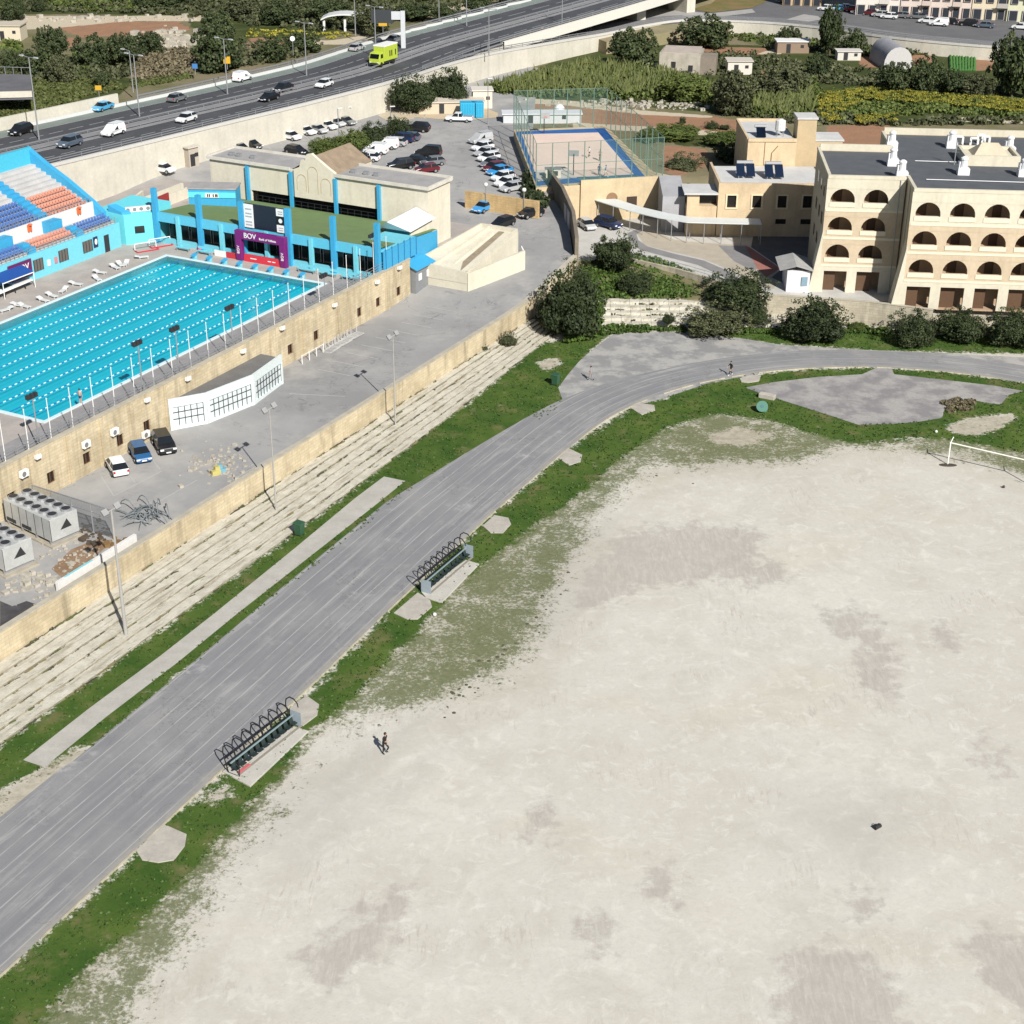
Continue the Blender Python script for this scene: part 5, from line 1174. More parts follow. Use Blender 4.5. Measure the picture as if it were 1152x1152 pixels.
q = MB(); q.prism([(A0 + .35, AY + .35), (A1 - .35, AY + .35), (A1 - .35, AB), (A0 + .35, AB)], 9.9, 10.3); under(wa, q.build('roof', m_roofw))
m_frame = flat('window_stone', (.66, .56, .38), .8)
for x in WX:
    q = MB(); q.box((x, AY + .02, ZW0 - .2), (1.8, .3, .2)); q.box((x, AY + .02, ZW1), (1.8, .3, .2)); q.box((x - .78, AY + .02, ZW0), (.22, .3, ZW1 - ZW0)); q.box((x + .78, AY + .02, ZW0), (.22, .3, ZW1 - ZW0)); wo = under(wa, q.build('window', m_frame))
    q = MB(); q.quad((x - .66, AY + .22, ZW0), (x + .66, AY + .22, ZW0), (x + .66, AY + .22, ZW1), (x - .66, AY + .22, ZW1)); q.build('pane', dkg).parent = wo
for x in WX: q = MB(); q.box((x, AY - .03, 4.9), (1.5, .1, .7)); under(wa, q.build('window', dkg))
an = empty('roof_annex', (28.5, 227, 3), 0, 'small annex with a white flat roof slab and dark opening at the wing\'s left', 'building')
q = MB(); q.prism([(25.4, 226.0), (29.8, 226.0), (29.8, 232), (25.4, 232)], 2.9, 7.4); q.prism([(25.4, 226), (27.2, 226), (27.2, 226.4), (25.4, 226.4)], 7.4, 9.2); under(an, q.build('wall', m_tan))
q = MB(); q.prism([(24.9, 225.5), (29.85, 225.5), (29.85, 231.0), (24.9, 231.0)], 9.2, 9.45); under(an, q.build('roof', m_roofw)); q = MB(); q.prism([(27.2, 227.5), (29.8, 227.5), (29.8, 227.7), (27.2, 227.7)], 7.4, 9.2); under(an, q.build('dark_opening', DRK)); q = MB(); q.prism([(22.0, 228), (25.3, 228), (25.3, 236), (22.0, 236)], 2.9, [8.3, 8.3, 9.4, 9.4]); under(an, q.build('lean_to', M('leanto_grey', (.36, .36, .38), (.3, .3, .31), .5, .9)))
spn = flat('solar_dark', (.01, .018, .04), .15, spec=.6)
for i, (px, py) in enumerate([(838, 198), (870, 199)]):
    c_ = P(px, py, 10.4); r = empty('solar_heater', c_, .0, ['solar water heater nearer the white annex on the pale wing roof', 'solar water heater nearer the tall school on the pale wing roof'][i], 'solar heater', 'solar heaters on the wing roof')
    for x in (-.75, .75): q = MB(); q.add([(x - .62, -1.2, .2), (x + .62, -1.2, .2), (x + .62, .8, 1.6), (x - .62, .8, 1.6), (x - .62, -1.2, .3), (x + .62, -1.2, .3), (x + .62, .8, 1.7), (x - .62, .8, 1.7)], ((3, 2, 1, 0), (4, 5, 6, 7), (0, 1, 5, 4), (1, 2, 6, 5), (2, 3, 7, 6), (3, 0, 4, 7))); q.build('panel', spn, r)
    q = MB(); q.tube((-1.2, 1.05, 1.8), (1.2, 1.05, 1.8), .3, .3, 10); q.build('tank', GRY, r); q = MB()
    for x in (-1.1, 1.1): q.tube((x, .9, 0), (x, .9, 1.7), .05); q.tube((x, -1.2, 0), (x, -1.2, .3), .05)
    q.build('stand', GRY, r)
wb_ = empty('tall_block', (40, 245, 3), 0, 'taller tan block with blank cracked face and pale roof behind the solar panels', 'building')
q = MB(); q.prism([(35.6, 238.6), (43.0, 238.6), (43.0, 252.5), (35.6, 252.5)], 2.9, 14.0); under(wb_, q.build('wall', m_tan)); q = MB(); q.prism([(35.9, 238.9), (42.7, 238.9), (42.7, 252.2), (35.9, 252.2)], 14.0, 14.12); under(wb_, q.build('roof', m_roofw))
q = MB()
for (a, b_) in (((35.6, 238.6), (43, 238.6)), ((35.6, 252.5), (43, 252.5)), ((35.6, 238.8), (35.6, 252.3))): q = MB(); q.bar(Vector((*a, 0)), Vector((*b_, 0)), .3, .5, 14.02); under(wb_, q.build('parapet', m_tan))
q = MB(); q.path([(39.3, 238.55, 10.6), (39.3, 238.55, 12.3), (40.2, 238.55, 13.4)], .07, 5); q.path([(38.2, 238.55, 10.4), (38.2, 238.55, 13.9)], .05, 5); under(wb_, q.build('drain_pipe', flat('pipe_brown', (.25, .15, .08), .7)))
tw = empty('chimney_tower', (45.5, 246, 3), 0, 'square tan stair tower rising between the block and the school', 'tower'); q = MB(); q.prism([(43.3, 240.5), (46.2, 240.5), (46.2, 244), (43.3, 244)], 2.9, 17.0); under(tw, q.build('wall', M('tower_stone', (.50, .39, .24), (.43, .335, .21), .5, .9))); q = MB(); q.prism([(43.15, 240.35), (46.35, 240.35), (46.35, 244.15), (43.15, 244.15)], 17.0, 17.3); under(tw, q.build('cap', m_roofw))
q = MB(); q.prism([(46.25, 241), (50.5, 241), (50.5, 246), (46.25, 246)], 2.9, 13.6); under(tw, q.build('side_block', MATS['tower_stone'])); q = MB(); q.prism([(46.2, 240.9), (50.7, 240.9), (50.7, 246.2), (46.2, 246.2)], 13.6, 13.85); under(tw, q.build('side_roof', m_roofw))
tk = empty('water_tank', (40.9, 242, 14.1), 0, 'white water tank on legs on the tall block roof', 'tank')
q = MB(); q.lathe((0, 0, .9), [(.75, 0), (.8, .1), (.8, 1.5), (.2, 1.75)], 12); q.build('drum', LW, tk); q = MB()
for x, y in ((-.5, -.5), (.5, -.5), (.5, .5), (-.5, .5)): q.tube((x, y, 0), (x, y, .92), .05)
q.build('stand', GRY, tk)
tk2 = empty('solar_heater', (37.9, 241.6, 14.12), 0, 'solar water heater on the tall block roof beside the white tank', 'solar heater'); q = MB(); q.add([(-.7, -1, .1), (.7, -1, .1), (.7, .7, 1.3), (-.7, .7, 1.3)], ((0, 1, 2, 3), (3, 2, 1, 0))); q.build('panel', spn, tk2); q = MB(); q.tube((-.9, .9, 1.4), (.9, .9, 1.4), .25, .25, 10); q.build('tank', GRY, tk2)

# ---- arcaded school: local frame with x along the facade
SA = R_(-4.6); SX = Vector((math.cos(SA), math.sin(SA), 0)); SY = Vector((-SX.y, SX.x, 0)); S0 = Vector((40.6, 200.2, 0)); GZ, RZ = 2.9, 18.2
def S_(x, y, z): v = S0 + SX * x + SY * y; return Vector((v.x, v.y, z))
m_scr = M('school_cream', (.59, .55, .44), (.54, .50, .395), .25, .85, streak=.22); m_stn = M('school_tan', (.54, .44, .315), (.48, .39, .275), .25, .85, streak=.22)
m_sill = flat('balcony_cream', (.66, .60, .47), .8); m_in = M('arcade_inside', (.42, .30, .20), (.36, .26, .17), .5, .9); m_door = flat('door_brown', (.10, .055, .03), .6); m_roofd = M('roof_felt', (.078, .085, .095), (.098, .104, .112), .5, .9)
sch = empty('school', S_(10, 8, GZ), 0, 'four storey arcaded school in cream and tan with dark flat roof', 'building')
FL = [(GZ, 6.6), (6.6, 10.3), (10.3, 14.0), (14.0, RZ + .0)]
def arch_wall(mbw, x0, y, bays, bw, z0, z1, kind, off):
    """front wall of one storey: bays with arched openings, real thickness .45"""
    for i in range(bays):
        xc = x0 + off + bw * i; a, b_ = xc - bw / 2, xc + bw / 2
        if kind == 'arch':
            r = 1.58; zs = z0 + 1.05; n = 12; top = z1
            pts = [(xc + r * 1.0 * math.cos(t_), zs + .25 + r * math.sin(t_)) for t_ in np.linspace(0, math.pi, n)]; pts = [(xc + r, zs)] + pts + [(xc - r, zs)]
            # faces of the spandrel: fan between opening outline and the bay rectangle
            left = [p for p in pts if p[0] <= xc + 1e-6]; right = [p for p in pts if p[0] >= xc - 1e-6]
            for (side, xe) in ((right, b_), (left[::-1], a)):
                for (p0, p1) in zip(side, side[1:]):
                    for yy, flip in ((y, 0), (y + .45, 1)):
                        v = [S_(p0[0], yy, p0[1]), S_(xe, yy, p0[1]), S_(xe, yy, p1[1]), S_(p1[0], yy, p1[1])]; mbw.quad(*v)
            zt = zs + .25 + r; mbw.quad(S_(a, y, zt), S_(b_, y, zt), S_(b_, y, top), S_(a, y, top)); mbw.quad(S_(a, y, z0), S_(b_, y, z0), S_(b_, y, zs), S_(a, y, zs))
            mbw.quad(S_(a, y + .45, z0), S_(b_, y + .45, z0), S_(b_, y + .45, zs), S_(a, y + .45, zs))
            for p0, p1 in zip(pts, pts[1:]): mbw.quad(S_(p0[0], y, p0[1]), S_(p1[0], y, p1[1]), S_(p1[0], y + .45, p1[1]), S_(p0[0], y + .45, p0[1]))
            mbw.quad(S_(xc - r, y, zs), S_(xc + r, y, zs), S_(xc + r, y + .45, zs), S_(xc - r, y + .45, zs))
        else:
            r = 1.5; zt = z1 - .75
            for (p, q_) in ((a, xc - r), (xc + r, b_)): mbw.prism([(S_(p, y, 0).x, S_(p, y, 0).y), (S_(q_, y, 0).x, S_(q_, y, 0).y), (S_(q_, y + .45, 0).x, S_(q_, y + .45, 0).y), (S_(p, y + .45, 0).x, S_(p, y + .45, 0).y)], z0, z1)
            mbw.prism([(S_(xc - r, y, 0).x, S_(xc - r, y, 0).y), (S_(xc + r, y, 0).x, S_(xc + r, y, 0).y), (S_(xc + r, y + .45, 0).x, S_(xc + r, y + .45, 0).y), (S_(xc - r, y + .45, 0).x, S_(xc - r, y + .45, 0).y)], zt, z1)
def sbox(mb, x0, x1, y0, y1, z0, z1): mb.prism([(S_(x, y, 0).x, S_(x, y, 0).y) for x, y in ((x0, y0), (x1, y0), (x1, y1), (x0, y1))], z0, z1)
BW = 4.3
BLK = [(0.0, 0.0, 2, 2.05, 9.9, 16.0), (10.1, -5.6, 9, 2.0, 40.0, 27.0)]     # x0, y, bays, first centre, x end, depth to
for (x0, y0, nb, off, x1, yb) in BLK:
    for k, (z0, z1) in enumerate(FL):
        q = MB(); last = x0 + off + BW * (nb - 1) + BW / 2
        arch_wall(q, x0, y0, nb, BW, z0, z1, 'arch' if k else 'rect', off)
        if off > BW / 2: sbox(q, x0, x0 + off - BW / 2, y0, y0 + .45, z0, z1)
        if x1 > last + .05: sbox(q, last, x1, y0, y0 + .45, z0, z1)
        under(sch, q.build('facade_storey', m_scr if k in (0, 3) else m_stn))
        for i in range(nb):
            xc = x0 + off + BW * i
            q = MB()
            if k: sbox(q, xc - 1.66, xc + 1.66, y0 - .07, y0 - .004, z0 + .5, z0 + 1.09); under(sch, q.build('balcony_front', m_sill))
            q = MB()
            if k:
                sbox(q, xc - .55 + .4 * ((i * 7 + k * 3) % 3 - 1), xc + .55 + .4 * ((i * 7 + k * 3) % 3 - 1), y0 + 2.3, y0 + 2.4, z0 + .1, z0 + 2.3)
            else:
                sbox(q, xc - 1.45, xc + (.5 if i % 2 else .1), y0 + .9, y0 + 1.0, z0, z0 + 2.9)
            under(sch, q.build('door', m_door))
    q = MB()
    for k in (1, 2, 3): sbox(q, x0 - .02, x1, y0 - .05, y0 - .006, FL[k][0] - .12, FL[k][0] + .2)
    under(sch, q.build('storey_band', m_sill))
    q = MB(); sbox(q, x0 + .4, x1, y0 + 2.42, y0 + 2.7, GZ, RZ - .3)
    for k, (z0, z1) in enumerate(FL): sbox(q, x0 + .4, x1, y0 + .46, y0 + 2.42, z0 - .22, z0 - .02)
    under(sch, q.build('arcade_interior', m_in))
    q = MB(); sbox(q, x0, x0 + .4, y0 + .46, yb, GZ, RZ); 
    if x0 == 0: sbox(q, x0 + .4, x1, yb - .4, yb, GZ, RZ)
    else: sbox(q, x0 + .4, x1, yb - .4, yb, GZ, RZ); sbox(q, x1 - .4, x1, y0 + .46, yb - .4, GZ, RZ)
    under(sch, q.build('side_wall', M('school_side', (.52, .45, .33), (.47, .41, .30), .3, .9, streak=.2)))
    q = MB(); sbox(q, x0 + .35, x1 - .0, y0 + .4, yb - .38, RZ - .3, RZ - .1 + (.012 if x0 else 0)); under(sch, q.build('roof', m_roofd))
    q = MB(); sbox(q, x0 - .05, x1, y0 - .05, y0 + .4, RZ, RZ + .42)
    sbox(q, x0 - .05, x0 + .35, y0 + .4, (yb if x0 == 0 else 1.2), RZ, RZ + .42)
    if x0: under(sch, q.build('parapet', m_scr)); q = MB()
    sbox(q, x0 + .35, x1 if x0 else 10.0, yb - .38, yb + .03, RZ, RZ + .85)
    under(sch, q.build('parapet', m_scr))
    if x0: q = MB(); sbox(q, x0 - .05, x0 + .35, 15.6, yb - .38, RZ, RZ + .42); under(sch, q.build('parapet', m_scr))
q = MB()                                               # battered corner feet
for (x0, y0) in ((0, 0), (10.1, -5.6)):
    b8 = [S_(x0 - 1.3, y0 - .02, GZ), S_(x0 + .0, y0 - .02, GZ), S_(x0 + .0, y0 + 2.4, GZ), S_(x0 - 1.3, y0 + 2.4, GZ)]; t8 = [S_(x0 - .02, y0 - .02, 11.5), S_(x0 + .0, y0 - .02, 11.5), S_(x0 + .0, y0 + 2.4, 11.5), S_(x0 - .02, y0 + 2.4, 11.5)]
    q = MB(); q.add(b8 + t8, ((3, 2, 1, 0), (4, 5, 6, 7), (0, 1, 5, 4), (1, 2, 6, 5), (2, 3, 7, 6), (3, 0, 4, 7))); under(sch, q.build('corner_buttress', m_scr))
for y in (3.0, 6.5, 10.5):
    for z_ in (7.6, 11.3, 15.0): q = MB(); sbox(q, -.04, .02, y, y + 1.2, z_, z_ + 1.5); under(sch, q.build('window', dkg))
q = MB()
for x in (6, 10): sbox(q, x, x + .12, -.4, -.3, GZ, 3.1)
q2 = MB()
for y in (0.6, 10.5): (q if y > 1 else q2).path([S_(12.5, y, RZ + .05), S_(38, y - .4, RZ + .05)], .06, 5)
q.v = q.v[16:]; q.f = [tuple(i - 16 for i in f) for f in q.f[12:]]; q.m = q.m[12:]
for q_ in (q, q2): under(sch, q_.build('roof_pipe', flat('pipe_white', (.6, .62, .63), .5)))
q = MB(); q.path([S_(10.04, -2.6, GZ), S_(10.04, -2.6, RZ)], .06, 5); q.path([S_(9.2, -.08, GZ), S_(9.2, -.08, RZ)], .06, 5); under(sch, q.build('drain_pipe', GRY))
for k in range(8):
    q = MB(); sbox(q, 12.5 + 3.9 * k, 12.62 + 3.9 * k, 26.95, 27.06, RZ - .6, RZ + .5); under(sch, q.build('coping_joint', DRK))
# roof vents
rv = empty('roof_vent', (0, 0, 0)); q = MB(); q.box((0, 0, 0), (1.5, 1.3, .85)); q.build('base', flat('vent_white', (.70, .71, .72), .5), rv); q = MB(); q.lathe((0, 0, .85), [(.55, 0), (.48, .15), (.42, 1.0), (.5, 1.1), (.5, 1.3), (.2, 1.5)], 10); q.box((-.45, .2, .85), (.5, .6, .8)); q.build('cowl', MATS['vent_white'], rv); q = MB(); q.tube((-.7, -.4, .4), (-.7, -.4, 1.8), .06); q.build('pipe', GRY, rv)
RVL = [(1003, 166, 'white roof vent at the far left corner of the school roof'), (1070, 166, 'white roof vent beside the small square frames on the school roof'), (1135, 172, 'white roof vent behind the skylight block'), (1004, 186, 'white roof vent standing at the step between the two school roofs'), (1014, 200, 'white roof vent at the front edge of the lower left roof'), (1083, 196, 'white roof vent in front of the skylight block beside the long pipe'), (1151, 198, 'white roof vent cut by the frame edge on the school roof')]
for px, py, lb in RVL: place(rv, 0, P(px, py, RZ - .08), SA, 1.0, lb, 'roof vent', 'white vents on the school roof')
sq = MB(); sq.path([(-.5, 0, 0), (-.5, 0, 1.1), (.5, 0, 1.1), (.5, 0, 0)], .09, 4); sq.path([(-.5, .7, 0), (-.5, .7, 1.1), (.5, .7, 1.1), (.5, .7, 0)], .09, 4); sm_ = sq.build('white_stand', WHT)
for i, (px, py) in enumerate([(1079, 163), (1096, 165), (1104, 161), (1109, 163)]):
    o = sm_ if i == 0 else sm_.copy()
    if i: COL.objects.link(o)
    o.location = P(px, py, RZ - .08); o.rotation_euler = (0, 0, SA); tag(o, ['white square frame next to the vent on the school roof', 'leftmost white frame of the three set apart on the school roof', 'middle white frame of the three on the school roof', 'rightmost white frame of the three on the school roof'][i], 'frame', 'small frames on the school roof')
sk = empty('skylight', S_(22, 12, RZ), 0, 'cream raised skylight block with pyramid glazing on the school roof', 'skylight')
q = MB(); sbox(q, 18.7, 26, 9.0, 9.4, RZ - .1, RZ + 1.3); sbox(q, 18.7, 19.1, 9.4, 15, RZ - .1, RZ + 1.3); sbox(q, 25.6, 26, 9.4, 15, RZ - .1, RZ + 1.3); sbox(q, 19.1, 25.6, 14.6, 15, RZ - .1, RZ + 1.3); sbox(q, 19.1, 25.6, 9.4, 14.6, RZ - .1, RZ + .9); under(sk, q.build('kerb_wall', m_scr))
q = MB(); a = [S_(20, 10, RZ + .9), S_(24.8, 10, RZ + .9), S_(24.8, 14, RZ + .9), S_(20, 14, RZ + .9), S_(21.3, 12, RZ + 2.4), S_(23.5, 12, RZ + 2.4)]; q.add(a, ((0, 1, 5, 4), (2, 3, 4, 5), (3, 0, 4), (1, 2, 5))); under(sk, q.build('glazing', M('skylight_tan', (.55, .48, .36), (.45, .39, .29), .5, .6)))
an_ = empty('antenna_mast', S_(17.5, 9.4, RZ), 0, 'thin lattice antenna mast with stays on the school roof', 'mast'); q = MB(); q.tube(S_(17.5, 9.4, RZ - .1), S_(17.5, 9.4, RZ + 3.2), .07); under(an_, q.build('pole', GRY)); q = MB()
for k in range(4): q.bar(S_(17.0, 9.4, 0), S_(18.0, 9.4, 0), .03, .03, RZ + 1.6 + .4 * k)
under(an_, q.build('aerial', GRY))
# white low hut in the yard shadow and red soil behind the school
hu = empty('yard_hut', P(895, 320, 3), 0, 'low white hut with grey pitched roof tucked beside the school corner', 'hut')
h0 = Vector((36.3, 200.0, 0)); q = MB(); q.prism([(h0.x, h0.y), (39.3, 199.7), (39.6, 205), (h0.x + .3, 205.3)], 2.9, 5.9); under(hu, q.build('wall', flat('hut_white', (.62, .62, .64), .7))); q = MB(); q.add([(35.2, 199.5, 6.0), (37.4, 199.4, 6.6), (39.6, 199.2, 6.0), (39.9, 205.6, 6.0), (37.8, 205.7, 6.6), (35.5, 205.8, 6.0)], ((0, 1, 4, 5), (1, 2, 3, 4), (5, 4, 1, 0), (4, 3, 2, 1))); under(hu, q.build('roof', M('hut_roof', (.40, .39, .37), (.3, .3, .29), .7, .9)))
q = MB(); q.box((38.6, 199.70, 3.9), (.8, .08, 1.2)); under(hu, q.build('window', flat('hut_glass', (.2, .3, .36), .3)))
# ================================================================== HIGHWAY, SLIP ROAD, FAR STREET
HZ = 11.9
def smoothline(pts, n=4):
    """Catmull-Rom through points"""
    out = []
    for i in range(len(pts) - 1):
        p0, p1, p2, p3 = pts[max(0, i - 1)], pts[i], pts[i + 1], pts[min(len(pts) - 1, i + 2)]
        for k in range(n):
            t = k / n; out.append(.5 * ((2 * p1) + (p2 - p0) * t + (2 * p0 - 5 * p1 + 4 * p2 - p3) * t * t + (3 * p1 - p0 - 3 * p2 + p3) * t ** 3))
    return out + [pts[-1]]
MAIN = smoothline([P(x, y, float(np.interp(x, [500, 552, 620, 724, 830], [HZ, 12.3, 13.0, 14.2, 15.0]))) for x, y in [(-160,238),(-40,211),(69,185),(160,163),(250,141),(325,123),(400,104),(458,88),(500,73),(552,54),(620,34),(724,4),(830,-28)]])
MN = normals(MAIN)
m_tarm = M('highway_asphalt', (.075, .078, .085), (.055, .057, .063), .15, .8)
m_shld = M('highway_shoulder', (.20, .235, .215), (.16, .19, .175), .2, .85); m_med = M('median_concrete', (.26, .26, .265), (.20, .20, .205), .4, .9)
m_hwc = M('highway_concrete', (.56, .53, .45), (.48, .455, .385), .25, .9, streak=.22)
def strip(name, pts, nrm, w0, w1, mat, dz=0.0, uvz=True):
    vs = []; f = lambda w, i: w[i] if isinstance(w, list) else w
    for i, p in enumerate(pts):
        for o in (f(w0, i), f(w1, i)): v = p + nrm[i] * o; vs.append((v.x, v.y, p.z + dz))
    fs = [(2 * i, 2 * i + 2, 2 * i + 3, 2 * i + 1) for i in range(len(pts) - 1)]; q = MB(); q.add(vs, fs); return q.build(name, mat)
struct(strip('carriageway', MAIN, MN, .9, 9.2, m_tarm, .0)); struct(strip('carriageway', MAIN, MN, 13.4, 21.2, m_tarm, .0))
struct(strip('median', MAIN, MN, 9.2, 13.4, m_med, .0)); struct(strip('hard_shoulder', MAIN, MN, 21.2, 25.2, m_shld, .0)); struct(strip('near_verge', MAIN, MN, 0, .9, m_med, .0))
mk3 = MB()
def lane_dash(pts, nrm, o, w, dash=True, dz=.02):
    acc = 0
    for i in range(len(pts) - 1):
        a, b_ = pts[i], pts[i + 1]; L = (b_ - a).length; n = max(1, int(L / 6)); 
        for k in range(n):
            if dash and k % 2: continue
            p, p2 = a + (b_ - a) * (k / n), a + (b_ - a) * ((k + (1 if not dash else .7)) / n); u = nrm[i] * (w / 2); c_ = nrm[i] * o; z = Vector((0, 0, dz))
            mk3.quad(p + c_ - u + z, p2 + c_ - u + z, p2 + c_ + u + z, p + c_ + u + z)
for o in (5.0, 17.3): lane_dash(MAIN, MN, o, .16)
for o in (1.5, 9.0, 13.6, 21.0): lane_dash(MAIN, MN, o, .14, False)
struct(mk3.build('lane_markings', flat('marking_grey', (.42, .42, .41), .8)))
# slip road along the outer wall, dropping to the far street
SLP = [(400,104,11.9),(458,88.5,11.9),(500,75,11.7),(550,62,11.3),(600,53,10.8),(640,46,10.4),(682,39,10.0),(725,30,9.7),(768,24,9.55),(815,24.5,9.5),(870,27,9.5),(930,33,9.5),(1000,43,9.5),(1080,51,9.5),(1165,57,9.5)]
SL = smoothline([P(*p) for p in SLP], 4); SN = normals(SL)
sw_ = []
for i, p in enumerate(SL):
    px, py = PJ(p); sw_.append(float(np.interp(px, [400, 500, 560, 640, 720, 800, 1160], [.9, 2.0, 5.5, 8.0, 8.5, 9.0, 9.0])))
struct(strip('slip_road', SL, SN, .5, sw_, M('slip_asphalt', (.21, .21, .215), (.165, .165, .17), .2, .9), -.03))
# retaining wall under highway and slip road
hw = empty('highway_wall', P(300, 150, 7), 0, 'tall pale concrete retaining wall carrying the highway above the car park', 'wall')
wl = []
for v in MAIN:
    px, _ = PJ(v)
    if px < 450: wl.append(v.copy())
i0 = min(range(len(SL)), key=lambda i: abs(PJ(SL[i])[0] - 458)); wl += [v.copy() for v in SL[i0:]]
q = MB(); qc = MB(); qg = MB(); posts = []; wn = normals(wl)
for i in range(len(wl) - 1):
    a, b_ = wl[i], wl[i + 1]; 
    if (b_ - a).length < .3: continue
    na, nb = wn[i] * .55, wn[i + 1] * .55
    q.prism([(v.x, v.y) for v in (a - wn[i] * .02, b_ - wn[i + 1] * .02, b_ + nb, a + na)], 2.5, [a.z - .05, b_.z - .05, b_.z - .05, a.z - .05])
    qc.add([a - na * .25 + Vector((0, 0, -.04)), b_ - nb * .25 + Vector((0, 0, -.04)), b_ + nb, a + na] + [v + Vector((0, 0, .42)) for v in (a - na * .25, b_ - nb * .25, b_ + nb, a + na)], ((3, 2, 1, 0), (4, 5, 6, 7), (0, 1, 5, 4), (2, 3, 7, 6)))
    for z_ in (.75, 1.1): qg.add([a + Vector((0, 0, z_)), b_ + Vector((0, 0, z_)), b_ + nb * .3 + Vector((0, 0, z_)), a + na * .3 + Vector((0, 0, z_)), a + Vector((0, 0, z_ + .12)), b_ + Vector((0, 0, z_ + .12)), b_ + nb * .3 + Vector((0, 0, z_ + .12)), a + na * .3 + Vector((0, 0, z_ + .12))], ((3, 2, 1, 0), (4, 5, 6, 7), (0, 1, 5, 4), (2, 3, 7, 6)))
    n = max(1, int((b_ - a).length / 3.2))
    for k in range(n): posts.append((a + (b_ - a) * (k / n) + wn[i] * .1 + Vector((0, 0, .4)), 0))
under(hw, q.build('wall_face', m_hwc)); under(hw, qc.build('coping', flat('coping_grey', (.50, .49, .46), .85)))
gdr = empty('guard_rail', P(300, 125, HZ), 0, 'grey steel guard rail along the top of the highway wall', 'guard rail'); gm_ = flat('steel_rail', (.26, .265, .28), .5, .4)
under(gdr, qg.build('rail', gm_)); posts = [p for p in posts if -20 < PJ(p[0])[0] < 1170]; q = MB(); q.box((0, 0, 0), (.12, .12, .85)); many(gdr, 'post', q, posts[:99], gm_)
# median barrier, far guard rail, far parapet
def rails(name, pts, nrm, o, lab, zs, label_cat, step=4.0, ph=.9, pxr=(-30, 1180), w=.12, mat=None):
    r = empty(name, pts[len(pts) // 3] + nrm[len(pts) // 3] * o, 0, lab, label_cat); q = MB(); pp = []
    for i in range(len(pts) - 1):
        a, b_ = pts[i] + nrm[i] * o, pts[i + 1] + nrm[i + 1] * o
        if not (pxr[0] < PJ(a)[0] < pxr[1]): continue
        for z_ in zs: q.add([v + Vector((0, 0, z_)) + s_ for v in (a, b_) for s_ in (-nrm[i] * w / 2, nrm[i] * w / 2)] + [v + Vector((0, 0, z_ + .22)) + s_ for v in (a, b_) for s_ in (-nrm[i] * w / 2, nrm[i] * w / 2)], ((0, 1, 3, 2), (4, 6, 7, 5), (0, 2, 6, 4), (1, 5, 7, 3)))
        n = max(1, int((b_ - a).length / step)); pp += [(a + (b_ - a) * (k / n), 0) for k in range(n)]
    under(r, q.build('rail', mat or gm_)); q = MB(); q.box((0, 0, 0), (.1, .1, ph)); many(r, 'post', q, pp[:99], mat or gm_); return r
rails('guard_rail', MAIN, MN, 9.9, 'steel guard rail on the near side of the highway median', (.45,), 'guard rail', 4.0, .65); rails('guard_rail', MAIN, MN, 12.7, 'steel guard rail on the far side of the highway median', (.45,), 'guard rail', 4.0, .65)
rails('guard_rail', MAIN, MN, 25.0, 'steel guard rail on the far edge of the highway before the fields', (.5, .95), 'guard rail', 3.5, 1.2, (150, 1180))
rails('guard_rail', MAIN, MN, .75, 'inner steel guard rail between highway and descending slip road', (.5, .9), 'guard rail', 3.5, 1.1, (470, 1180))
fp_ = empty('far_parapet', P(40, 130, HZ), 0, 'pale concrete parapet at the far highway edge near the bridge', 'wall'); q = MB()
for i in range(len(MAIN) - 1):
    a, b_ = MAIN[i] + MN[i] * 25.3, MAIN[i + 1] + MN[i + 1] * 25.3
    if PJ(a)[0] < 128: q.bar(Vector((a.x, a.y, 0)), Vector((b_.x, b_.y, 0)), .5, 2.6, HZ - .6)
under(fp_, q.build('wall_face', m_hwc)); kb_ = MB()
for i in range(len(MAIN) - 1):
    a, b_ = MAIN[i] + MN[i] * 24.4, MAIN[i + 1] + MN[i + 1] * 24.4
    if PJ(a)[0] > 20: kb_.bar(Vector((a.x, a.y, 0)), Vector((b_.x, b_.y, 0)), .35, .5, (MAIN[i].z + MAIN[i + 1].z) / 2)
under(fp_, kb_.build('kerb_beam', flat('beam_white', (.55, .56, .55), .8)))
# embankment body under the carriageway, open under the viaduct
q = MB()
for i in range(len(MAIN) - 1):
    a, b_ = MAIN[i], MAIN[i + 1]; px = PJ(a)[0]
    z0 = 2.5 if px < 590 else min(a.z, b_.z) - 1.6
    q.prism([(v.x, v.y) for v in (a + MN[i] * .56, b_ + MN[i + 1] * .56, b_ + MN[i + 1] * 25.6, a + MN[i] * 25.6)], z0, [a.z - .06, b_.z - .06, b_.z - .06, a.z - .06])
struct(q.build('highway_embankment', m_hwc))
vd = empty('viaduct', P(660, 22, HZ), 0, 'concrete viaduct edge beam and pier where the highway crosses the lower road', 'bridge'); q = MB()
for i in range(len(MAIN) - 1):
    a, b_ = MAIN[i], MAIN[i + 1]
    if PJ(a)[0] > 560: q.add([a + Vector((0, 0, -1.6)) - MN[i] * .1, b_ + Vector((0, 0, -1.6)) - MN[i + 1] * .1, b_ + MN[i + 1] * .5 + Vector((0, 0, -1.6)), a + MN[i] * .5 + Vector((0, 0, -1.6)), a - MN[i] * .1 + Vector((0, 0, .4)), b_ - MN[i + 1] * .1 + Vector((0, 0, .4)), b_ + MN[i + 1] * .5 + Vector((0, 0, .4)), a + MN[i] * .5 + Vector((0, 0, .4))], ((3, 2, 1, 0), (4, 5, 6, 7), (0, 1, 5, 4), (2, 3, 7, 6)))
under(vd, q.build('edge_beam', flat('beam_concrete', (.60, .58, .52), .85)))
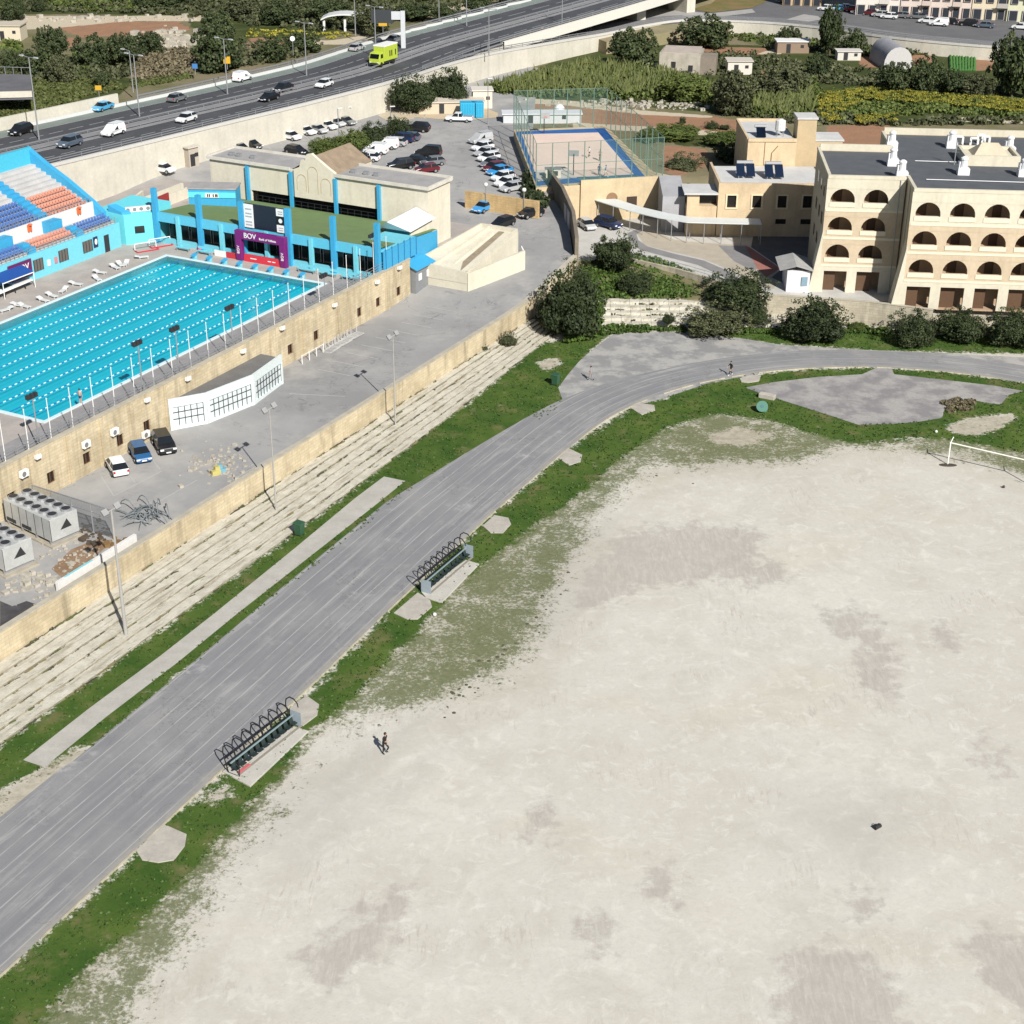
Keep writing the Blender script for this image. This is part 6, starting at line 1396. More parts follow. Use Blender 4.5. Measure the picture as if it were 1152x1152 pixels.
for px, py in ((712, 23), (768, 14)):
    p = P(px, py, 9.5); q = MB(); q.box((p.x, p.y + 3, 3), (2.6, 7, 10.0), .6); under(vd, q.build('pier', m_hwc))

# ---- gardens in the valley
SOIL = [[(590,112),(640,116),(721,126),(800,131),(845,138),(840,152),(760,147),(650,141),(600,138)], [(745,163),(795,168),(800,185),(760,200),(745,190)], [(930,141),(1000,140),(1000,165),(930,165)], [(965,60),(1000,62),(1000,76),(968,76)], [(1018,60),(1046,60),(1050,70),(1020,74)], [(770,52),(862,54),(862,62),(775,60)], [(850,80),(880,82),(872,92),(850,90)], [(1092,66),(1120,66),(1130,78),(1092,80)]]
PALE = [[(586,110),(640,113),(720,124),(800,130),(800,133),(720,129),(640,119),(588,116)], [(645,138),(760,144),(840,151),(840,156),(760,150),(645,144)], [(1062,98+33),(1130,134),(1150,137),(1150,140),(1060,136)], [(1050,52),(1130,48),(1135,58),(1080,60)], [(870,55),(880,55),(880,61),(850,61)], [(975,54),(1060,55),(1060,58),(975,57)], [(660,75),(740,70),(745,78),(700,80)]]
LUSH = [[(550,95),(650,60),(740,48),(1160,60),(1160,140),(920,140),(780,125),(640,113),(560,112)], [(1068,57),(1100,57),(1098,81),(1066,81)], [(850,32),(1050,54),(1050,60),(850,50)], [(745,150),(850,155),(840,165),(760,164)]]
def m_land(name):
    m, nt, b = nodes(name); v = pos(nt); at = lambda n: N_(nt, 'ShaderNodeAttribute', attribute_name=n).outputs['Fac']
    f = math_(nt, 'MULTIPLY', math_(nt, 'SUBTRACT', noise(nt, .5, 5, .65, v), .5), .9)
    c = mixc(nt, ramp(nt, noise(nt, .12, 5, .6, v), .35, .65), (.20, .17, .11), (.13, .125, .06))
    g_ = mixc(nt, ramp(nt, noise(nt, .25, 5, .65, v), .35, .65), (.035, .05, .016), (.075, .085, .03))
    c = mixc(nt, ramp(nt, math_(nt, 'ADD', at('lush'), f), .4, .6), c, g_)
    s = mixc(nt, ramp(nt, noise(nt, .3, 4, .6, v), .35, .65), (.30, .165, .10), (.25, .15, .095))
    c = mixc(nt, ramp(nt, math_(nt, 'ADD', at('soil'), f), .4, .6), c, s)
    c = mixc(nt, ramp(nt, math_(nt, 'ADD', at('pale'), f), .45, .65), c, (.46, .40, .30))
    L_(nt, c, b.inputs['Base Color']); b.inputs['Roughness'].default_value = .95; b.inputs['Specular IOR Level'].default_value = .1; bump(nt, b, noise(nt, 1.2, 5, .7, v), .5, .3); return m
def zgar(x, y): k = np.clip((y - 238) / 8, 0, 1); return 2.7 + 4.1 * k * k * (3 - 2 * k)
struct(grid('garden_ground', 2, 150, 217, 392, 1.0, 6.8, dict(soil=(SOIL, 1.0), pale=(PALE, .6), lush=(LUSH, 1.5)), m_land('garden_soil'), zgar))
# far hillside beyond the highway
HSOIL = [[(30,28),(110,24),(200,24),(215,34),(150,40),(90,42),(70,34)], [(278,42),(345,44),(345,52),(278,50)], [(60,40),(90,44),(80,54),(66,52)]]
HPALE = [[(0,24),(16,18),(120,18),(230,17),(232,24),(140,24),(60,32),(10,34)], [(340,45),(420,46),(420,50),(340,50)], [(155,40),(185,34),(212,40),(210,55),(185,60),(160,54)], [(435,8),(540,2),(545,12),(500,16),(440,14)], [(345,50),(440,42),(450,38),(430,36)]]
HLUSH = [[(-20,-20),(640,-20),(640,10),(420,60),(300,90),(150,110),(20,140),(-20,140)]]
HLUSH = [[(-20,-40),(660,-40),(440,20),(300,60),(230,60),(210,22),(120,16),(-20,16)], [(-20,60),(70,60),(150,90),(130,110),(40,135),(-20,145)], [(240,30),(340,30),(345,42),(240,42)]]
HXY = []
vs = []; 
# polygonal hillside grid following the highway's far edge
x0 = -150
hm = grid('hillside', -190, 45, 240, 470, 1.6, 10.8, dict(soil=(HSOIL, 1.2), pale=(HPALE, .8), lush=(HLUSH, 2.0)), m_land('hill_soil'))
bm = bmesh.new(); bm.from_mesh(hm.data); kill = []
EDG = [(v + n * 25.4) for v, n in zip(MAIN, MN)]; ex = [e.x for e in EDG]; ey = [e.y for e in EDG]
for v in bm.verts:
    if v.co.y < np.interp(v.co.x, ex, ey) - .8: kill.append(v)
bmesh.ops.delete(bm, geom=kill, context='VERTS'); bm.to_mesh(hm.data); bm.free(); struct(hm)
# far street and land behind the slip road (roundabout, lower road)
q = MB(); q.prism([(20, 352), (60, 388), (150, 360), (190, 420), (150, 560), (-20, 560), (0, 400)], 2, 9.4); struct(q.build('far_ground', M('far_earth', (.30, .24, .16), (.2, .19, .1), .1, .95)))
q = MB(); q.poly([P(x, y, 9.46) for x, y in [(640,40),(700,20),(740,12),(800,8),(850,2),(860,-12),(960,-12),(965,6),(1000,12),(1160,26),(1160,56),(1000,42),(930,32),(870,26),(800,23),(740,28)]]); struct(q.build('far_street', M('street_asphalt', (.135, .135, .14), (.11, .11, .115), .2, .9)))
q = MB(); q.poly([P(x, y, 9.50) for x, y in [(884,22),(904,16),(920,18),(925,22),(905,25)]]); q.poly([P(x, y, 9.50) for x, y in [(690,22),(760,18),(800,20),(850,14),(846,10),(800,15),(765,12),(740,9)]]); struct(q.build('traffic_island', M('island_paving', (.36, .35, .33), (.30, .29, .28), .5, .9)))
q = MB(); q.poly([P(x, y, 9.52) for x, y in [(778,10),(800,4),(812,-6),(860,-6),(862,2),(845,9),(800,14)]]); struct(q.build('roundabout_green', M('round_grass', (.10, .12, .03), (.2, .13, .06), .3, .95)))
# street wall trim: second stretch of pale wall nearer the gardens
gw = empty('garden_wall', P(1090, 58, 7), 0, 'broken cream garden wall with reddish rubble below the far street', 'wall'); q = MB()
a, b_ = P(1028, 55, 6.8), P(1115, 56, 6.8); q.bar(Vector((a.x, a.y, 0)), Vector((b_.x, b_.y, 0)), .5, 2.2, 6.7); under(gw, q.build('wall_face', m_hwc)); q = MB(); q.bar(Vector((a.x, a.y, 0)), Vector((b_.x, b_.y, 0)), .6, .12, 8.9); under(gw, q.build('coping', m_limetop))

# ---- apartment row at the far street
def apartment(px0, px1, depth, h, wallm, lab, storeys, nwin, accent, base=9.5, py=22):
    a, b_ = P(px0, py, base), P(px1, py + (px1 - px0) * .035, base); d = (b_ - a); d.z = 0; L = d.length; rz = ang(d); r = empty('apartment_building', a, rz, lab, 'building', 'apartment row on the far street')
    q = MB(); sh_ = h / storeys; ed = []
    q.box((L / 2, depth / 2 + .4, -.3), (L, depth - .4, h + .3)); q.build('wall', wallm, r)
    q = MB(); q.box((L / 2, depth / 2, h), (L + .2, depth + .2, .5)); q.build('roof_parapet', accent, r)
    for k in range(storeys):
        for i in range(nwin):
            xc = L * (i + .5) / nwin; wide = (i + k) % 3 == 0; w_ = min(L / nwin * .62, 2.2 if wide else 1.4); z0 = k * sh_ + (.05 if k == 0 or wide else .9); zt = k * sh_ + sh_ * .78
            f = MB(); f.box((xc, .34, z0), (w_ + .3, .14, zt - z0 + .2)); fo = f.build('window', accent, r)
            g_ = MB(); g_.box((xc, .27, z0 + .08), (w_, .06, zt - z0 - .05)); g_.build('pane', flat('apt_glass', (.03, .035, .045), .25), fo)
            if wide and k > 0:
                c_ = MB(); c_.box((xc, -.3, k * sh_ - .1), (L / nwin * .92, 1.2, .16)); c_.box((xc, -.85, k * sh_ + .06), (L / nwin * .92, .08, .9)); c_.build('balcony', accent, r)
    return r
apartment(880, 924, 10, 10, M('apt_ochre', (.50, .38, .24), (.44, .34, .22), .3, .9), 'ochre low house behind the far roundabout', 3, 4, flat('apt_brown', (.30, .22, .15), .8), py=6)
apartment(962, 1012, 12, 12, M('apt_white', (.62, .58, .53), (.56, .52, .47), .3, .9), 'leftmost off-white apartment block behind the red parked car', 4, 4, flat('apt_trim', (.50, .46, .42), .8), py=17)
apartment(1012, 1092, 12, 12, M('apt_pink', (.58, .50, .45), (.52, .45, .40), .3, .9), 'pinkish apartment block with tall dark windows on the far street', 4, 7, flat('apt_trim2', (.48, .40, .35), .8), py=19)
apartment(1092, 1132, 12, 12, M('apt_cream', (.60, .52, .38), (.54, .47, .35), .3, .9), 'cream apartment block with deep balconies on the far street', 4, 3, flat('apt_rail', (.35, .33, .30), .7), py=22)
apartment(1132, 1175, 12, 12, M('apt_lemon', (.56, .56, .40), (.5, .5, .36), .3, .9), 'lemon tinted apartment block cut by the frame edge', 4, 3, flat('apt_grey', (.4, .4, .4), .8), py=24)

# ---- buildings and oddments in the gardens
fh = empty('farmhouse', P(768, 82, 6.8), 0, 'old weathered stone farmhouse with two small dark windows between two big trees', 'farmhouse')
f0, f1 = P(741, 82, 6.8), P(787, 84, 6.8); d = (f1 - f0).normalized(); n_ = Vector((-d.y, d.x, 0)); L = (f1 - f0).length
m_farm = M('farm_stone', (.46, .42, .35), (.33, .30, .25), .5, .95, streak=.5, bmp=.3)
q = MB(); q.prism([(v.x, v.y) for v in (f0, f1, f1 + n_ * 9, f0 + n_ * 9)], 6.5, [10.9, 10.9, 10.6, 10.6]); under(fh, q.build('wall', m_farm)); q = MB(); q.prism([(v.x, v.y) for v in (f0 + n_ * .4 + d * .4, f1 + n_ * .4 - d * .4, f1 + n_ * 8.6 - d * .4, f0 + n_ * 8.6 + d * .4)], 10.8, 11.0); under(fh, q.build('roof', M('farm_roof', (.44, .38, .33), (.36, .31, .27), .6, .95)))
for k, z_ in ((.30, 8.0), (.72, 7.4)): q = MB(); q.bar(f0 * 1 + d * (L * k) - n_ * .05 - Vector((0, 0, f0.z)), f0 + d * (L * k + .9) - n_ * .05 - Vector((0, 0, f0.z)), .14, 1.2, z_); under(fh, q.build('window', DRK))
q = MB(); q.prism([(v.x, v.y) for v in (f1, f1 + d * 3.2, f1 + d * 3.2 + n_ * 5, f1 + n_ * 5)], 6.5, 10.4); under(fh, q.build('lean_to', M('farm_dark', (.25, .21, .17), (.2, .17, .14), .6, .95)))
def hut(name, px, py, w_, dp, h, wallc, roofc, lab, cat, rz=0.0, z=6.8, gable=False):
    r = empty(name, P(px, py, z), rz, lab, cat); q = MB(); q.box((0, dp / 2, -.2), (w_, dp, h + .2)); q.build('wall', flat(name + '_wall_%02x' % int(wallc[0] * 255), wallc, .85), r)
    q = MB()
    if gable: q.add([(-w_ / 2 - .2, -.2, h), (0, -.2, h + w_ * .45), (w_ / 2 + .2, -.2, h), (-w_ / 2 - .2, dp + .2, h), (0, dp + .2, h + w_ * .45), (w_ / 2 + .2, dp + .2, h)], ((0, 1, 4, 3), (1, 2, 5, 4), (0, 2, 1), (3, 4, 5)))
    else: q.box((0, dp / 2, h), (w_ + .5, dp + .5, .2))
    q.build('roof', flat(name + '_roof_%02x' % int(roofc[0] * 255), roofc, .7), r); q = MB(); q.box((-w_ * .15, -.03, .1), (.9, .08, min(1.9, h - .3))); q.build('door', DRK, r); q = MB(); q.box((w_ * .28, -.03, h * .5), (.7, .08, .6)); q.build('window', DRK, r); return r
def barn(px, py, w_, dp, h, lab):                     # arched polytunnel-like grey shed
    r = empty('arched_shed', P(px, py, 6.8), .05, lab, 'shed'); n = 11; pts = [(w_ / 2 * math.cos(a), h * math.sin(a) ** .75) for a in np.linspace(0, math.pi, n)]; q = MB(); vs = [(x, 0, z) for x, z in pts] + [(x, dp, z) for x, z in pts]
    q.add(vs, [(i, i + 1, n + i + 1, n + i) for i in range(n - 1)]); q.build('roof_shell', M('shed_sheet', (.32, .32, .34), (.26, .26, .28), .6, .6, world=False), r, smooth=True)
    for y_ in (.05, dp - .05): q = MB(); q.poly([(x, y_, z) for x, z in pts]); q.build('end_wall', flat('shed_end', (.46, .45, .44), .8), r)
    for x in (-1.0, .1, 1.2): q = MB(); q.box((x, .0, .9), (.7, .06, .6)); q.build('window', DRK, r)
barn(1010, 78, 6.2, 12, 4.6, 'grey arched shed with a row of small windows in the vegetable garden')
hut('white_roofed_hut', 892, 60, 7.0, 4.0, 2.4, (.25, .18, .13), (.68, .68, .67), 'garden hut with a bright white flat roof by the tall dark tree', 'hut')
hut('stone_hut', 832, 84, 5.0, 4, 2.6, (.60, .56, .50), (.5, .46, .4), 'small whitish garden hut right of the old farmhouse', 'hut')
hut('stone_hut', 955, 68, 5.0, 3, 1.8, (.55, .53, .48), (.55, .53, .5), 'low pale garden hut beside brown soil and dark bushes', 'hut')
hut('garden_shed', 508, 128, 12, 4, 2.0, (.52, .44, .33), (.56, .50, .42), 'long low cream shed roof below the big tree by the car park', 'shed', .12, 6.9)
hut('garden_shed', 543, 122, 3.6, 3.4, 3.2, (.62, .56, .46), (.6, .56, .5), 'small cream hut with a dark doorway right of the cyan container', 'hut', .1, 6.9)
hut('stone_hut', 8, 46, 6, 5, 3.0, (.56, .50, .38), (.48, .43, .34), 'small cream field hut at the frame edge beyond the highway', 'hut', 0, 10.8)
r = empty('shipping_container', P(531, 133, 6.9), .08, 'bright cyan container standing on the bare bank by the car park', 'container'); cy = flat('container_cyan', (.03, .36, .58), .5)
q = MB(); q.box((0, 1.2, .1), (4.2, 2.4, 2.6)); q.build('body', cy, r, bevel=.03); q = MB()
for k in range(14): q.box((-1.95 + .3 * k, -.03, .25), (.12, .05, 2.3))
q.build('corrugation', flat('container_shade', (.025, .31, .50), .5), r); q = MB(); q.box((2.12, 1.2, .2), (.04, 2.2, 2.4)); q.build('door', flat('container_dark', (.015, .13, .2), .5), r)
q = MB(); q.poly([P(x, y, 6.93) for x, y in [(448,127),(470,122),(520,119),(545,121),(560,127),(560,132),(520,136),(470,132),(448,134)]]); struct(q.build('bare_bank', M('bank_sand', (.52, .42, .28), (.44, .36, .25), .5, .95)))
q = MB(); q.poly([P(x, y, 6.92) for x, y in [(436,124),(455,119),(470,122),(465,134),(440,138),(425,130)]]); struct(q.build('bare_patch', M('patch_sand', (.48, .42, .32), (.42, .37, .28), .5, .95)))
td = MB(); td.lathe((0, 0, 0), [(.9, 0), (1.0, .5), (.95, 2.0), (.5, 2.5), (.05, 2.6)], 14); o = td.build('domed_tank', LW, smooth=True); o.location = P(629, 133, 6.8); tag(o, 'white domed tank behind the far end of the sports court', 'tank')
hut('pale_shed', 610, 139, 14, 3, 1.6, (.50, .52, .53), (.56, .58, .60), 'long low grey white shed behind the court fence', 'shed', .05, 6.8)
rb = rubble(190, 46, 18, 7, 140, 10.8, m_rub, 'white quarry rubble heap beyond the highway', 2.2)
rubble(700, 116, 45, 2.0, 160, 6.8, m_rub, 'pale dry stone rubble along the red soil strip', 1.1); rubble(740, 120, 40, 2.2, 120, 6.8, m_rub, 'dry stone edge under the tall reeds', 1.0)
rubble(1110, 53, 16, 2, 60, 6.8, m_rub, 'cream rubble below the far street', 1.4); rubble(470, 130, 14, 2.5, 40, 6.9, m_rub, 'sandy stones on the bare bank', .7)
rubble(120, 21, 60, 2, 120, 10.8, m_rub, 'dry stone field walls beyond the highway', 1.6)
# crop rows
q = MB()
for k in range(9):
    a, b_ = P(1070 + 3.2 * k, 80, 6.85), P(1069 + 3.4 * k, 58, 6.85)
    for j in range(40): c_ = a + (b_ - a) * (j / 40); q.lathe((c_.x + rng.normal(0, .05), c_.y, 6.8), [(.3, 0), (.42, .25), (.1, .6)], 5)
tag(q.build('crops', flat('crop_green', (.05, .14, .03), .9)), 'straight rows of green crops in the vegetable garden', 'crops', kind='stuff')
# bridge at the far left, grey deck
r = empty('footbridge', P(18, 108, 10.8), 0, 'grey flat bridge deck on a thick pier at the frame edge beyond the highway', 'bridge')
a = [P(-40, 107, 14.4), P(36, 105, 14.4), P(34, 84, 14.4), P(-40, 82, 14.4)]; q = MB(); q.prism([(v.x, v.y) for v in a], 13.4, 14.4); under(r, q.build('deck', M('bridge_tar', (.10, .10, .11), (.14, .14, .15), .3, .9)))
q = MB(); q.bar(Vector((a[0].x, a[0].y, 0)), Vector((a[1].x, a[1].y, 0)), .4, 1.0, 13.8); under(r, q.build('edge_beam', m_hwc)); q = MB(); p = P(20, 115, 10.8); q.box((p.x, p.y + 1, 10.2), (1.6, 1.6, 3.4)); under(r, q.build('pier', m_hwc)); q = MB()
for k in range(9): v = a[3] + (a[2] - a[3]) * (k / 8); q.box((v.x, v.y, 14.4), (.08, .08, 1.3))
q.bar(Vector((a[3].x, a[3].y, 0)), Vector((a[2].x, a[2].y, 0)),   .08, .08, 15.6); under(r, q.build('railing', GRY))
# white canopy roof beyond the highway, billboard gantry, signs
r = empty('white_canopy', P(388, 36, 10.8), 0, 'white curved canopy roof among the bushes beyond the highway', 'canopy'); q = MB(); c_ = P(388, 36, 10.8); n = 9; W_ = 5.2
vs = [(c_.x + W_ * (i / (n - 1) - .5) * 2, c_.y, 13.2 + 1.1 * math.sin(math.pi * i / (n - 1)) ** .6) for i in range(n)]; vs += [(v[0], v[1] + 5, v[2]) for v in vs]; vs2 = [(v[0], v[1], v[2] + .3) for v in vs]
q.add(vs + vs2, [(i + 1, i, n + i, n + i + 1) for i in range(n - 1)] + [(2 * n + i, 2 * n + i + 1, 3 * n + i + 1, 3 * n + i) for i in range(n - 1)] + [(i, i + 1, 2 * n + i + 1, 2 * n + i) for i in range(n - 1)]); under(r, q.build('roof_shell', LW))
for x in (-4.6, 0, 4.6): q = MB(); q.box((c_.x + x, c_.y + 1, 10.7), (.5, .5, 2.6)); under(r, q.build('post', LW))
r = empty('highway_gantry', P(452, 55, HZ), 0, 'grey highway sign gantry with a dark board seen from behind', 'sign gantry'); b0 = P(454, 55, HZ); ht = (55 - 15) / pxm(b0) / .97
q = MB(); q.box((b0.x, b0.y, HZ), (.9, .7, ht)); under(r, q.build('column', flat('gantry_grey', (.50, .52, .54), .5))); q = MB(); q.box((b0.x - 4.2, b0.y, HZ + ht - 2.4), (4.4, .35, 2.6)); under(r, q.build('board', flat('board_slate', (.035, .04, .045), .6))); q = MB(); q.box((b0.x - 1.3, b0.y - .1, HZ + ht - 1.7), (2.0, .3, 1.6)); under(r, q.build('small_board', MATS['gantry_grey'])); q = MB(); q.bar((b0.x - 6.5, b0.y + .3), (b0.x, b0.y + .3), .3, .3, HZ + ht - .9); under(r, q.build('beam', MATS['gantry_grey']))
def road_sign(px, py, h, c, lab, w_=1.3, hh=1.3, z=HZ, rnd=False):
    b0 = P(px, py, z); r = empty('road_sign', b0, 0, lab, 'road sign'); q = MB(); q.tube((0, 0, 0), (0, 0, h), .07); q.build('post', GRY, r); q = MB()
    if rnd: q.poly([(w_ / 2 * math.cos(a), -.09, h + w_ / 2 * math.sin(a)) for a in np.linspace(0, 6.283, 14, endpoint=False)]); q.poly([(w_ / 2 * math.cos(a), .0, h + w_ / 2 * math.sin(a)) for a in np.linspace(0, 6.283, 14, endpoint=False)][::-1])
    else: q.box((0, -.08, h - hh * .4), (w_, .08, hh))
    q.build('sign_face', c, r)
yel = flat('sign_yellow', (.55, .33, .03), .5)
road_sign(112, 111, 1.8, yel, 'yellow warning sign at the far highway edge behind the light blue car', 1.1, .8); road_sign(256, 78, 1.6, yel, 'orange yellow sign under the double lamp at the far highway edge', 1.3, 1.3); road_sign(431, 38, 2.0, yel, 'yellow and red sign below the gantry board', 1.8, .9); road_sign(220, 84, 1.5, flat('sign_blue', (.05, .18, .42), .5), 'small blue and white sign by the dark tree beyond the highway', 1.0, .9); road_sign(330, 62, 3.2, WHT, 'small round white sign on a post at the far highway edge', 1.0, 1, HZ, True)
# street lamps along the highway
def lamp(px, py, topx, topy, lab, z=HZ, double=True, h=None):
    b0 = P(px, py, z); r = empty('street_lamp', b0, ang(MN[10]), lab, 'street lamp', 'lamp posts along the highway'); h = h or (py - topy) / pxm(b0) / .965
    q = MB(); q.tube((0, 0, 0), (0, 0, h), .13, .08, 8); q.build('pole', GRY, r)
    for sg in ((-1, 1) if double else (1,)): q = MB(); q.tube((0, 0, h), (1.4 * sg, 0, h + .15), .06); q.build('arm', GRY, r); q = MB(); q.box((1.7 * sg, 0, h + .05), (.9, .3, .16)); q.build('lantern', flat('lantern_grey', (.45, .46, .47), .4), r)
LMP = [(44,157,36,70,'tall lamp post on the highway median above the near black car'), (157,131,152,66,'tall lamp post on the median behind the light blue car'), (256,106,251,48,'double headed lamp post on the median left of the white van'), (345,85,342,30,'double headed lamp post on the median above the pair of dark cars'), (423,65,422,12,'lamp post on the median just behind the bright truck'), (525,34,523,-6,'lamp post on the median right of the sign gantry'), (550,62,550,14,'lamp post on the near highway edge above the bare bank'), (632,33,632,-5,'lamp post on the near highway edge above the white pickup')]
for a in LMP: lamp(*a)
for a in [(150,104,146,60,'single lamp post beyond the highway beside the concrete parapet'), (400,40,398,-4,'thin tall lamp post beyond the highway by the white canopy'), (494,24,494,-10,'thin lamp post beyond the highway right of the gantry')]: lamp(*a, double=False)
# car park lamps
def plain_lamp(px, py, topy, z, lab, zz=None):
    b0 = P(px, py, z); r = empty('car_park_lamp', b0, .3, lab, 'lamp post'); h = (py - topy) / pxm(b0) / .95; q = MB(); q.tube((0, 0, 0), (0, 0, h), .1, .07, 8); q.build('pole', GRY, r); q = MB(); q.box((.35, 0, h), (.9, .3, .14)); q.build('lantern', LW, r)
plain_lamp(382, 172, 125, 6.9, 'slim lamp post rising between the white car row and the hedge'); plain_lamp(440, 150, 122, 6.9, 'slim lamp post standing in the clipped hedge of the car park'); plain_lamp(549, 140, 92, 6.9, 'slim lamp post right of the cyan container'); plain_lamp(391, 138, 122, 6.9, 'short lamp post at the foot of the highway wall by the last white car'); plain_lamp(412, 130, 104, 6.9, 'dark lamp post close to the highway wall above the hedge')
# corner cubicles by the highway wall
hut('wall_cabinet', 197, 188, 4.2, 2, 3.0, (.44, .38, .30), (.5, .46, .40), 'brownish cabinet hut built against the highway wall beside a parked white car', 'hut', .9, 6.9); hut('wall_cabinet', 219, 187, 2.0, 1.5, 3.0, (.40, .35, .29), (.5, .46, .40), 'narrow brown cabinet left of the clubhouse against the highway wall', 'hut', .9, 6.9)
lwk = empty('low_ramp_wall', P(190, 215, 7), 0, 'cream low walls stepping up behind the light blue block', 'wall'); q = MB()
for (x0, y0, x1, y1, h_) in ((138, 232, 160, 214, 1.4), (150, 226, 205, 205, 1.2), (162, 228, 212, 209, 1.0)):
    a, b_ = P(x0, y0, 8.6), P(x1, y1, 8.6); q.bar(Vector((a.x, a.y, 0)), Vector((b_.x, b_.y, 0)), .4, 1.3 + .25 * h_, 6.9)
under(lwk, q.build('wall_face', m_cream)); q = MB(); a, b_ = P(176, 232, 10.2), P(190, 226, 10.2); q.bar(Vector((a.x, a.y, 0)), Vector((b_.x, b_.y, 0)), .2, 2.4, 9.0); under(lwk, q.build('red_gate', flat('gate_red', (.30, .04, .04), .6)))
# ================================================================== VEGETATION
def leafmat(name, dark, light, tip=None):
    m, nt, b = nodes(name); v = pos(nt, False)
    tone = N_(nt, 'ShaderNodeAttribute', attribute_name='tone').outputs['Fac']; oi = N_(nt, 'ShaderNodeObjectInfo').outputs['Random']
    c = mixc(nt, tone, dark, light)
    if tip: c = mixc(nt, ramp(nt, noise(nt, .35, 3, .6, v), .52, .68), c, tip)
    c = mixc(nt, math_(nt, 'MULTIPLY', oi, .35), c, tuple(x * .6 for x in dark))
    L_(nt, c, b.inputs['Base Color']); b.inputs['Roughness'].default_value = .65; b.inputs['Specular IOR Level'].default_value = .25
    return m
L_CAROB = leafmat('carob_leaf', (.018, .029, .011), (.056, .074, .027)); L_FAR = leafmat('far_leaf', (.026, .04, .016), (.08, .10, .038)); L_OLIVE = leafmat('olive_leaf', (.042, .052, .023), (.115, .122, .058)); L_BRIGHT = leafmat('bright_leaf', (.045, .07, .014), (.13, .16, .04)); L_DRY = leafmat('dry_leaf', (.10, .085, .05), (.19, .16, .10)); L_REED = leafmat('reed_leaf', (.055, .075, .02), (.14, .15, .05)); L_IVY = leafmat('ivy_leaf', (.03, .06, .01), (.085, .135, .025)); L_YEL = leafmat('yellow_bloom', (.11, .13, .025), (.40, .34, .04))
BARK = flat('bark', (.10, .075, .05), .9)
class Leaves:
    def __init__(s): s.c = []; s.n = []; s.sz = []; s.tone = []
    def blob(s, c, r, n, size, rr, tone0=.5, shell=.55):
        d = rr.normal(size=(n, 3)); d /= np.linalg.norm(d, axis=1)[:, None]; k = (shell + (1 - shell) * rr.random(n) ** .7)
        lump = 1 + .10 * np.sin(d[:, 0] * 5 + c[0]) * np.sin(d[:, 1] * 6 + c[1]) + .10 * np.sin(d[:, 2] * 9 + c[2] * 3)
        p = np.array(c) + d * np.array(r) * (k * lump)[:, None]
        s.c.append(p); s.n.append(d + rr.normal(size=(n, 3)) * .65); s.sz.append(size * rr.uniform(.6, 1.45, n)); s.tone.append(np.clip(tone0 + rr.normal(0, .22, n), 0, 1))
    def mesh(s, name, mat):
        c = np.concatenate(s.c); n = np.concatenate(s.n); sz = np.concatenate(s.sz); tone = np.concatenate(s.tone)
        n /= np.linalg.norm(n, axis=1)[:, None]; a = np.cross(n, rng.normal(size=n.shape)); a /= np.linalg.norm(a, axis=1)[:, None]; b_ = np.cross(n, a)
        a *= sz[:, None] * .5; b_ *= sz[:, None] * .5
        v = np.stack([c - a - b_ * .35, c + a * .15 - b_, c + a + b_ * .35, c - a * .15 + b_], 1).reshape(-1, 3); nf = len(c)
        me = bpy.data.meshes.new(name); me.vertices.add(nf * 4); me.vertices.foreach_set('co', v.ravel()); me.loops.add(nf * 4); me.loops.foreach_set('vertex_index', np.arange(nf * 4)); me.polygons.add(nf)
        me.polygons.foreach_set('loop_start', np.arange(nf) * 4); me.polygons.foreach_set('loop_total', np.full(nf, 4)); me.update(calc_edges=True)
        at = me.attributes.new('tone', 'FLOAT', 'FACE'); at.data.foreach_set('value', tone.astype(np.float32)); me.materials.append(mat); return me
def crown(seed, mat, n=7000, leaf=.25, low=True, name='crown'):
    """unit tree: 8 m wide, 6 m tall"""
    rr = np.random.default_rng(seed); L = Leaves(); k = 15
    for i in range(k):
        a = rr.uniform(0, 6.283); d = 2.4 * math.sqrt(rr.random()); r = rr.uniform(1.1, 1.9); z = rr.uniform(1.3 if low else 2.6, 4.5) * (1 - .07 * d); t0 = rr.uniform(.2, .75)
        L.blob((d * math.cos(a), d * math.sin(a), z), (r, r, r * rr.uniform(.75, 1.0)), n // (k + 2), leaf, rr, t0)
    L.blob((0, 0, 2.6 if low else 3.6), (2.9, 2.9, 2.3 if low else 1.9), n // 8, leaf, rr, .4, .3)
    for i in range(50):                                    # stray sprigs break the outline
        a = rr.uniform(0, 6.283); e = rr.uniform(-.1, 1.3); d = np.array([math.cos(a) * math.cos(e), math.sin(a) * math.cos(e), math.sin(e)]); p = d * np.array([3.7, 3.7, 3.1]) * rr.uniform(.9, 1.12) + np.array([0, 0, 2.7]); L.blob(tuple(p), (.4, .4, .5), 26, leaf * .85, rr, rr.uniform(.3, .9))
    return L.mesh(name, mat)
def trunk_mesh(seed):
    rr = np.random.default_rng(seed); q = MB()
    q.tube((0, 0, -.2), (.1, .05, 1.4), .30, .22, 8); q.tube((.1, .05, 1.4), (.0, .1, 2.8), .22, .14, 8)
    for i in range(6):
        a = rr.uniform(0, 6.283); q.tube((.07, .05, rr.uniform(.9, 1.8)), (1.9 * math.cos(a), 1.9 * math.sin(a), rr.uniform(2.6, 3.8)), .13, .04, 6)
    me = bpy.data.meshes.new('trunk'); me.from_pydata(q.v, [], q.f); me.materials.append(BARK); return me
